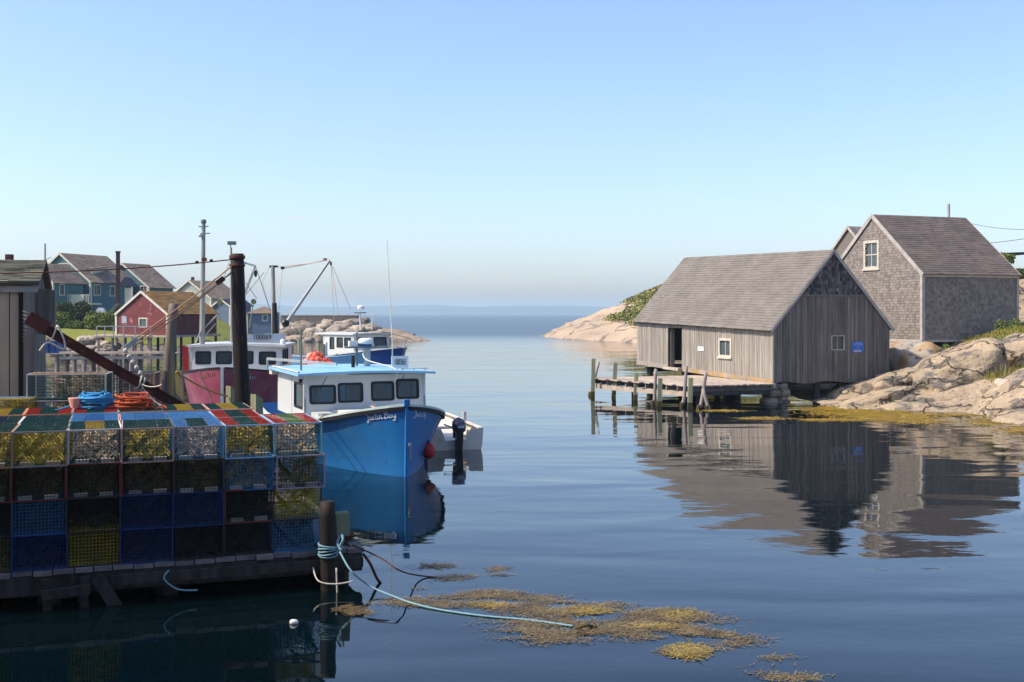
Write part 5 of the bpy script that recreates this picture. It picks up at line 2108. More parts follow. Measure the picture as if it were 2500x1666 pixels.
nd_ = V((nb1.x - nb0.x, nb1.y - nb0.y, 0))
nw = nd_.length
nu = nd_.normalized()
zt0, zt1 = zr + .10, zr + .43
nn2 = V((-nu.y, nu.x, 0))
if nn2.x < 0:
    nn2 = -nn2
A0 = V((nb0.x, nb0.y, zt0))
mb.hexa([A0, A0 + nu * nw, A0 + nu * nw - nn2 * .02, A0 - nn2 * .02, A0 + V((0, 0, zt1 - zt0)), A0 + nu * nw + V((0, 0, zt1 - zt0)), A0 + nu * nw - nn2 * .02 + V((0, 0, zt1 - zt0)), A0 - nn2 * .02 + V((0, 0, zt1 - zt0))])
plate = part('number_board', mb, M['plate_white'], jb, world=False)
tm = text_mesh('100365', .15)
ob = link('number', tm, M['letter_dark'], plate)
mid = A0 + nu * (nw / 2) + V((0, 0, (zt1 - zt0) / 2)) + nn2 * .008
mw = Matrix((( nu.x, 0, nn2.x, mid.x), (nu.y, 0, nn2.y, mid.y), (0, 1, 0, mid.z), (0, 0, 0, 1)))
ob.matrix_local = mw @ Matrix.Diagonal((.76, 1.5, 1, 1))
# name on both bows
aL, zL = find_on_hull(HJ, jb, 896, 1027, -1)
aR, zR = find_on_hull(HJ, jb, 972, 1019, -1)
text_on_hull(HJ, jb, 'Justin Boy', aL, aR, zL, zR, .155, -1, M['letter_white'])
aL, zL = find_on_hull(HJ, jb, 1008, 1017, 1, 1.3)
aR, zR = find_on_hull(HJ, jb, 1038, 1019, 1, 1.3)
print('bow text', aL, aR, zL, zR, hull_px(HJ, jb, aR, zR, 1))
text_on_hull(HJ, jb, 'Justin Boy', aL, aR, zL, zR, .14, 1, M['letter_white'])

fb = P(1047, 1101, 27.0)
bu = thing('fender_buoy', 'red ball fender hanging at the bow of the blue boat', 'buoy', (fb.x, fb.y, 0))
mb = MB()
mb.lathe((fb.x, fb.y, fb.z), [(.03, -.19), (.12, -.14), (.165, -.03), (.15, .08), (.09, .16), (.04, .19)], 16)
part('ball', mb, M['buoy_red'], bu, smooth=True)
mb = MB()
mb.lathe((fb.x, fb.y, fb.z + .18), [(.04, 0), (.045, .05), (.02, .07)], 10)
part('eye', mb, M['navy'], bu)
mb = MB()
pt_ = parent_matrix(jb) @ HJ.pt(1.3, HJ.zs(1.3), 1)
mb.tube([(fb.x, fb.y, fb.z + .22), pt_], .01, 5)
part('lanyard', mb, M['rope_white'], bu)

# --- the white skiff with its outboard
tr0 = G(1180, 1097)
thk = math.radians(16)
sk = thing('white_skiff', 'open white skiff with black outboard moored behind the blue boat', 'boat', (tr0.x, tr0.y, 0), thk)
# local: x right across the transom (0 at its right corner, negative left), y forward away from us


def skp(y):
    t = y / 5.6
    hw = .78 * (1 - max(0.0, (t - .45) / .55) ** 2.2)
    return hw


mb = MB()
prof = []
N = 14
for k in range(N + 1):
    y = 5.6 * k / N
    hw = skp(y)
    zt_ = .57 + .16 * (y / 5.6) ** 2
    zb_ = -.12 + .35 * max(0, (y / 5.6 - .7) / .3) ** 2
    prof.append([(-.78 - hw, y, zt_), (-.78 - hw * .9, y, .12), (-.78 - hw * .75, y, zb_), (-.78 + hw * .75, y, zb_), (-.78 + hw * .9, y, .12), (-.78 + hw, y, zt_)])
for k in range(N):
    o = len(mb.v)
    mb.add([V(p) for p in prof[k] + prof[k + 1]], [(j, j + 1, j + 7, j + 6) for j in range(5)])
part('hull', mb, M['cream'], sk, world=False, smooth=False)
mb = MB()
for k in range(N):
    for sd_ in (0, 5):
        a, b = V(prof[k][sd_]), V(prof[k + 1][sd_])
        ca, cb = V((-.78, a.y, a.z)), V((-.78, b.y, b.z))
        ia, ib = a.lerp(ca, .17), b.lerp(cb, .17)
        up = V((0, 0, .025))
        mb.hexa([a, b, ib, ia, a + up, b + up, ib + up, ia + up])
part('gunwale', mb, M['cream'], sk, world=False)
mb = MB()
N2 = 12
fl = []
for k in range(N2 + 1):
    y = .06 + 5.1 * k / N2
    hw = skp(y) * .80
    fl += [V((-.78 - hw, y, .16)), V((-.78 + hw, y, .16))]
mb.add(fl, [(2 * i, 2 * i + 1, 2 * i + 3, 2 * i + 2) for i in range(N2)])
part('floor', mb, M['plate_grey'], sk, world=False)
mb = MB()
# transom with its motor notch
prof_t = [(-1.46, -.1), (-.10, -.1), (-.03, .12), (0, .575), (-.34, .575), (-.40, .47), (-.46, .28), (-1.06, .26), (-1.12, .46), (-1.18, .575), (-1.56, .575), (-1.53, .12)]
mb.prism([V((x, -.005, z)) for x, z in prof_t], (0, .06, 0))
part('transom', mb, M['cream'], sk, world=False)
mb = MB()
mb.box((-.78, 1.6, .45), (1.3, .3, .05))
part('thwart', mb, M['cream'], sk, world=False)
mb = MB()
mb.box((-.10, 1.75, .72), (.09, .09, .34))
part('thole_post', mb, M['cream'], sk, world=False)
om = thing('outboard_motor', 'black outboard motor on the white skiff stern', 'motor', (tr0.x, tr0.y, 0), thk)
mb = MB()
o = V((-.72, -.16, .62))
secs = []
for t, w_, l0, l1, z in ((0, .10, -.10, .12, -.10), (1, .14, -.20, .18, -.06), (2, .15, -.22, .20, .04), (3, .145, -.20, .19, .14), (4, .11, -.15, .16, .20), (5, .05, -.08, .09, .225)):
    secs.append([o + V((w_ * math.cos(a) * 1.3, (l0 + l1) / 2 + (l1 - l0) / 2 * math.sin(a), z + .05 * math.sin(a))) for a in [2 * math.pi * i / 14 for i in range(14)]])
for a, b in zip(secs, secs[1:]):
    mb.add(a + b, [(i, (i + 1) % 14, 14 + (i + 1) % 14, 14 + i) for i in range(14)])
mb.add(secs[-1], [tuple(range(14))])
mb.add(secs[0], [tuple(range(13, -1, -1))])
part('cowling', mb, M['motor'], om, world=False, smooth=True)
mb = MB()
mb.hexa([V((-.80, -.24, -.30)), V((-.66, -.24, -.30)), V((-.68, -.06, -.30)), V((-.78, -.06, -.30)), V((-.82, -.30, .54)), V((-.62, -.30, .54)), V((-.64, .0, .54)), V((-.80, .0, .54))])
mb.box((-.73, -.16, -.02), (.26, .30, .03))
part('midsection', mb, M['black'], om, world=False)
mb = MB()
mb.bar(V((-.72, -.02, .45)), V((-.72, .10, .45)), .22, .24)
part('clamp_bracket', mb, M['black'], om, world=False)
mb = MB()
mb.tube([V((-.74, .05, .56)), V((-1.0, .42, .66))], .022, 8)
part('tiller', mb, M['alu'], om, world=False)
mb = MB()
mb.box((-.72, -.385, .66), (.16, .012, .05))
part('cowl_stripe', mb, M['plate_grey'], om, world=False)

# --- the maroon boat
stem2 = V((((543 - CX) / F) * 38.0, 38.0, 0))
th2 = math.radians(5)
mbt = boat_root('maroon_lobster_boat', 'maroon hulled lobster boat with white wheelhouse behind the tarred pole', stem2, th2)
HM = Hull(11.5, 3.9, smooth_tab([(0, 1.86), (1, 1.72), (2, 1.62), (3.5, 1.48), (5, 1.35), (8, 1.2), (11.5, 1.25)]), .05, .36, .35)
part('hull', HM.outer(), M['maroon'], mbt, world=False, smooth=True)
for sd_ in (-1, 1):
    part('rub_rail', HM.rail(sd_, .01, .05, .05, .02), M['rub_black'], mbt, world=False)
part('deck', HM.deck(.1, 11.3, .06), M['white'], mbt, world=False)
mb = MB()
mb.bar(V((.02, 0, -.45)), V((.07, 0, 1.92)), .09, .07, up=(1, 0, 0))
part('stem_post', mb, M['mint'], mbt, world=False)
zr2 = 2.50
fo2 = [(.20, .46, .72, .90), (.92, .46, 1.46, .90), (1.66, .46, 2.22, .90), (2.44, .44, 3.02, .88)]
wheelhouse(mbt, 2.9, 6.4, 1.62, 1.42, zr2, fo2, [(.3, .40, .75, .95), (.95, .40, 1.4, .95), (1.6, .40, 2.05, .95)], M['white'], lean=.10)
mb = MB()
panel_with_windows(mb, V((-6.4, -1.62, 1.42)), V((0, 1, 0)), V((0, 0, 1)), V((-1, 0, 0)), 3.24, zr2 - 1.42, [])
part('rear_wall', mb, M['white'], mbt, world=False)
roof_slab(mbt, 2.8, 6.6, 1.75, zr2 + .06, .09, M['white'], .05)
i2 = parent_matrix(mbt).inverted()
mb = MB()
r0, r1, r2, r3 = [i2 @ P(*q) for q in ((445, 843, 40.3), (459, 848, 40.3), (461, 904, 40.3), (447, 908, 40.3))]
mb.prism([r0, r1, r2, r3], (-.05, 0, 0))
part('red_side_board', mb, M['red_panel'], mbt, world=False)
mb = MB()
mb.tube([i2 @ P(540, 900, 38.3), i2 @ P(513, 903, 38.5), i2 @ P(507, 912, 38.2)], .03, 5)
part('bow_line', mb, M['rope_tan'], mbt, world=False)
mb = MB()
mb.tube(sag(HM.pt(.6, 1.75, -1) + V((0, -.03, 0)), HM.pt(.15, .5, -1) + V((0, -.04, 0)), .05), .012, 5)
part('hanging_line', mb, M['wire'], mbt, world=False)
p0, p1, p2, p3 = [i2 @ P(*q) for q in ((600, 818, 42.4), (697, 814, 42.8), (697, 845, 42.8), (600, 845, 42.4))]
mb = MB()
mb.prism([p0, p1, p2, p3], (-.03, 0, 0))
nbd = part('number_board', mb, M['plate_grey'], mbt, world=False)
tm = text_mesh('100069', .26, bold=.004)
ob = link('number', tm, M['letter_dark'], nbd)
uu = (p1 - p0)
uu.z = 0
uu.normalize()
n3 = V((uu.y, -uu.x, 0))
if n3.x < 0:
    n3 = -n3
cc = i2 @ P(640, 824, 42.5) + n3 * .03
ob.matrix_local = Matrix(((uu.x, 0, n3.x, cc.x), (uu.y, 0, n3.y, cc.y), (0, 1, 0, cc.z), (0, 0, 0, 1))) @ Matrix.Diagonal((.88, 1, 1, 1))
# worn, unreadable white letter marks on both bows
for side, (x0, y0, x1, y1), cnt in ((-1, (488, 926, 523, 917), 7), (1, (574, 922, 621, 927), 8)):
    mb = MB()
    for k in range(cnt):
        f = (k + .5) / cnt
        px, py = x0 + (x1 - x0) * f, y0 + (y1 - y0) * f
        a, z = find_on_hull(HM, mbt, px, py, side)
        hh = (.20 if k == 0 else .11)
        for dx in (-.028, .030):
            q0 = HM.pt(a + dx, z, side)
            q1 = HM.pt(a + dx * 1.2, z + hh * R.uniform(.8, 1.1), side)
            for q_ in (q0, q1):
                q_.y += side * .02
            mb.bar(q0, q1, .018, .014)
    o = part('worn_lettering', mb, M['buoy_pink'] if side < 0 else M['plate_grey'], mbt, world=False)
    o['kind'] = 'stuff'


def spar(name, pts, r, m_, root, inv_, r1=None, n=8):
    mb = MB()
    mb.tube([inv_ @ P(*p) for p in pts], r, n, r1)
    return part(name, mb, m_, root, world=False)


mast = spar('mast', [(493, 856, 41.2), (495, 700, 41.2), (497, 542, 41.2)], .10, M['mast_wood'], mbt, i2, .07, 10)
mb = MB()
for px, py, ln in ((497, 554, 12), (499, 571, 14)):
    mb.bar(i2 @ P(px - ln, py, 41.15), i2 @ P(px + ln, py - 1, 41.15), .035)
mb.lathe(i2 @ P(497, 548, 41.2), [(.05, 0), (.1, .05), (.1, .14), (.05, .18)], 10)
part('mast_head_gear', mb, M['alu_green'], mast, world=False)
mb = MB()
mb.blob(i2 @ P(488, 575, 41.1), (.07, .07, .07), 1, 10, 8, 0)
part('mast_lamp', mb, M['lamp_white'], mast, world=False)
mb = MB()
mb.box(i2 @ P(499, 634, 41.1), (.12, .16, .12))
part('mast_band', mb, M['rust'], mast, world=False)
mb = MB()
for a, b in (((499, 790, 41.2), (478, 838, 41)), ((500, 800, 41.2), (530, 770, 41.5)), ((500, 820, 41.2), (527, 790, 41.3))):
    mb.bar(i2 @ P(*a), i2 @ P(*b), .045)
part('mast_stay', mb, M['mast_wood'], mast, world=False)
m2_ = spar('lamp_mast', [(566, 845, 42.2), (565, 720, 42.2), (564, 605, 42.2)], .06, M['mast_wood'], mbt, i2, .04)
mb = MB()
mb.tube([i2 @ P(563, 606, 42.2), i2 @ P(563, 590, 42.2)], .02, 6)
mb.box(i2 @ P(566, 594, 42.1), (.16, .30, .13))
part('flood_lamp', mb, M['alu_green'], m2_, world=False)
mb = MB()
for a, b in (((600, 643, 42.5), (560, 631, 42.2)), ((624, 650, 42.5), (598, 716, 42.5)), ((624, 650, 42.5), (600, 643, 42.5))):
    mb.bar(i2 @ P(*a), i2 @ P(*b), .07)
part('hauler_arm', mb, M['alu'], mbt, world=False)
mb = MB()
mb.lathe(i2 @ P(624, 668, 42.4), [(.03, -.13), (.06, -.06), (.06, .06), (.03, .12)], 8)
part('hanging_block', mb, M['black'], mbt, world=False)
mb = MB()
for a, b in (((626, 656, 42.4), (660, 760, 43)), ((600, 690, 42.5), (627, 730, 42.8)), ((600, 720, 42.5), (645, 665, 43)), ((560, 640, 42.2), (528, 730, 41.5))):
    mb.tube([i2 @ P(*a), i2 @ P(*b)], .012, 4)
part('rigging', mb, M['wire'], mbt, world=False)
for px, dd_ in ((536, 42.0), (619, 42.6)):
    mb = MB()
    c_ = i2 @ P(px, 737, dd_)
    mb.lathe(c_, [(.10, -.02), (.105, 0), (.10, .02)], 16, axis=(1, 0, 0))
    mb.tube([c_, i2 @ P(px - (0 if px < 600 else 10), 800, dd_)], .02, 6)
    part('reflector_disc', mb, M['disc_green'], mbt, world=False)
mb = MB()
mb.lathe(i2 @ P(690, 836, 41.6), [(.05, -.12), (.09, -.05), (.09, .06), (.04, .12)], 10)
part('horn', mb, M['plate_white'], mbt, world=False)
# derrick aft of her wheelhouse
dm = spar('derrick_mast', [(670, 842, 44.5), (668, 760, 44.5), (666, 650, 44.5)], .10, M['mast_wood'], mbt, i2, .075)
mb = MB()
mb.bar(i2 @ P(658, 651, 44.5), i2 @ P(678, 651, 44.5), .08)
mb.tube([i2 @ P(672, 842, 44.35), i2 @ P(670, 740, 44.35)], .13, 8, .09)
part('mast_sleeve', mb, M['rub_black'], dm, world=False)
dbm = spar('derrick_boom', [(688, 804, 44.3), (805, 636, 44.3)], .075, M['alu'], mbt, i2, .05)
mb = MB()
mb.lathe(i2 @ P(697, 790, 44.2), [(.09, -.05), (.15, 0), (.09, .05)], 12, axis=(1, 0, 0))
part('winch_drum', mb, M['black'], dbm, world=False)
mb = MB()
mb.tube(sag(i2 @ P(678, 652, 44.5), i2 @ P(805, 634, 44.3), .04), .016, 5)
mb.tube(sag(i2 @ P(689, 656, 44.5), i2 @ P(795, 635, 44.3), .02), .016, 5)
part('topping_lift', mb, M['wire_pink'], dbm, world=False)
mb = MB()
for px in (690, 794):
    mb.box(i2 @ P(px, 655 if px < 700 else 634, 44.4), (.08, .14, .09))
mb.box(i2 @ P(808, 644, 44.3), (.06, .07, .14))
part('pulley', mb, M['black'], dbm, world=False)
mb = MB()
for a, b in (((689, 658, 44.4), (681, 760, 44.4)), ((808, 648, 44.3), (816, 790, 44.3)), ((810, 648, 44.3), (826, 770, 44.3)), ((812, 650, 44.3), (856, 755, 44.6)), ((658, 652, 44.5), (640, 690, 44)), ((640, 690, 44), (660, 760, 44))):
    mb.tube([i2 @ P(*a), i2 @ P(*b)], .009, 4)
part('falls', mb, M['wire_pink'], dbm, world=False)

# --- the far white and blue boat
stem3 = V((((973 - CX) / F) * 60.0, 60.0, 0))
th3 = math.radians(44)
fbo = boat_root('white_lobster_boat', 'white and deep blue lobster boat moored farthest out', stem3, th3)
HF = Hull(9.2, 3.3, smooth_tab([(0, 1.88), (1, 1.74), (2.5, 1.55), (5, 1.3), (9.2, 1.1)]), .35, .38, .42)
part('hull', HF.outer(), M['navy'], fbo, world=False, smooth=True)
for sd_ in (-1, 1):
    part('cap_rail', HF.rail(sd_, -.02, .12, .08, .03), M['white'], fbo, world=False)
part('deck', HF.deck(.1, 9.1, .06), M['white'], fbo, world=False)
wheelhouse(fbo, 2.2, 5.2, 1.2, 1.45, 2.55, [(.18, .42, 1.02, .95), (1.38, .42, 2.22, .95)], [(.25, .40, .85, .92), (1.0, .40, 1.55, .92), (1.8, .3, 2.2, .92)], M['white'], lean=.25)
mb = MB()
panel_with_windows(mb, V((-5.2, -1.2, 1.45)), V((0, 1, 0)), V((0, 0, 1)), V((-1, 0, 0)), 2.4, 1.1, [])
part('rear_wall', mb, M['white'], fbo, world=False)
roof_slab(fbo, 2.25, 5.9, 1.3, 2.60, .07, M['white'], .05)
i3 = parent_matrix(fbo).inverted()
spar('radar_mast', [(881, 806, 62.4), (878, 760, 62.4)], .05, M['white'], fbo, i3)
mb = MB()
mb.bar(i3 @ P(865, 764, 62.4), i3 @ P(894, 764, 62.4), .12, .06)
part('radar_spreader', mb, M['alu_green'], fbo, world=False)
mb = MB()
mb.lathe(i3 @ P(881, 752, 62.4), [(.15, -.10), (.20, -.04), (.20, .08), (.12, .14)], 14)
part('radar_dome', mb, M['plate_white'], fbo, world=False)
spar('aerial', [(908, 806, 62), (910, 752, 62)], .03, M['white'], fbo, i3, .012)
mb = MB()
mb.tube([HF.pt(.05, 1.9, 1), HF.pt(.05, 2.35, 1)], .03, 6)
mb.tube([HF.pt(.9, 1.8, 1), HF.pt(.9, 2.2, 1)], .02, 6)
mb.tube([HF.pt(.05, 2.33, 1), HF.pt(.9, 2.18, 1)], .02, 6)
part('bow_rail', mb, M['alu'], fbo, world=False)

# ------------------------------------------------------------------ the near hut at the left edge
hc = P(78, 690, 19.6)
HT = dict(c=V((hc.x, hc.y, 0)), g=WV.copy(), r=-WU, W=5.0, L=6.0, ze=4.16, zp=4.62)
hut = thing('wharf_hut', 'beige board hut with mossy shingle roof beside the rusty boom end', 'shed', (hc.x, hc.y, WZ))
b_ = backing(HT, hut, 's0', WZ, [], M['dark_inside'])
boards(HT, b_, 's0', WZ, [], M['beige_board'], .17, jitter=.1)
for wl in ('g0', 'g1', 's1'):
    w_ = backing(HT, hut, wl, WZ, [], M['dark_inside'])
    if wl == 'g0':
        boards(HT, w_, 'g0', WZ, [], M['board_grey_shade'], .2)
roof(HT, hut, M['roof_moss'], .12, .12, .13, .22)
q = plane_of(HT, 's0', 0.0)
part('fascia', flat(MB(), q, -.1, 4.06, 6.0, 4.17, .02, .07), M['trim_grey'], hut)
part('corner_post', flat(MB(), q, -.04, WZ, .13, 4.06, .0, .12), M['board_grey_shade'], hut)
part('dark_gap_strip', flat(MB(), q, .135, WZ, .21, 4.06, .0, .05), M['pile_tar'], hut)  # dark strip standing in for the gap beside the corner post
for i, (x0, x1, y0, y1) in enumerate(((66, 90, 708, 812), (90, 112, 706, 817), (112, 135, 708, 815))):
    mb = MB()
    mb.prism([P(x0 + .6, y0, 20.6), P(x1 - .6, y0, 20.6), P(x1 - .6, y1, 20.6), P(x0 + .6, y1, 20.6)], (0, .05, 0))
    part('wing_board', mb, M['board_sun'], hut)
mb = MB()
mb.bar(P(64, 725, 20.68), P(135, 725, 20.68), .05, .09)
mb.bar(P(64, 800, 20.68), P(135, 800, 20.68), .05, .09)
part('wing_rail', mb, M['board_grey_shade'], hut)
mb = MB()
mb.bar(P(72, 815, 20.2), P(70, 1000, 20.2), .17, .12)
part('wing_post', mb, M['board_grey_shade'], hut)
mb = MB()
for k in range(9):
    c_ = P(67, 760 + 9 * k, 19.35)
    mb.tube([c_ + V((-.08, 0, .0)), c_ + V((.0, -.03, -.02)), c_ + V((.09, .0, -.05))], .006, 5)
wr = part('wire_turns', mb, M['wire'], hut)
wr['kind'] = 'stuff'
hc2 = P(13, 600, 31)
H2 = dict(c=V((hc2.x, hc2.y - 2.5, 0)), g=WV.copy(), r=-WU, W=6.0, L=7.0, ze=3.9, zp=hc2.z)
h2 = thing('old_hut', 'mossy roof end of a second hut peeping over the beige hut', 'shed', H2['c'])
for wl in ('g0', 'g1', 's0', 's1'):
    backing(H2, h2, wl, WZ, [], M['board_grey_shade'])
roof(H2, h2, M['roof_moss'], .15, .1, .15, .3)
mb = MB()
c_ = P(23, 640, 31.5)
mb.box((c_.x, c_.y, c_.z - .1), (.17, .17, .62))
part('stub_chimney', mb, M['brick'], h2)

# ------------------------------------------------------------------ the middle dock, blue tote, gangway
mdk = thing('narrow_dock', 'narrow tan dock on posts across the inner harbour', 'dock', P(280, 900, 62))
for py, hh in ((861, .10), (874, .16)):
    mb = MB()
    mb.bar(P(146, py, 62), P(415, py - 1, 62), .25, hh)
    part('deck_beam', mb, M['deck_sun'], mdk)
s = 60
while s < 415:
    mb = MB()
    a, b = P(s, 860, 61.9), P(s + 8, 860, 61.9)
    z = 1.42 + .05
    mb.hexa([V((a.x, 61.8, z)), V((b.x - .03, 61.8, z)), V((b.x - .03, 63.6, z)), V((a.x, 63.6, z)), V((a.x, 61.8, z + .05)), V((b.x - .03, 61.8, z + .05)), V((b.x - .03, 63.6, z + .05)), V((a.x, 63.6, z + .05))])
    part('plank', mb, M['deck_sun'], mdk)
    s += 8
for px in (70, 140, 182, 206, 293, 320, 404):
    for yy in (62, 63.4):
        p = P(px, 880, 62)
        mb = MB()
        mb.tube([(p.x, yy, -1.3), (p.x, yy, 1.42)], .12, 8)
        part('pile', mb, M['pole_bare'], mdk)
tb = thing('blue_tote', 'large blue plastic fish tote standing on the inner dock', 'crate', P(115, 880, 62.6))
x0, x1 = P(86, 880, 62.4).x, P(147, 880, 62.4).x
mb = MB()
zz0, zz1 = 1.53, 2.12
for (a, b, c_, d_) in ((x0, 62.0, x1, 62.06), (x0, 63.2, x1, 63.26), (x0, 62.06, x0 + .06, 63.2), (x1 - .06, 62.06, x1, 63.2)):
    mb.hexa([V((a, b, zz0)), V((c_, b, zz0)), V((c_, d_, zz0)), V((a, d_, zz0)), V((a, b, zz1)), V((c_, b, zz1)), V((c_, d_, zz1)), V((a, d_, zz1))])
mb.hexa([V((x0, 62.0, zz0 - .04)), V((x1, 62.0, zz0 - .04)), V((x1, 63.26, zz0 - .04)), V((x0, 63.26, zz0 - .04)), V((x0, 62.0, zz0)), V((x1, 62.0, zz0)), V((x1, 63.26, zz0)), V((x0, 63.26, zz0))])
part('tub', mb, M['tote_blue'], tb)
mb = MB()
mb.bar((x0 - .03, 61.98, zz1 + .03), (x1 + .03, 61.98, zz1 + .03), .09, .07)
mb.bar((x1 + .0, 61.98, zz1 + .03), (x1 + .0, 63.3, zz1 + .03), .09, .07)
mb.bar((x0 - .0, 61.98, zz1 + .03), (x0 - .0, 63.3, zz1 + .03), .09, .07)
part('rim', mb, M['navy'], tb)
mb = MB()
for k in range(4):
    mb.bar((x0 + .2 + k * (x1 - x0 - .4) / 3, 61.97, zz0), (x0 + .2 + k * (x1 - x0 - .4) / 3, 61.97, zz1), .06, .05)
part('ribs', mb, M['tote_blue'], tb)

# float with orange buoys, dory and pilings between the boats
fd = thing('grey_float', 'flat grey float behind the blue boat carrying orange buoys', 'float', P(790, 900, 47))
FZ = 1.32
x0, x1 = P(702, 880, 46).x, P(868, 880, 46).x
mb = MB()
mb.box(((x0 + x1) / 2, 48.0, FZ - .2), (x1 - x0, 4.6, .4))
part('pontoon', mb, M['plate_grey'], fd)
k = x0
while k < x1 - .1:
    mb = MB()
    mb.box((k + .14, 48.0, FZ + .03), (.26, 4.6, .05))
    part('plank', mb, M['plate_grey'], fd)
    k += .28
for xx in (x0 + .3, x1 - .3):
    for yy in (46.2, 49.9):
        mb = MB()
        mb.tube([(xx, yy, -1.2), (xx, yy, FZ - .38)], .15, 8)
        part('pile', mb, M['timber'], fd)
bpos = [(743, 893, 46.2), (756, 894, 46.6), (769, 892, 46.3), (783, 894, 46.1), (797, 893, 46.6), (808, 892, 46.4), (750, 884, 46.9), (764, 880, 46.6), (778, 879, 46.5), (792, 884, 46.5), (803, 885, 46.9),
        (757, 871, 46.8), (771, 868, 46.7), (784, 871, 46.9), (748, 903, 45.9), (762, 904, 45.9), (776, 905, 45.8), (800, 903, 46)]
adj = ['leftmost low', 'low second', 'low third', 'low fourth', 'low fifth', 'rightmost low', 'upper left', 'upper second', 'upper third', 'upper fourth', 'upper rightmost', 'topmost left pale', 'topmost middle', 'topmost right',
       'front lowest left', 'front lowest second', 'front lowest third', 'front lowest right']
for i, (px, py, d) in enumerate(bpos):
    c_ = P(px, py, d)
    rr = .155
    t = thing('buoy', '%s buoy of the orange heap on the grey float' % adj[i], 'buoy', c_, group='orange buoys heaped on the float')
    ax = V((R.uniform(-1, 1), R.uniform(-1, .2), R.uniform(.2, 1))).normalized()
    mb = MB()
    mb.lathe(c_, [(.03, -rr), (rr * .7, -rr * .75), (rr, -.02), (rr * .88, rr * .5), (rr * .45, rr * .95), (.03, rr * 1.1)], 12, axis=ax)
    m_ = M['buoy_pink'] if i in (0, 6, 11, 3, 16) else M['buoy_orange']
    part('ball', mb, m_, t, smooth=True)
    mb = MB()
    mb.lathe(c_ + ax * rr * 1.05, [(.035, 0), (.04, .05), (.02, .07)], 8, axis=ax)
    part('eye', mb, m_, t)
dory = thing('blue_dory', 'tan decked dory with sky blue side behind the maroon boat', 'boat', P(740, 880, 55))
a, b = P(700, 872, 55).x, P(772, 872, 55).x
mb = MB()
n = 10
rows = []
for k in range(n + 1):
    f = k / n
    hw = .75 * math.sin(math.pi * min(1, .12 + f * .9)) ** .6
    x = a + (b - a + 3.0) * f - .8
    rows.append([(x, 56.2 - hw * .7, 0.0), (x, 56.2 - hw, 1.55 + .2 * (2 * f - 1) ** 2), (x, 56.2 + hw, 1.55 + .2 * (2 * f - 1) ** 2), (x, 56.2 + hw * .7, 0.0)])
for r0, r1 in zip(rows, rows[1:]):
    mb.add([V(p) for p in r0 + r1], [(0, 1, 5, 4), (2, 3, 7, 6), (3, 0, 4, 7)])
part('hull', mb, M['roof_blue'], dory)
mb = MB()
for r0, r1 in zip(rows, rows[1:]):
    mb.add([V(p) + V((0, 0, -.03)) for p in (r0[1], r0[2], r1[2], r1[1])], [(0, 1, 2, 3)])
part('deck', mb, M['deck_sun'], dory)
for i, (px, pt_, d, lb) in enumerate(((711, 828, 64, 'left thick piling in the gap behind the maroon boat'), (731, 828, 64, 'right thick piling in the gap behind the maroon boat'), (778, 838, 62, 'thin pair piling left of the far boat'),
                                      (788, 840, 61, 'short square piling left of the far boat'), (796, 836, 61, 'white sided piling touching the far boat'))):
    p = P(px, pt_, d)
    mb = MB()
    if i == 3:
        mb.bar((p.x, p.y, -1.2), p, .2)
    else:
        mb.tube([(p.x, p.y, -1.2), p], .13 if i < 2 else .08, 8)
    tag(part('piling', mb, M['pile_green'] if i != 4 else M['plate_white']), lb, 'post')

# ------------------------------------------------------------------ village on the left
def hang(g_ang):
    return V((math.cos(g_ang), math.sin(g_ang), 0))


def gabled(name, label, px_c, d, gdir, W, L, z0, ze, zp, wallm, roofm, trim, wins, clap=.16, over=.25, rise_fine=True):
    c = P(px_c, 765, d)
    r_ = V((-gdir.y, gdir.x, 0))
    if r_.y < 0:
        r_ = -r_
    h = dict(c=V((c.x, c.y, 0)), g=gdir, r=r_, W=W, L=L, ze=ze, zp=zp)
    t = thing(name, label, 'house', c - V((0, 0, c.z))) if label else name
    by = {}
    for (wl, x0, y0, x1, y1, cols, rows) in wins:
        u0, u1 = sorted((u_at(h, wl, x0), u_at(h, wl, x1)))
        o, dd_, _, _ = wall_frame(h, wl)
        dep = (o + dd_ * (u0 + u1) / 2).y
        by.setdefault(wl, []).append((u0, zat(max(y0, y1), dep), u1, zat(min(y0, y1), dep), cols, rows))
    for wl in ('g0', 's0', 'g1', 's1'):
        ops = [o[:4] for o in by.get(wl, [])]
        b = backing(h, t, wl, z0, ops, M['dark_inside'] if wl in ('g0', 's0') else wallm)
        if wl in ('g0', 's0'):
            clapboards(h, b, wl, z0, ops, wallm, clap)
        for o in by.get(wl, []):
            window(h, t, wl, o[:4], trim, M['glass_dark'], o[4], o[5], .10, .05, sill=False)
    roof(h, t, roofm, over, over, .22, .5, fine=rise_fine)
    rake_boards(h, t, trim, ('g0',), .2, over + .01, over)
    corner_board(h, t, trim, -.01, -.01, z0, ze - .05, .22)
    return h, t


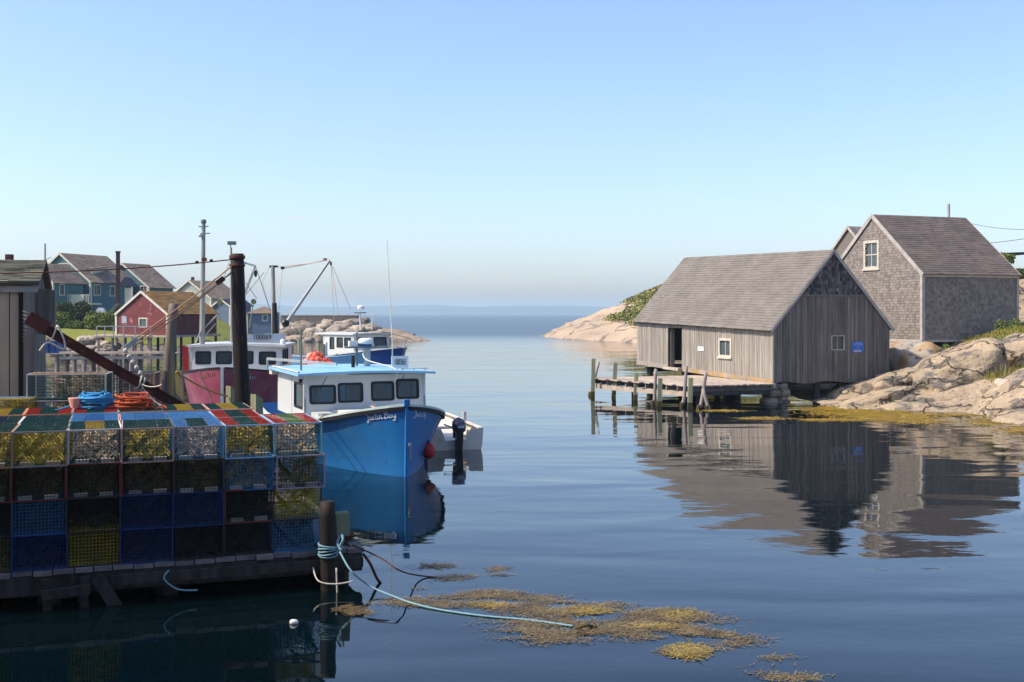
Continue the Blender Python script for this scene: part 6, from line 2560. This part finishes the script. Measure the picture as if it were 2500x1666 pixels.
GD = V((-.94, .34, 0)).normalized()
hA, th_ = gabled('teal_house', 'teal clapboard house with tan roofs and a white railed deck', 221, 124, GD, 8.0, 7.2, 2.9, 7.18, 10.25, M['teal'], M['roof_tan'], M['trim_white'],
                 [('g0', 144, 645, 166, 661, 2, 1), ('g0', 150, 697, 160, 719, 1, 1), ('g0', 183, 700, 201, 720, 2, 1), ('s0', 230, 697, 244, 720, 2, 1), ('s0', 269, 700, 279, 722, 1, 1)])
gabled(th_, None, 363, 131, GD, 7.2, 4.5, 2.9, 6.75, 9.45, M['teal'], M['roof_tan'], M['trim_white'], [('g0', 344, 700, 358, 722, 2, 1)])
gabled(th_, None, 129, 119, GD, 4.4, 4.5, 2.9, 7.0, 8.9, M['teal'], M['roof_tan'], M['trim_white'], [('g0', 94, 696, 104, 716, 1, 1), ('s0', 146, 696, 156, 720, 1, 1)])
c_ = P(288, 700, 121.6)
mb = MB()
mb.box((c_.x, c_.y, 6.4), (.42, .5, 7.6), .35)
ch = part('chimney', mb, M['brick'], th_)
mb = MB()
mb.box((c_.x, c_.y, 10.25), (.55, .6, .14), .35)
part('chimney_cap', mb, M['brick'], ch)
# dormer on the long roof
dp = P(215, 668, 126.5)
mb = MB()
mb.hexa([dp + V((-.8, -.5, -.6)), dp + V((.8, -.9, -.6)), dp + V((1.2, 2.2, -.2)), dp + V((-.4, 2.2, -.2)), dp + V((-.8, -.5, .4)), dp + V((.8, -.9, .4)), dp + V((1.2, 2.2, .7)), dp + V((-.4, 2.2, .7))])
dm_ = part('dormer', mb, M['trim_white'], th_)
mb = MB()
mb.hexa([dp + V((-1, -.7, .42)), dp + V((1, -1.1, .42)), dp + V((1.4, 2.4, .75)), dp + V((-.6, 2.4, .75)), dp + V((-1, -.7, .52)), dp + V((1, -1.1, .52)), dp + V((1.4, 2.4, .85)), dp + V((-.6, 2.4, .85))])
part('dormer_roof', mb, M['roof_tan'], dm_)
# porch with its dark roof and stair
pc = P(309, 700, 122)
mb = MB()
e = [pc + V((x, y, z)) for x, y, z in ((-.85, -.6, 0), (.85, -.6, 0), (.85, 1.4, 0), (-.85, 1.4, 0), (0, -.6, 1.0), (0, 1.4, 1.0))]
mb.add(e, [(0, 1, 4), (1, 2, 5, 4), (2, 3, 5), (3, 0, 4, 5), (0, 3, 2, 1)])
part('porch_roof', mb, M['navy_roof'], th_)
for x in (-.75, .75):
    mb = MB()
    mb.bar(pc + V((x, -.5, -2.9)), pc + V((x, -.5, .02)), .14)
    part('porch_post', mb, M['trim_white'], th_)
mb = MB()
mb.box(pc + V((.25, -.2, -1.0)), (.75, .06, 1.7))
part('porch_door', mb, M['trim_white'], th_)
for k in range(9):
    mb = MB()
    mb.box(pc + V((-.5 - .20 * k, -1.0, -1.9 - .2 * k)), (.32, 1.0, .05))
    part('stair_tread', mb, M['deck_sun'], th_)
# deck with balusters
a, b = P(138, 740, 121.5), P(221, 740, 121.2)
mb = MB()
zf = a.z
mb.hexa([V((a.x, 121, zf - .2)), V((b.x, 121, zf - .2)), V((b.x, 124.5, zf - .2)), V((a.x, 126, zf - .2)), V((a.x, 121, zf)), V((b.x, 121, zf)), V((b.x, 124.5, zf)), V((a.x, 126, zf))])
dk_ = part('sun_deck', mb, M['trim_white'], th_)
mb = MB()
mb.bar((a.x, 121.05, zf + .85), (b.x, 121.05, zf + .85), .09, .09)
part('deck_rail', mb, M['trim_white'], dk_)
mb = MB()
n = 22
for k in range(n):
    x = a.x + (b.x - a.x) * k / n
    mb.bar((x, 121.05, zf), (x, 121.05, zf + .82), .07)
bl = part('balusters', mb, M['trim_white'], dk_)
bl['kind'] = 'stuff'
mb = MB()
mb.box(((a.x * .35 + b.x * .65), 121.0, zf + .42), ((b.x - a.x) * .36, .05, .8))
part('solid_railing', mb, M['trim_white'], dk_)
for x in (a.x + .1, (a.x + b.x) / 2, b.x - .1):
    mb = MB()
    mb.bar((x, 121.1, 2.4), (x, 121.1, zf - .2), .2)
    part('deck_post', mb, M['trim_white'], dk_)

GR = V((-.866, .5, 0))
hR, tR = gabled('red_shed', 'red board fishing shed with orange lichen roof on stilts', 410, 95, GR, 6.15, 5.6, 1.9, 3.62, 5.5, M['red_wall'], M['roof_orange'], M['trim_white'],
                [('g0', 341, 779, 358, 797, 1, 1)], clap=.15, over=.12)
corner_board(hR, tR, M['trim_white'], 6.16, -.01, 1.9, 3.6, .2)
mb = MB()
fl = [hR['c'] + hR['g'] * u + hR['r'] * v for u, v in ((-.3, -.3), (8.6, -.3), (8.6, 5.8), (-.3, 5.8))]
mb.hexa([V((p.x, p.y, 1.68)) for p in fl] + [V((p.x, p.y, 1.86)) for p in fl])
part('platform', mb, M['deck_sun'], tR)
for u in (0, 2.1, 4.2, 6.2, 8.3):
    for v in (0, 2.8, 5.5):
        p = hR['c'] + hR['g'] * u + hR['r'] * v
        mb = MB()
        mb.tube([(p.x, p.y, -1.2), (p.x, p.y, 1.68)], .12, 6)
        part('stilt', mb, M['pole_bare'] if v == 0 else M['timber'], tR)
for u0, u1 in ((2.1, 4.2), (4.2, 6.2), (6.2, 8.3)):
    p, q_ = hR['c'] + hR['g'] * u0 + hR['r'] * -.02, hR['c'] + hR['g'] * u1 + hR['r'] * -.02
    mb = MB()
    mb.bar((p.x, p.y, .2), (q_.x, q_.y, 1.55), .09)
    part('cross_brace', mb, M['pole_bare'], tR)
# railing on its landing
ral = thing('landing_railing', 'grey post railing on the landing left of the red shed', 'railing', P(290, 815, 94))
pts = [P(x, 818, 93.4) for x in (236, 256, 277, 301, 330, 368)]
for p in pts:
    mb = MB()
    mb.bar((p.x, p.y, 1.86), (p.x, p.y, 2.62), .08)
    part('post', mb, M['trim_grey'], ral)
mb = MB()
mb.bar((pts[0].x, pts[0].y, 2.62), (pts[-1].x, pts[-1].y, 2.62), .09)
part('rail', mb, M['trim_grey'], ral)
mb = MB()
fl = [P(232, 820, 93.2), P(375, 820, 93.2), P(375, 820, 95.0), P(232, 820, 95.5)]
mb.hexa([V((p.x, p.y, 1.70)) for p in fl] + [V((p.x, p.y, 1.855)) for p in fl])
part('landing', mb, M['deck_sun'], ral)
for px in (240, 275, 303, 330, 345, 368):
    p = P(px, 820, 93.5)
    mb = MB()
    mb.tube([(p.x, p.y, -1.2), (p.x, p.y, 1.70)], .11, 6)
    part('pile', mb, M['pole_bare'], ral)
sp = thing('shore_sign', 'small white sign on a post before the red shed', 'sign', P(302, 860, 91))
p0, p1 = P(302, 862, 91), P(302, 769, 91)
mb = MB()
mb.bar((p0.x, p0.y, -.8), p1, .10)
part('post', mb, M['trim_grey'], sp)
mb = MB()
c_ = P(303, 781, 90.9)
mb.box((c_.x, c_.y, c_.z), (.38, .03, .55))
part('sign_plate', mb, M['plate_white'], sp)

gabled('grey_house', 'small grey gabled house behind the red shed roof', 515, 150, V((-.9, .43, 0)).normalized(), 7.2, 6, 3.0, 5.7, 8.0, M['grey_house'], M['roof_tan'], M['trim_white'], [('g0', 455, 712, 468, 728, 2, 1)])
t_ = [o for o in C.objects if o.name.startswith('grey_house') and o.type == 'EMPTY'][0]
c_ = P(470.5, 683, 153)
mb = MB()
mb.box((c_.x, c_.y, c_.z - .2), (.36, .36, 1.1))
part('chimney', mb, M['brick'], t_)
gabled('slate_cottage', 'dark blue cottage half hidden behind the masts', 562, 140, V((-.9, .43, 0)).normalized(), 2.6, 4, 1.5, 4.6, 5.4, M['slate_blue'], M['navy_roof'], M['trim_white'], [])
# blue hut with hip roof at the root of the breakwater
c_ = P(605, 800, 138)
hut3 = thing('blue_hut', 'slate blue hut with brown hipped roof by the breakwater', 'shed', (c_.x, c_.y, 1.6))
HB = dict(c=V((P(669, 800, 138).x, 138, 0)), g=V((-1, 0, 0)), r=V((0, 1, 0)), W=3.25, L=3.2, ze=3.66, zp=3.67)
wx = (u_at(HB, 'g0', 643), zat(782, 138), u_at(HB, 'g0', 652), zat(771, 138))
wx = (min(wx[0], wx[2]), wx[1], max(wx[0], wx[2]), wx[3])
b_ = backing(HB, hut3, 'g0', 1.2, [wx], M['dark_inside'])
clapboards(HB, b_, 'g0', 1.2, [wx], M['slate_blue'], .15)
for wl in ('s0', 's1', 'g1'):
    backing(HB, hut3, wl, 1.2, [], M['slate_blue'])
window(HB, hut3, 'g0', wx, M['trim_white'], M['glass_dark'], 1, 1, .14, sill=False)
corner_board(HB, hut3, M['trim_white'], 3.26, -.01, 1.2, 3.6, .25)
x0, x1 = P(600, 765, 138).x, P(674, 765, 138).x
e = [V((x0, 137.7, 3.66)), V((x1, 137.7, 3.66)), V((x1, 141.5, 3.66)), V((x0, 141.5, 3.66)), V((x0 * .55 + x1 * .45, 139.6, 4.5)), V((x0 * .45 + x1 * .55, 139.6, 4.5))]
mb = MB()
mb.add(e, [(0, 1, 5, 4), (1, 2, 5), (2, 3, 4, 5), (3, 0, 4), (3, 2, 1, 0)])
part('hipped_roof', mb, M['roof_tan'], hut3)
mb = MB()
for px, pt_, d, hw in ((110, 595, 136, 9),):
    p = P(px, pt_, d)
    mb.tube([(p.x, p.y, 3), p], .16, 6, .11)
    mb.bar(P(107, 638, d), P(125, 628, d), .07)
tag(part('utility_pole', mb, M['mast_wood']), 'thin utility pole rising behind the teal house', 'pole')

# breakwater wall: separate stones under a pinkish cap
bw = thing('breakwater_wall', 'long dressed stone breakwater wall closing the harbour', 'wall', P(780, 800, 152))
x0, x1 = P(686, 770, 152).x, P(874, 770, 152).x
rowz = [1.2, 1.75, 2.3, 2.83]
for j, z in enumerate(rowz):
    x = x0 - (.4 if j % 2 else 0)
    while x < x1:
        ln = R.uniform(.65, 1.15)
        mb = MB()
        jit = R.uniform(-.05, .05)
        mb.hexa([V((max(x0, x) + .03, 151.4 + jit, z)), V((min(x1, x + ln) - .03, 151.4 + jit, z)), V((min(x1, x + ln) - .03, 154, z)), V((max(x0, x) + .03, 154, z)),
                 V((max(x0, x) + .04, 151.42 + jit, z + .50)), V((min(x1, x + ln) - .04, 151.42 + jit, z + .52)), V((min(x1, x + ln) - .04, 154, z + .5)), V((max(x0, x) + .04, 154, z + .5))])
        part('stone', mb, M['stonewall'], bw)
        x += ln
mb = MB()
mb.box(((x0 + x1) / 2, 152.7, 2.1), (x1 - x0 - .1, 2.5, 2.4))
part('wall_core', mb, M['stonewall'], bw)
mb = MB()
mb.box(((x0 + x1) / 2, 152.7, 3.42), (x1 - x0 + .2, 3.0, .12))
part('cap_slab', mb, M['deck_sun'], bw)

# ------------------------------------------------------------------ boulders
def boulder(label, px, py, d, rx, rz_, seed, m_='boulder', ry=None, grp=None, sq=2.6, rot=0.0, sink=.35):
    c_ = P(px, py, d)
    ry = ry or rx * .9
    mb = MB()
    mb.blob((c_.x, c_.y, c_.z), (rx, ry, rz_), seed, 26, 16, .30, 1.3, sq=sq, rz=rot)
    return tag(part('boulder', mb, M[m_], smooth=True), label, 'boulder', grp)


lst = [(712, 818, 22, 24), (740, 812, 30, 26), (768, 822, 26, 22), (792, 806, 24, 18), (724, 838, 26, 14), (752, 838, 24, 14), (790, 832, 28, 18), (818, 812, 26, 18), (820, 832, 26, 16),
       (842, 800, 26, 18), (846, 824, 26, 18), (866, 792, 20, 14), (872, 810, 26, 16), (900, 806, 30, 14), (925, 815, 26, 9), (890, 786, 16, 10), (700, 800, 18, 12), (802, 792, 18, 12), (860, 782, 14, 9)]
wds = ['leftmost large', 'tall round', 'dark creased', 'flat topped', 'low waterline', 'split waterline', 'broad waterline', 'grey upper', 'cracked lower', 'pale upper', 'pale lower', 'small ridge', 'sloping outer', 'long outer',
       'last low', 'small pale crest', 'rounded left upper', 'small grey crest', 'small end']
for i, (px, py, rx, rz_) in enumerate(lst):
    d = 146 + (835 - py) * .12
    k = d / F
    boulder('%s granite boulder of the breakwater rocks' % wds[i], px, py, d, rx * k, rz_ * k, 60 + i, grp='granite boulders below the breakwater', rot=R.uniform(-.5, .5))
for i, (px, py, rx, rz_, lb) in enumerate(((984, 817, 13, 9, 'brown rock islet off the breakwater tip'), (1003, 820, 12, 5, 'low flat rock right of the rock islet'))):
    k = 190 / F
    boulder(lb, px, py, 190, rx * k, rz_ * k, 90 + i)
lst = [(138, 828, 20, 18), (108, 836, 14, 9), (97, 848, 14, 9), (165, 838, 16, 10), (186, 848, 18, 10), (208, 834, 20, 13), (232, 832, 22, 14), (252, 844, 18, 12), (222, 852, 20, 9), (196, 862, 20, 6), (268, 852, 16, 10), (160, 856, 18, 7), (285, 845, 12, 8), (245, 858, 14, 6)]
wds = ['big pale', 'small left', 'low left', 'shaded grey', 'slumped grey', 'upper middle', 'largest grey', 'right middle', 'low middle', 'flat waterline', 'low right', 'weedy low', 'last right', 'tiny waterline']
for i, (px, py, rx, rz_) in enumerate(lst):
    d = 96.5 + (865 - py) * .10
    k = d / F
    boulder('%s boulder on the shore below the lawn' % wds[i], px, py, d, rx * k, rz_ * k, 120 + i, grp='boulders below the lawn', rot=R.uniform(-.5, .5))
# big boulder under the shingled house
boulder('round boulder with orange lichen beside the fish shed', 2232, 884, 50.5, 1.05, .88, 7, 'boulder_lichen', 1.2, rot=.3, sq=2.3)
boulder('small pale stone under the shed corner', 2155, 925, 48.6, .28, .22, 9)
for px, py, d, rx, rz_, lb in ((2404, 1000, 43.2, .5, .34, 'dark crevice stone at the waterline on the right'), (2425, 1005, 42.6, .36, .30, 'rounded stone wedged at the right waterline'), (2385, 985, 43.6, .42, .3, 'striped stone above the right waterline'),
                               (2215, 985, 44.0, .34, .26, 'small dark rimmed stone by the low ledge'), (2450, 940, 42.5, .32, .22, 'pale block in the grassy gully')):
    boulder(lb, px, py, d, rx, rz_, int(px))

# tilted granite ledges of the right shore
for lb, px, py, d, rad, tl, rz_, seed in (('big tilted granite ledge right of the lichen boulder', 2338, 930, 46.4, (2.05, 1.7, 1.12), -.42, .15, 11),
                                    ('smooth pale granite ledge at the bottom right waterline', 2490, 985, 41.6, (1.75, 1.5, .72), -.62, .3, 12),
                                    ('rounded grey granite knob below the right hand grass', 2482, 868, 46.4, (1.15, 1.3, .72), -.35, .2, 13),
                                    ('low tan granite ledge running into the water beside the shed', 2140, 990, 44.7, (1.55, .8, .46), -.27, .1, 14),
                                    ('long waterline granite block under the big ledge', 2290, 988, 43.9, (.98, .42, .30), -.05, .05, 15),
                                    ('square waterline granite block right of the long one', 2368, 990, 43.7, (.70, .42, .33), .04, -.1, 16),
                                    ('shaded granite hump between the lichen boulder and the ledge', 2190, 945, 46.8, (1.3, .9, .55), -.3, .1, 17)):
    c_ = P(px, py, d)
    mb = MB()
    mb.blob(c_, rad, seed, 44, 26, .20, 1.7, tl, rz_, sq=4.5)
    tag(part('granite_ledge', mb, M['granite'], smooth=True), lb, 'ledge', 'granite ledges of the right shore')

# ------------------------------------------------------------------ plants
def leaves(c, rad, n, size, seed, upright=0.0, crowd=.65):
    rr = random.Random(seed)
    mb = MB()
    c = V(c)
    for _ in range(n):
        while True:
            p = V((rr.uniform(-1, 1), rr.uniform(-1, 1), rr.uniform(-1, 1)))
            if p.length <= 1:
                break
        p = p.normalized() * (p.length ** (1 - crowd))
        p *= 1 + .28 * noise.noise(p * 1.9 + V((seed, 0, 0))) + .14 * noise.noise(p * 5 + V((0, seed, 0)))
        q = c + V((p.x * rad[0], p.y * rad[1], p.z * rad[2]))
        a = V((rr.gauss(0, 1), rr.gauss(0, 1), rr.gauss(0, 1))).normalized()
        b = a.cross(V((rr.gauss(0, 1), rr.gauss(0, 1), rr.gauss(0, 1)))).normalized()
        s1, s2 = size * rr.uniform(.6, 1.4), size * rr.uniform(.4, .9)
        mb.add([q - a * s1, q - b * s2 * .6, q + a * s1, q + b * s2 * .6], [(0, 1, 2, 3)], rr.random())
    return mb


def bush(label, px, py, d, rx, rz_, seed, m_, n=1400, size=.12, ry=None, name='bush'):
    c_ = P(px, py, d)
    t = thing(name, label, 'bush', (c_.x, c_.y, c_.z - rz_))
    part('foliage', leaves(c_, (rx, ry or rx * .8, rz_), n, size, seed), M[m_], t)
    mb = MB()
    for k in range(4):
        mb.tube([c_ + V((.1 * k - .15, 0, -rz_ * 1.1)), c_ + V(((k - 1.5) * rx * .35, (k % 2 - .5) * .4, rz_ * .3))], .05, 5, .015)
    part('stems', mb, M['timber'], t)
    return t


k = 117 / F
for i, (px, py, rx, rz_, m_, lb) in enumerate(((158, 765, 24, 26, 'leaf_dark', 'left half of the dark clipped hedge under the deck'), (198, 765, 24, 26, 'leaf_dark', 'right half of the dark clipped hedge under the deck'),
                                               (152, 785, 26, 20, 'leaf', 'bright bush before the dark hedge, next to the hut'), (186, 795, 24, 11, 'leaf', 'low bush between the two bright bushes'),
                                               (236, 785, 28, 22, 'leaf', 'large bright bush left of the red shed'), (268, 785, 26, 22, 'leaf', 'bright bush touching the red shed'))):
    bush(lb, px, py, 112 - i * .5, rx * k, rz_ * k, 200 + i, m_, 2600, .13)
c_ = P(247, 757, 119)
mb = MB()
mb.box((c_.x, c_.y, c_.z - .4), (.85, .6, .9))
mb.box((c_.x, c_.y, c_.z + .12), (.6, .4, .2))
tag(part('grey_water_tank', mb, M['plate_grey']), 'small pale blue tank beside the teal house', 'tank')


def scatter(mask, region, zf, n, make, seed):
    rr = random.Random(seed)
    mb = MB()
    cnt = 0
    while cnt < n:
        x, y = rr.uniform(region[0], region[1]), rr.uniform(region[2], region[3])
        cnt += 1
        if mask(x, y) > rr.random():
            make(mb, rr, V((x, y, zf(x, y))))
    return mb


def tuft(mb, rr, p, h0=.25, h1=.6, wd=.012, nb=4):
    for _ in range(nb):
        h = rr.uniform(h0, h1)
        ang = rr.uniform(0, 6.28)
        ln = V((math.cos(ang), math.sin(ang), 0)) * h * rr.uniform(.15, .6)
        s = V((-math.sin(ang), math.cos(ang), 0)) * wd
        b0_ = p + V((rr.gauss(0, .05), rr.gauss(0, .05), -.03))
        m = b0_ + ln * .4 + V((0, 0, h * .65))
        e_ = b0_ + ln + V((0, 0, h))
        mb.add([b0_ - s, b0_ + s, m + s * .8, m - s * .8, e_], [(0, 1, 2, 3), (3, 2, 4)], rr.random())


def clump(mb, rr, p, sz=.3):
    for _ in range(3):
        a = V((rr.gauss(0, 1), rr.gauss(0, 1), rr.gauss(0, 1))).normalized()
        b = a.cross(V((rr.gauss(0, 1), rr.gauss(0, 1), 1))).normalized()
        q = p + V((rr.gauss(0, .2), rr.gauss(0, .2), rr.uniform(0, .55)))
        s1, s2 = sz * rr.uniform(.5, 1.2), sz * rr.uniform(.3, .7)
        mb.add([q - a * s1, q - b * s2, q + a * s1, q + b * s2], [(0, 1, 2, 3)], rr.random())


def spotmask(spots):
    def f(x, y):
        m = 0
        for cx, cy, rx, ry in spots:
            d_ = ((x - cx) / rx) ** 2 + ((y - cy) / ry) ** 2
            m = max(m, 1 - d_ + .35 * noise.noise(V((x * .9, y * .9, 3))))
        return m
    return f


def at_ground(px, py, hf, d0, d1):
    for i in range(200):
        d = d0 + (d1 - d0) * i / 200
        p = P(px, py, d)
        if hf(p.x, p.y) >= p.z:
            return p
    return P(px, py, d1)


sp1 = []
for px, py, rx, ry in ((2420, 840, 1.7, 2.2), (2460, 815, 2.4, 3.0), (2500, 800, 2.6, 3.5), (2380, 850, 1.2, 1.6), (2445, 880, .8, 1.2), (2470, 905, 1.0, 1.0), (2440, 925, .7, 1.0), (2250, 905, .5, .9), (2243, 925, .35, .6), (2300, 880, 1.0, .5), (2430, 900, .6, .9)):
    p = at_ground(px, py, h_right, 36, 75)
    sp1.append((p.x, p.y, rx, ry))
mb = scatter(spotmask(sp1), (12, 34, 38, 66), h_right, 60000, lambda m, r, p: tuft(m, r, p, .08, .30, .009), 5)
stuff(part('shore_grass', mb, M['grass']), 'green and straw coloured grass between the right hand rocks', 'grass')
sp2 = [(q[0] + .2, q[1] + .1, q[2] * .8, q[3] * .8) for q in sp1[4:9]]
p = at_ground(2250, 905, h_right, 36, 75)
sp2.append((p.x, p.y, .45, .5))
mb = scatter(spotmask(sp2), (12, 34, 38, 66), h_right, 30000, lambda m, r, p: tuft(m, r, p, .2, .6, .009), 6)
stuff(part('dry_grass', mb, M['grass_dry']), 'tall dry grass in the rock gullies and by the boulder', 'grass')
for i, (px, py, d, n, lb) in enumerate(((2310, 860, 51.5, 260, 'small leafy plant in front of the dark gap under the house'), (2443, 798, 56.5, 300, 'seed-headed plant at the house corner'), (2478, 795, 57, 500, 'leafy plant at the right end of the house wall'))):
    c_ = P(px, py, d)
    mb = leaves(c_, (.28, .28, .38), n, .06, 300 + i)
    g0 = h_right(c_.x, c_.y)
    mb.tube([(c_.x, c_.y, min(g0, c_.z - .3) - .1), (c_.x, c_.y, c_.z)], .015, 4)
    tag(part('leafy_plant', mb, M['leaf']), lb, 'plant')
k = 70 / F
for px, py, rx, rz_, lb in ((2450, 632, 26, 14, 'low green bush on the skyline right of the house roof'), (2490, 668, 24, 12, 'green bush above the low house roof')):
    bush(lb, px, py, 72, rx * k, rz_ * k, int(px), 'leaf', 1200, .10)


def headmask(x, y):
    z = h_head(x, y)
    px = CX + F * x / y
    if z < 2.0:
        return 0
    wob = 26 * noise.noise(V((x * .14, y * .14, 7)))
    up = ss(1525, 1560, px + wob)
    lo = ss(2.3, 2.9, z) * ss(1462, 1492, px + wob) * (1 if y < 166 else 0.0)
    gap = 1 if noise.noise(V((x * .2, y * .13, 4))) > -.35 else .05
    return max(up, lo) * gap


mb = scatter(headmask, (9, 45, 128, 195), h_head, 60000, lambda m, r, p: clump(m, r, p, .26), 8)
stuff(part('heath', mb, M['heath']), 'low green heath covering the back of the headland', 'heath')

# ------------------------------------------------------------------ seaweed
def weed(mb, rr, p, ln0=.04, ln1=.15, wd=.0042):
    ang = rr.gauss(0.15, .75) if rr.random() < .7 else rr.uniform(0, 6.28)
    q = V((p.x, p.y, rr.uniform(.003, .014)))
    ln = rr.uniform(ln0, ln1) / 3
    pts = [q]
    for _ in range(3):
        ang += rr.gauss(0, .45)
        pts.append(pts[-1] + V((math.cos(ang) * ln, math.sin(ang) * ln, rr.uniform(-.006, .006))))
    for a, b in zip(pts, pts[1:]):
        a.z, b.z = max(.003, a.z), max(.003, b.z)
        d_ = (b - a)
        s = V((-d_.y, d_.x, 0)).normalized() * wd
        mb.add([a - s, a + s, b + s, b - s], [(0, 1, 2, 3)], rr.random())


pat = [(1065, 1384, 55, 6, 300), (1108, 1411, 50, 9, 260), (1215, 1393, 30, 11, 300), (1038, 1437, 45, 6, 160), (1183, 1451, 80, 9, 700), (868, 1491, 40, 11, 420), (960, 1478, 70, 8, 220), (1090, 1470, 120, 13, 900), (1295, 1478, 95, 19, 1500),
       (1429, 1491, 130, 22, 2000), (1616, 1502, 115, 17, 1400), (1340, 1543, 125, 26, 1700), (1563, 1540, 165, 20, 1900), (1480, 1516, 220, 12, 700), (1670, 1588, 55, 18, 700), (1793, 1567, 70, 16, 330), (1700, 1548, 90, 14, 450), (1884, 1628, 58, 22, 520), (1950, 1652, 60, 16, 220), (1230, 1520, 80, 10, 150)]
mb, mg = MB(), MB()
rr = random.Random(42)
for cx, cy, rx, ry, n in pat:
    for _ in range(int(n * 1.35)):
        while True:
            a, b = rr.gauss(0, .68), rr.gauss(0, .72)
            if a * a + b * b < 2.4:
                break
        p = G(cx + a * rx, cy + b * ry, 0.0)
        if noise.fractal(V((p.x * 1.3, p.y * 3.6, 3.3)), 1.0, 2.0, 4) < -.10 + .22 * (a * a + b * b - .5) + rr.gauss(0, .12):
            continue
        weed(mb, rr, p)
for cx, cy, rx, ry, n in ((1418, 1492, 48, 9, 800), (1650, 1502, 44, 10, 650), (1672, 1590, 44, 14, 900), (1190, 1478, 34, 5, 350), (1600, 1530, 64, 6, 500)):
    for _ in range(n):
        p = G(cx + rr.gauss(0, .5) * rx, cy + rr.gauss(0, .5) * ry, 0.0)
        weed(mg, rr, p, .05, .14, .007)
stuff(part('floating_seaweed', mb, M['weed_tan']), 'drifting tan rockweed raft on the near water', 'seaweed')
stuff(part('yellow_seaweed', mg, M['weed_gold']), 'yellow clumps within the drifting rockweed raft', 'seaweed')
mb = MB()
for cx, cy, rx, ry, n in ((2100, 1008, 110, 9, 2600), (2170, 1020, 90, 9, 2200), (2060, 998, 90, 5, 1200), (2030, 1026, 80, 3, 500), (2300, 1014, 110, 3, 420), (2410, 1030, 45, 10, 420), (1760, 1004, 50, 2, 260), (1860, 1022, 50, 3, 250), (2240, 1030, 60, 5, 300), (2480, 1050, 30, 12, 300)):
    for _ in range(n):
        p = G(cx + rr.gauss(0, .5) * rx, cy + rr.gauss(0, .5) * ry, 0.0)
        weed(mb, rr, p, .12, .45, .022)
stuff(part('rock_seaweed', mb, M['weed_rock']), 'golden rockweed fringe along the right hand rocks and under the shed', 'seaweed')
rope_obj('stray_stick', [G(1405, 1534, .03), G(1425, 1529, .06), G(1445, 1528, .03), G(1455, 1530, .03)], .016, M['weed_line'], 'dark bent stick lying in the seaweed at the rope end', 4)

# two faint wisps of cloud low over the open sea
for lb, px, py, wpx, hpx in (('faint larger cloud wisp low in the sky left of centre', 722, 533, 40, 5), ('faint smaller cloud wisp low in the sky near the centre', 1203, 553, 24, 4)):
    d = 3600
    c_ = P(px, py, d)
    mb = MB()
    mb.blob(c_, (wpx * d / F, 60, hpx * d / F), 3, 28, 12, .3, 1.4)
    cm = bpy.data.materials.new('cloud wisp')
    cm.use_nodes = True
    nt = cm.node_tree
    nt.nodes.remove(nt.nodes['Principled BSDF'])
    pv = nd(nt, 'ShaderNodeVolumePrincipled')
    pv.inputs['Color'].default_value = (0.97, 0.96, 0.96, 1)
    pv.inputs['Density'].default_value = 0.006
    nt.links.new(pv.outputs[0], nt.nodes['Material Output'].inputs['Volume'])
    o = part('cloud', mb, cm, smooth=True)
    tag(o, lb, 'cloud', 'cloud wisps over the sea')

# ------------------------------------------------------------------ bank and houses added out of view to cut sky light on the wharf
def h_bank_near(x, y):
    d = min(-1.2 - y + 0.4 * fbm(x, y, 0.4, 3, 2.0), 30)
    return max(-1.5, d * 0.4) if d < 0 else min(1.9, 0.75 * d) + 0.12 * fbm(x, y, 0.5, 3, 8.0)


heightfield('unseen_bank', -40, 40, -34, 4, 0.8, h_bank_near, M['soil'])
for nm, lb, c_, gd, W, L, z0, ze, zp in (
        ('sky_blocker_side', 'added dark house left of the camera, unseen, cutting sky light', (-7.6, 9.4), V((0, -1, 0)), 8.4, 11.0, .5, 6.2, 9.4),
        ('sky_blocker_rear', 'unseen dark house added behind the camera to block sky light', (9.5, -4.0), V((0, -1, 0)), 9.0, 17.0, 1.5, 8.0, 11.6)):
    h = dict(c=V((c_[0], c_[1], 0)), g=gd, r=V((-1, 0, 0)), W=W, L=L, ze=ze, zp=zp)
    t = thing(nm, lb, 'shed', (c_[0], c_[1], 0))
    for wl in ('g0', 'g1', 's0', 's1'):
        b = backing(h, t, wl, z0, [], M['shingle_dark'])
    roof(h, t, M['roof_brown'], .2, .2, .3, .6, fine=False)
    for u in (.3, W / 2, W - .3):
        for v in (.3, L / 2, L - .3):
            p = h['c'] + h['g'] * u + h['r'] * v
            mb = MB()
            mb.tube([(p.x, p.y, -1.4), (p.x, p.y, z0 + .05)], .16, 8)
            part('pile', mb, M['timber'], t)
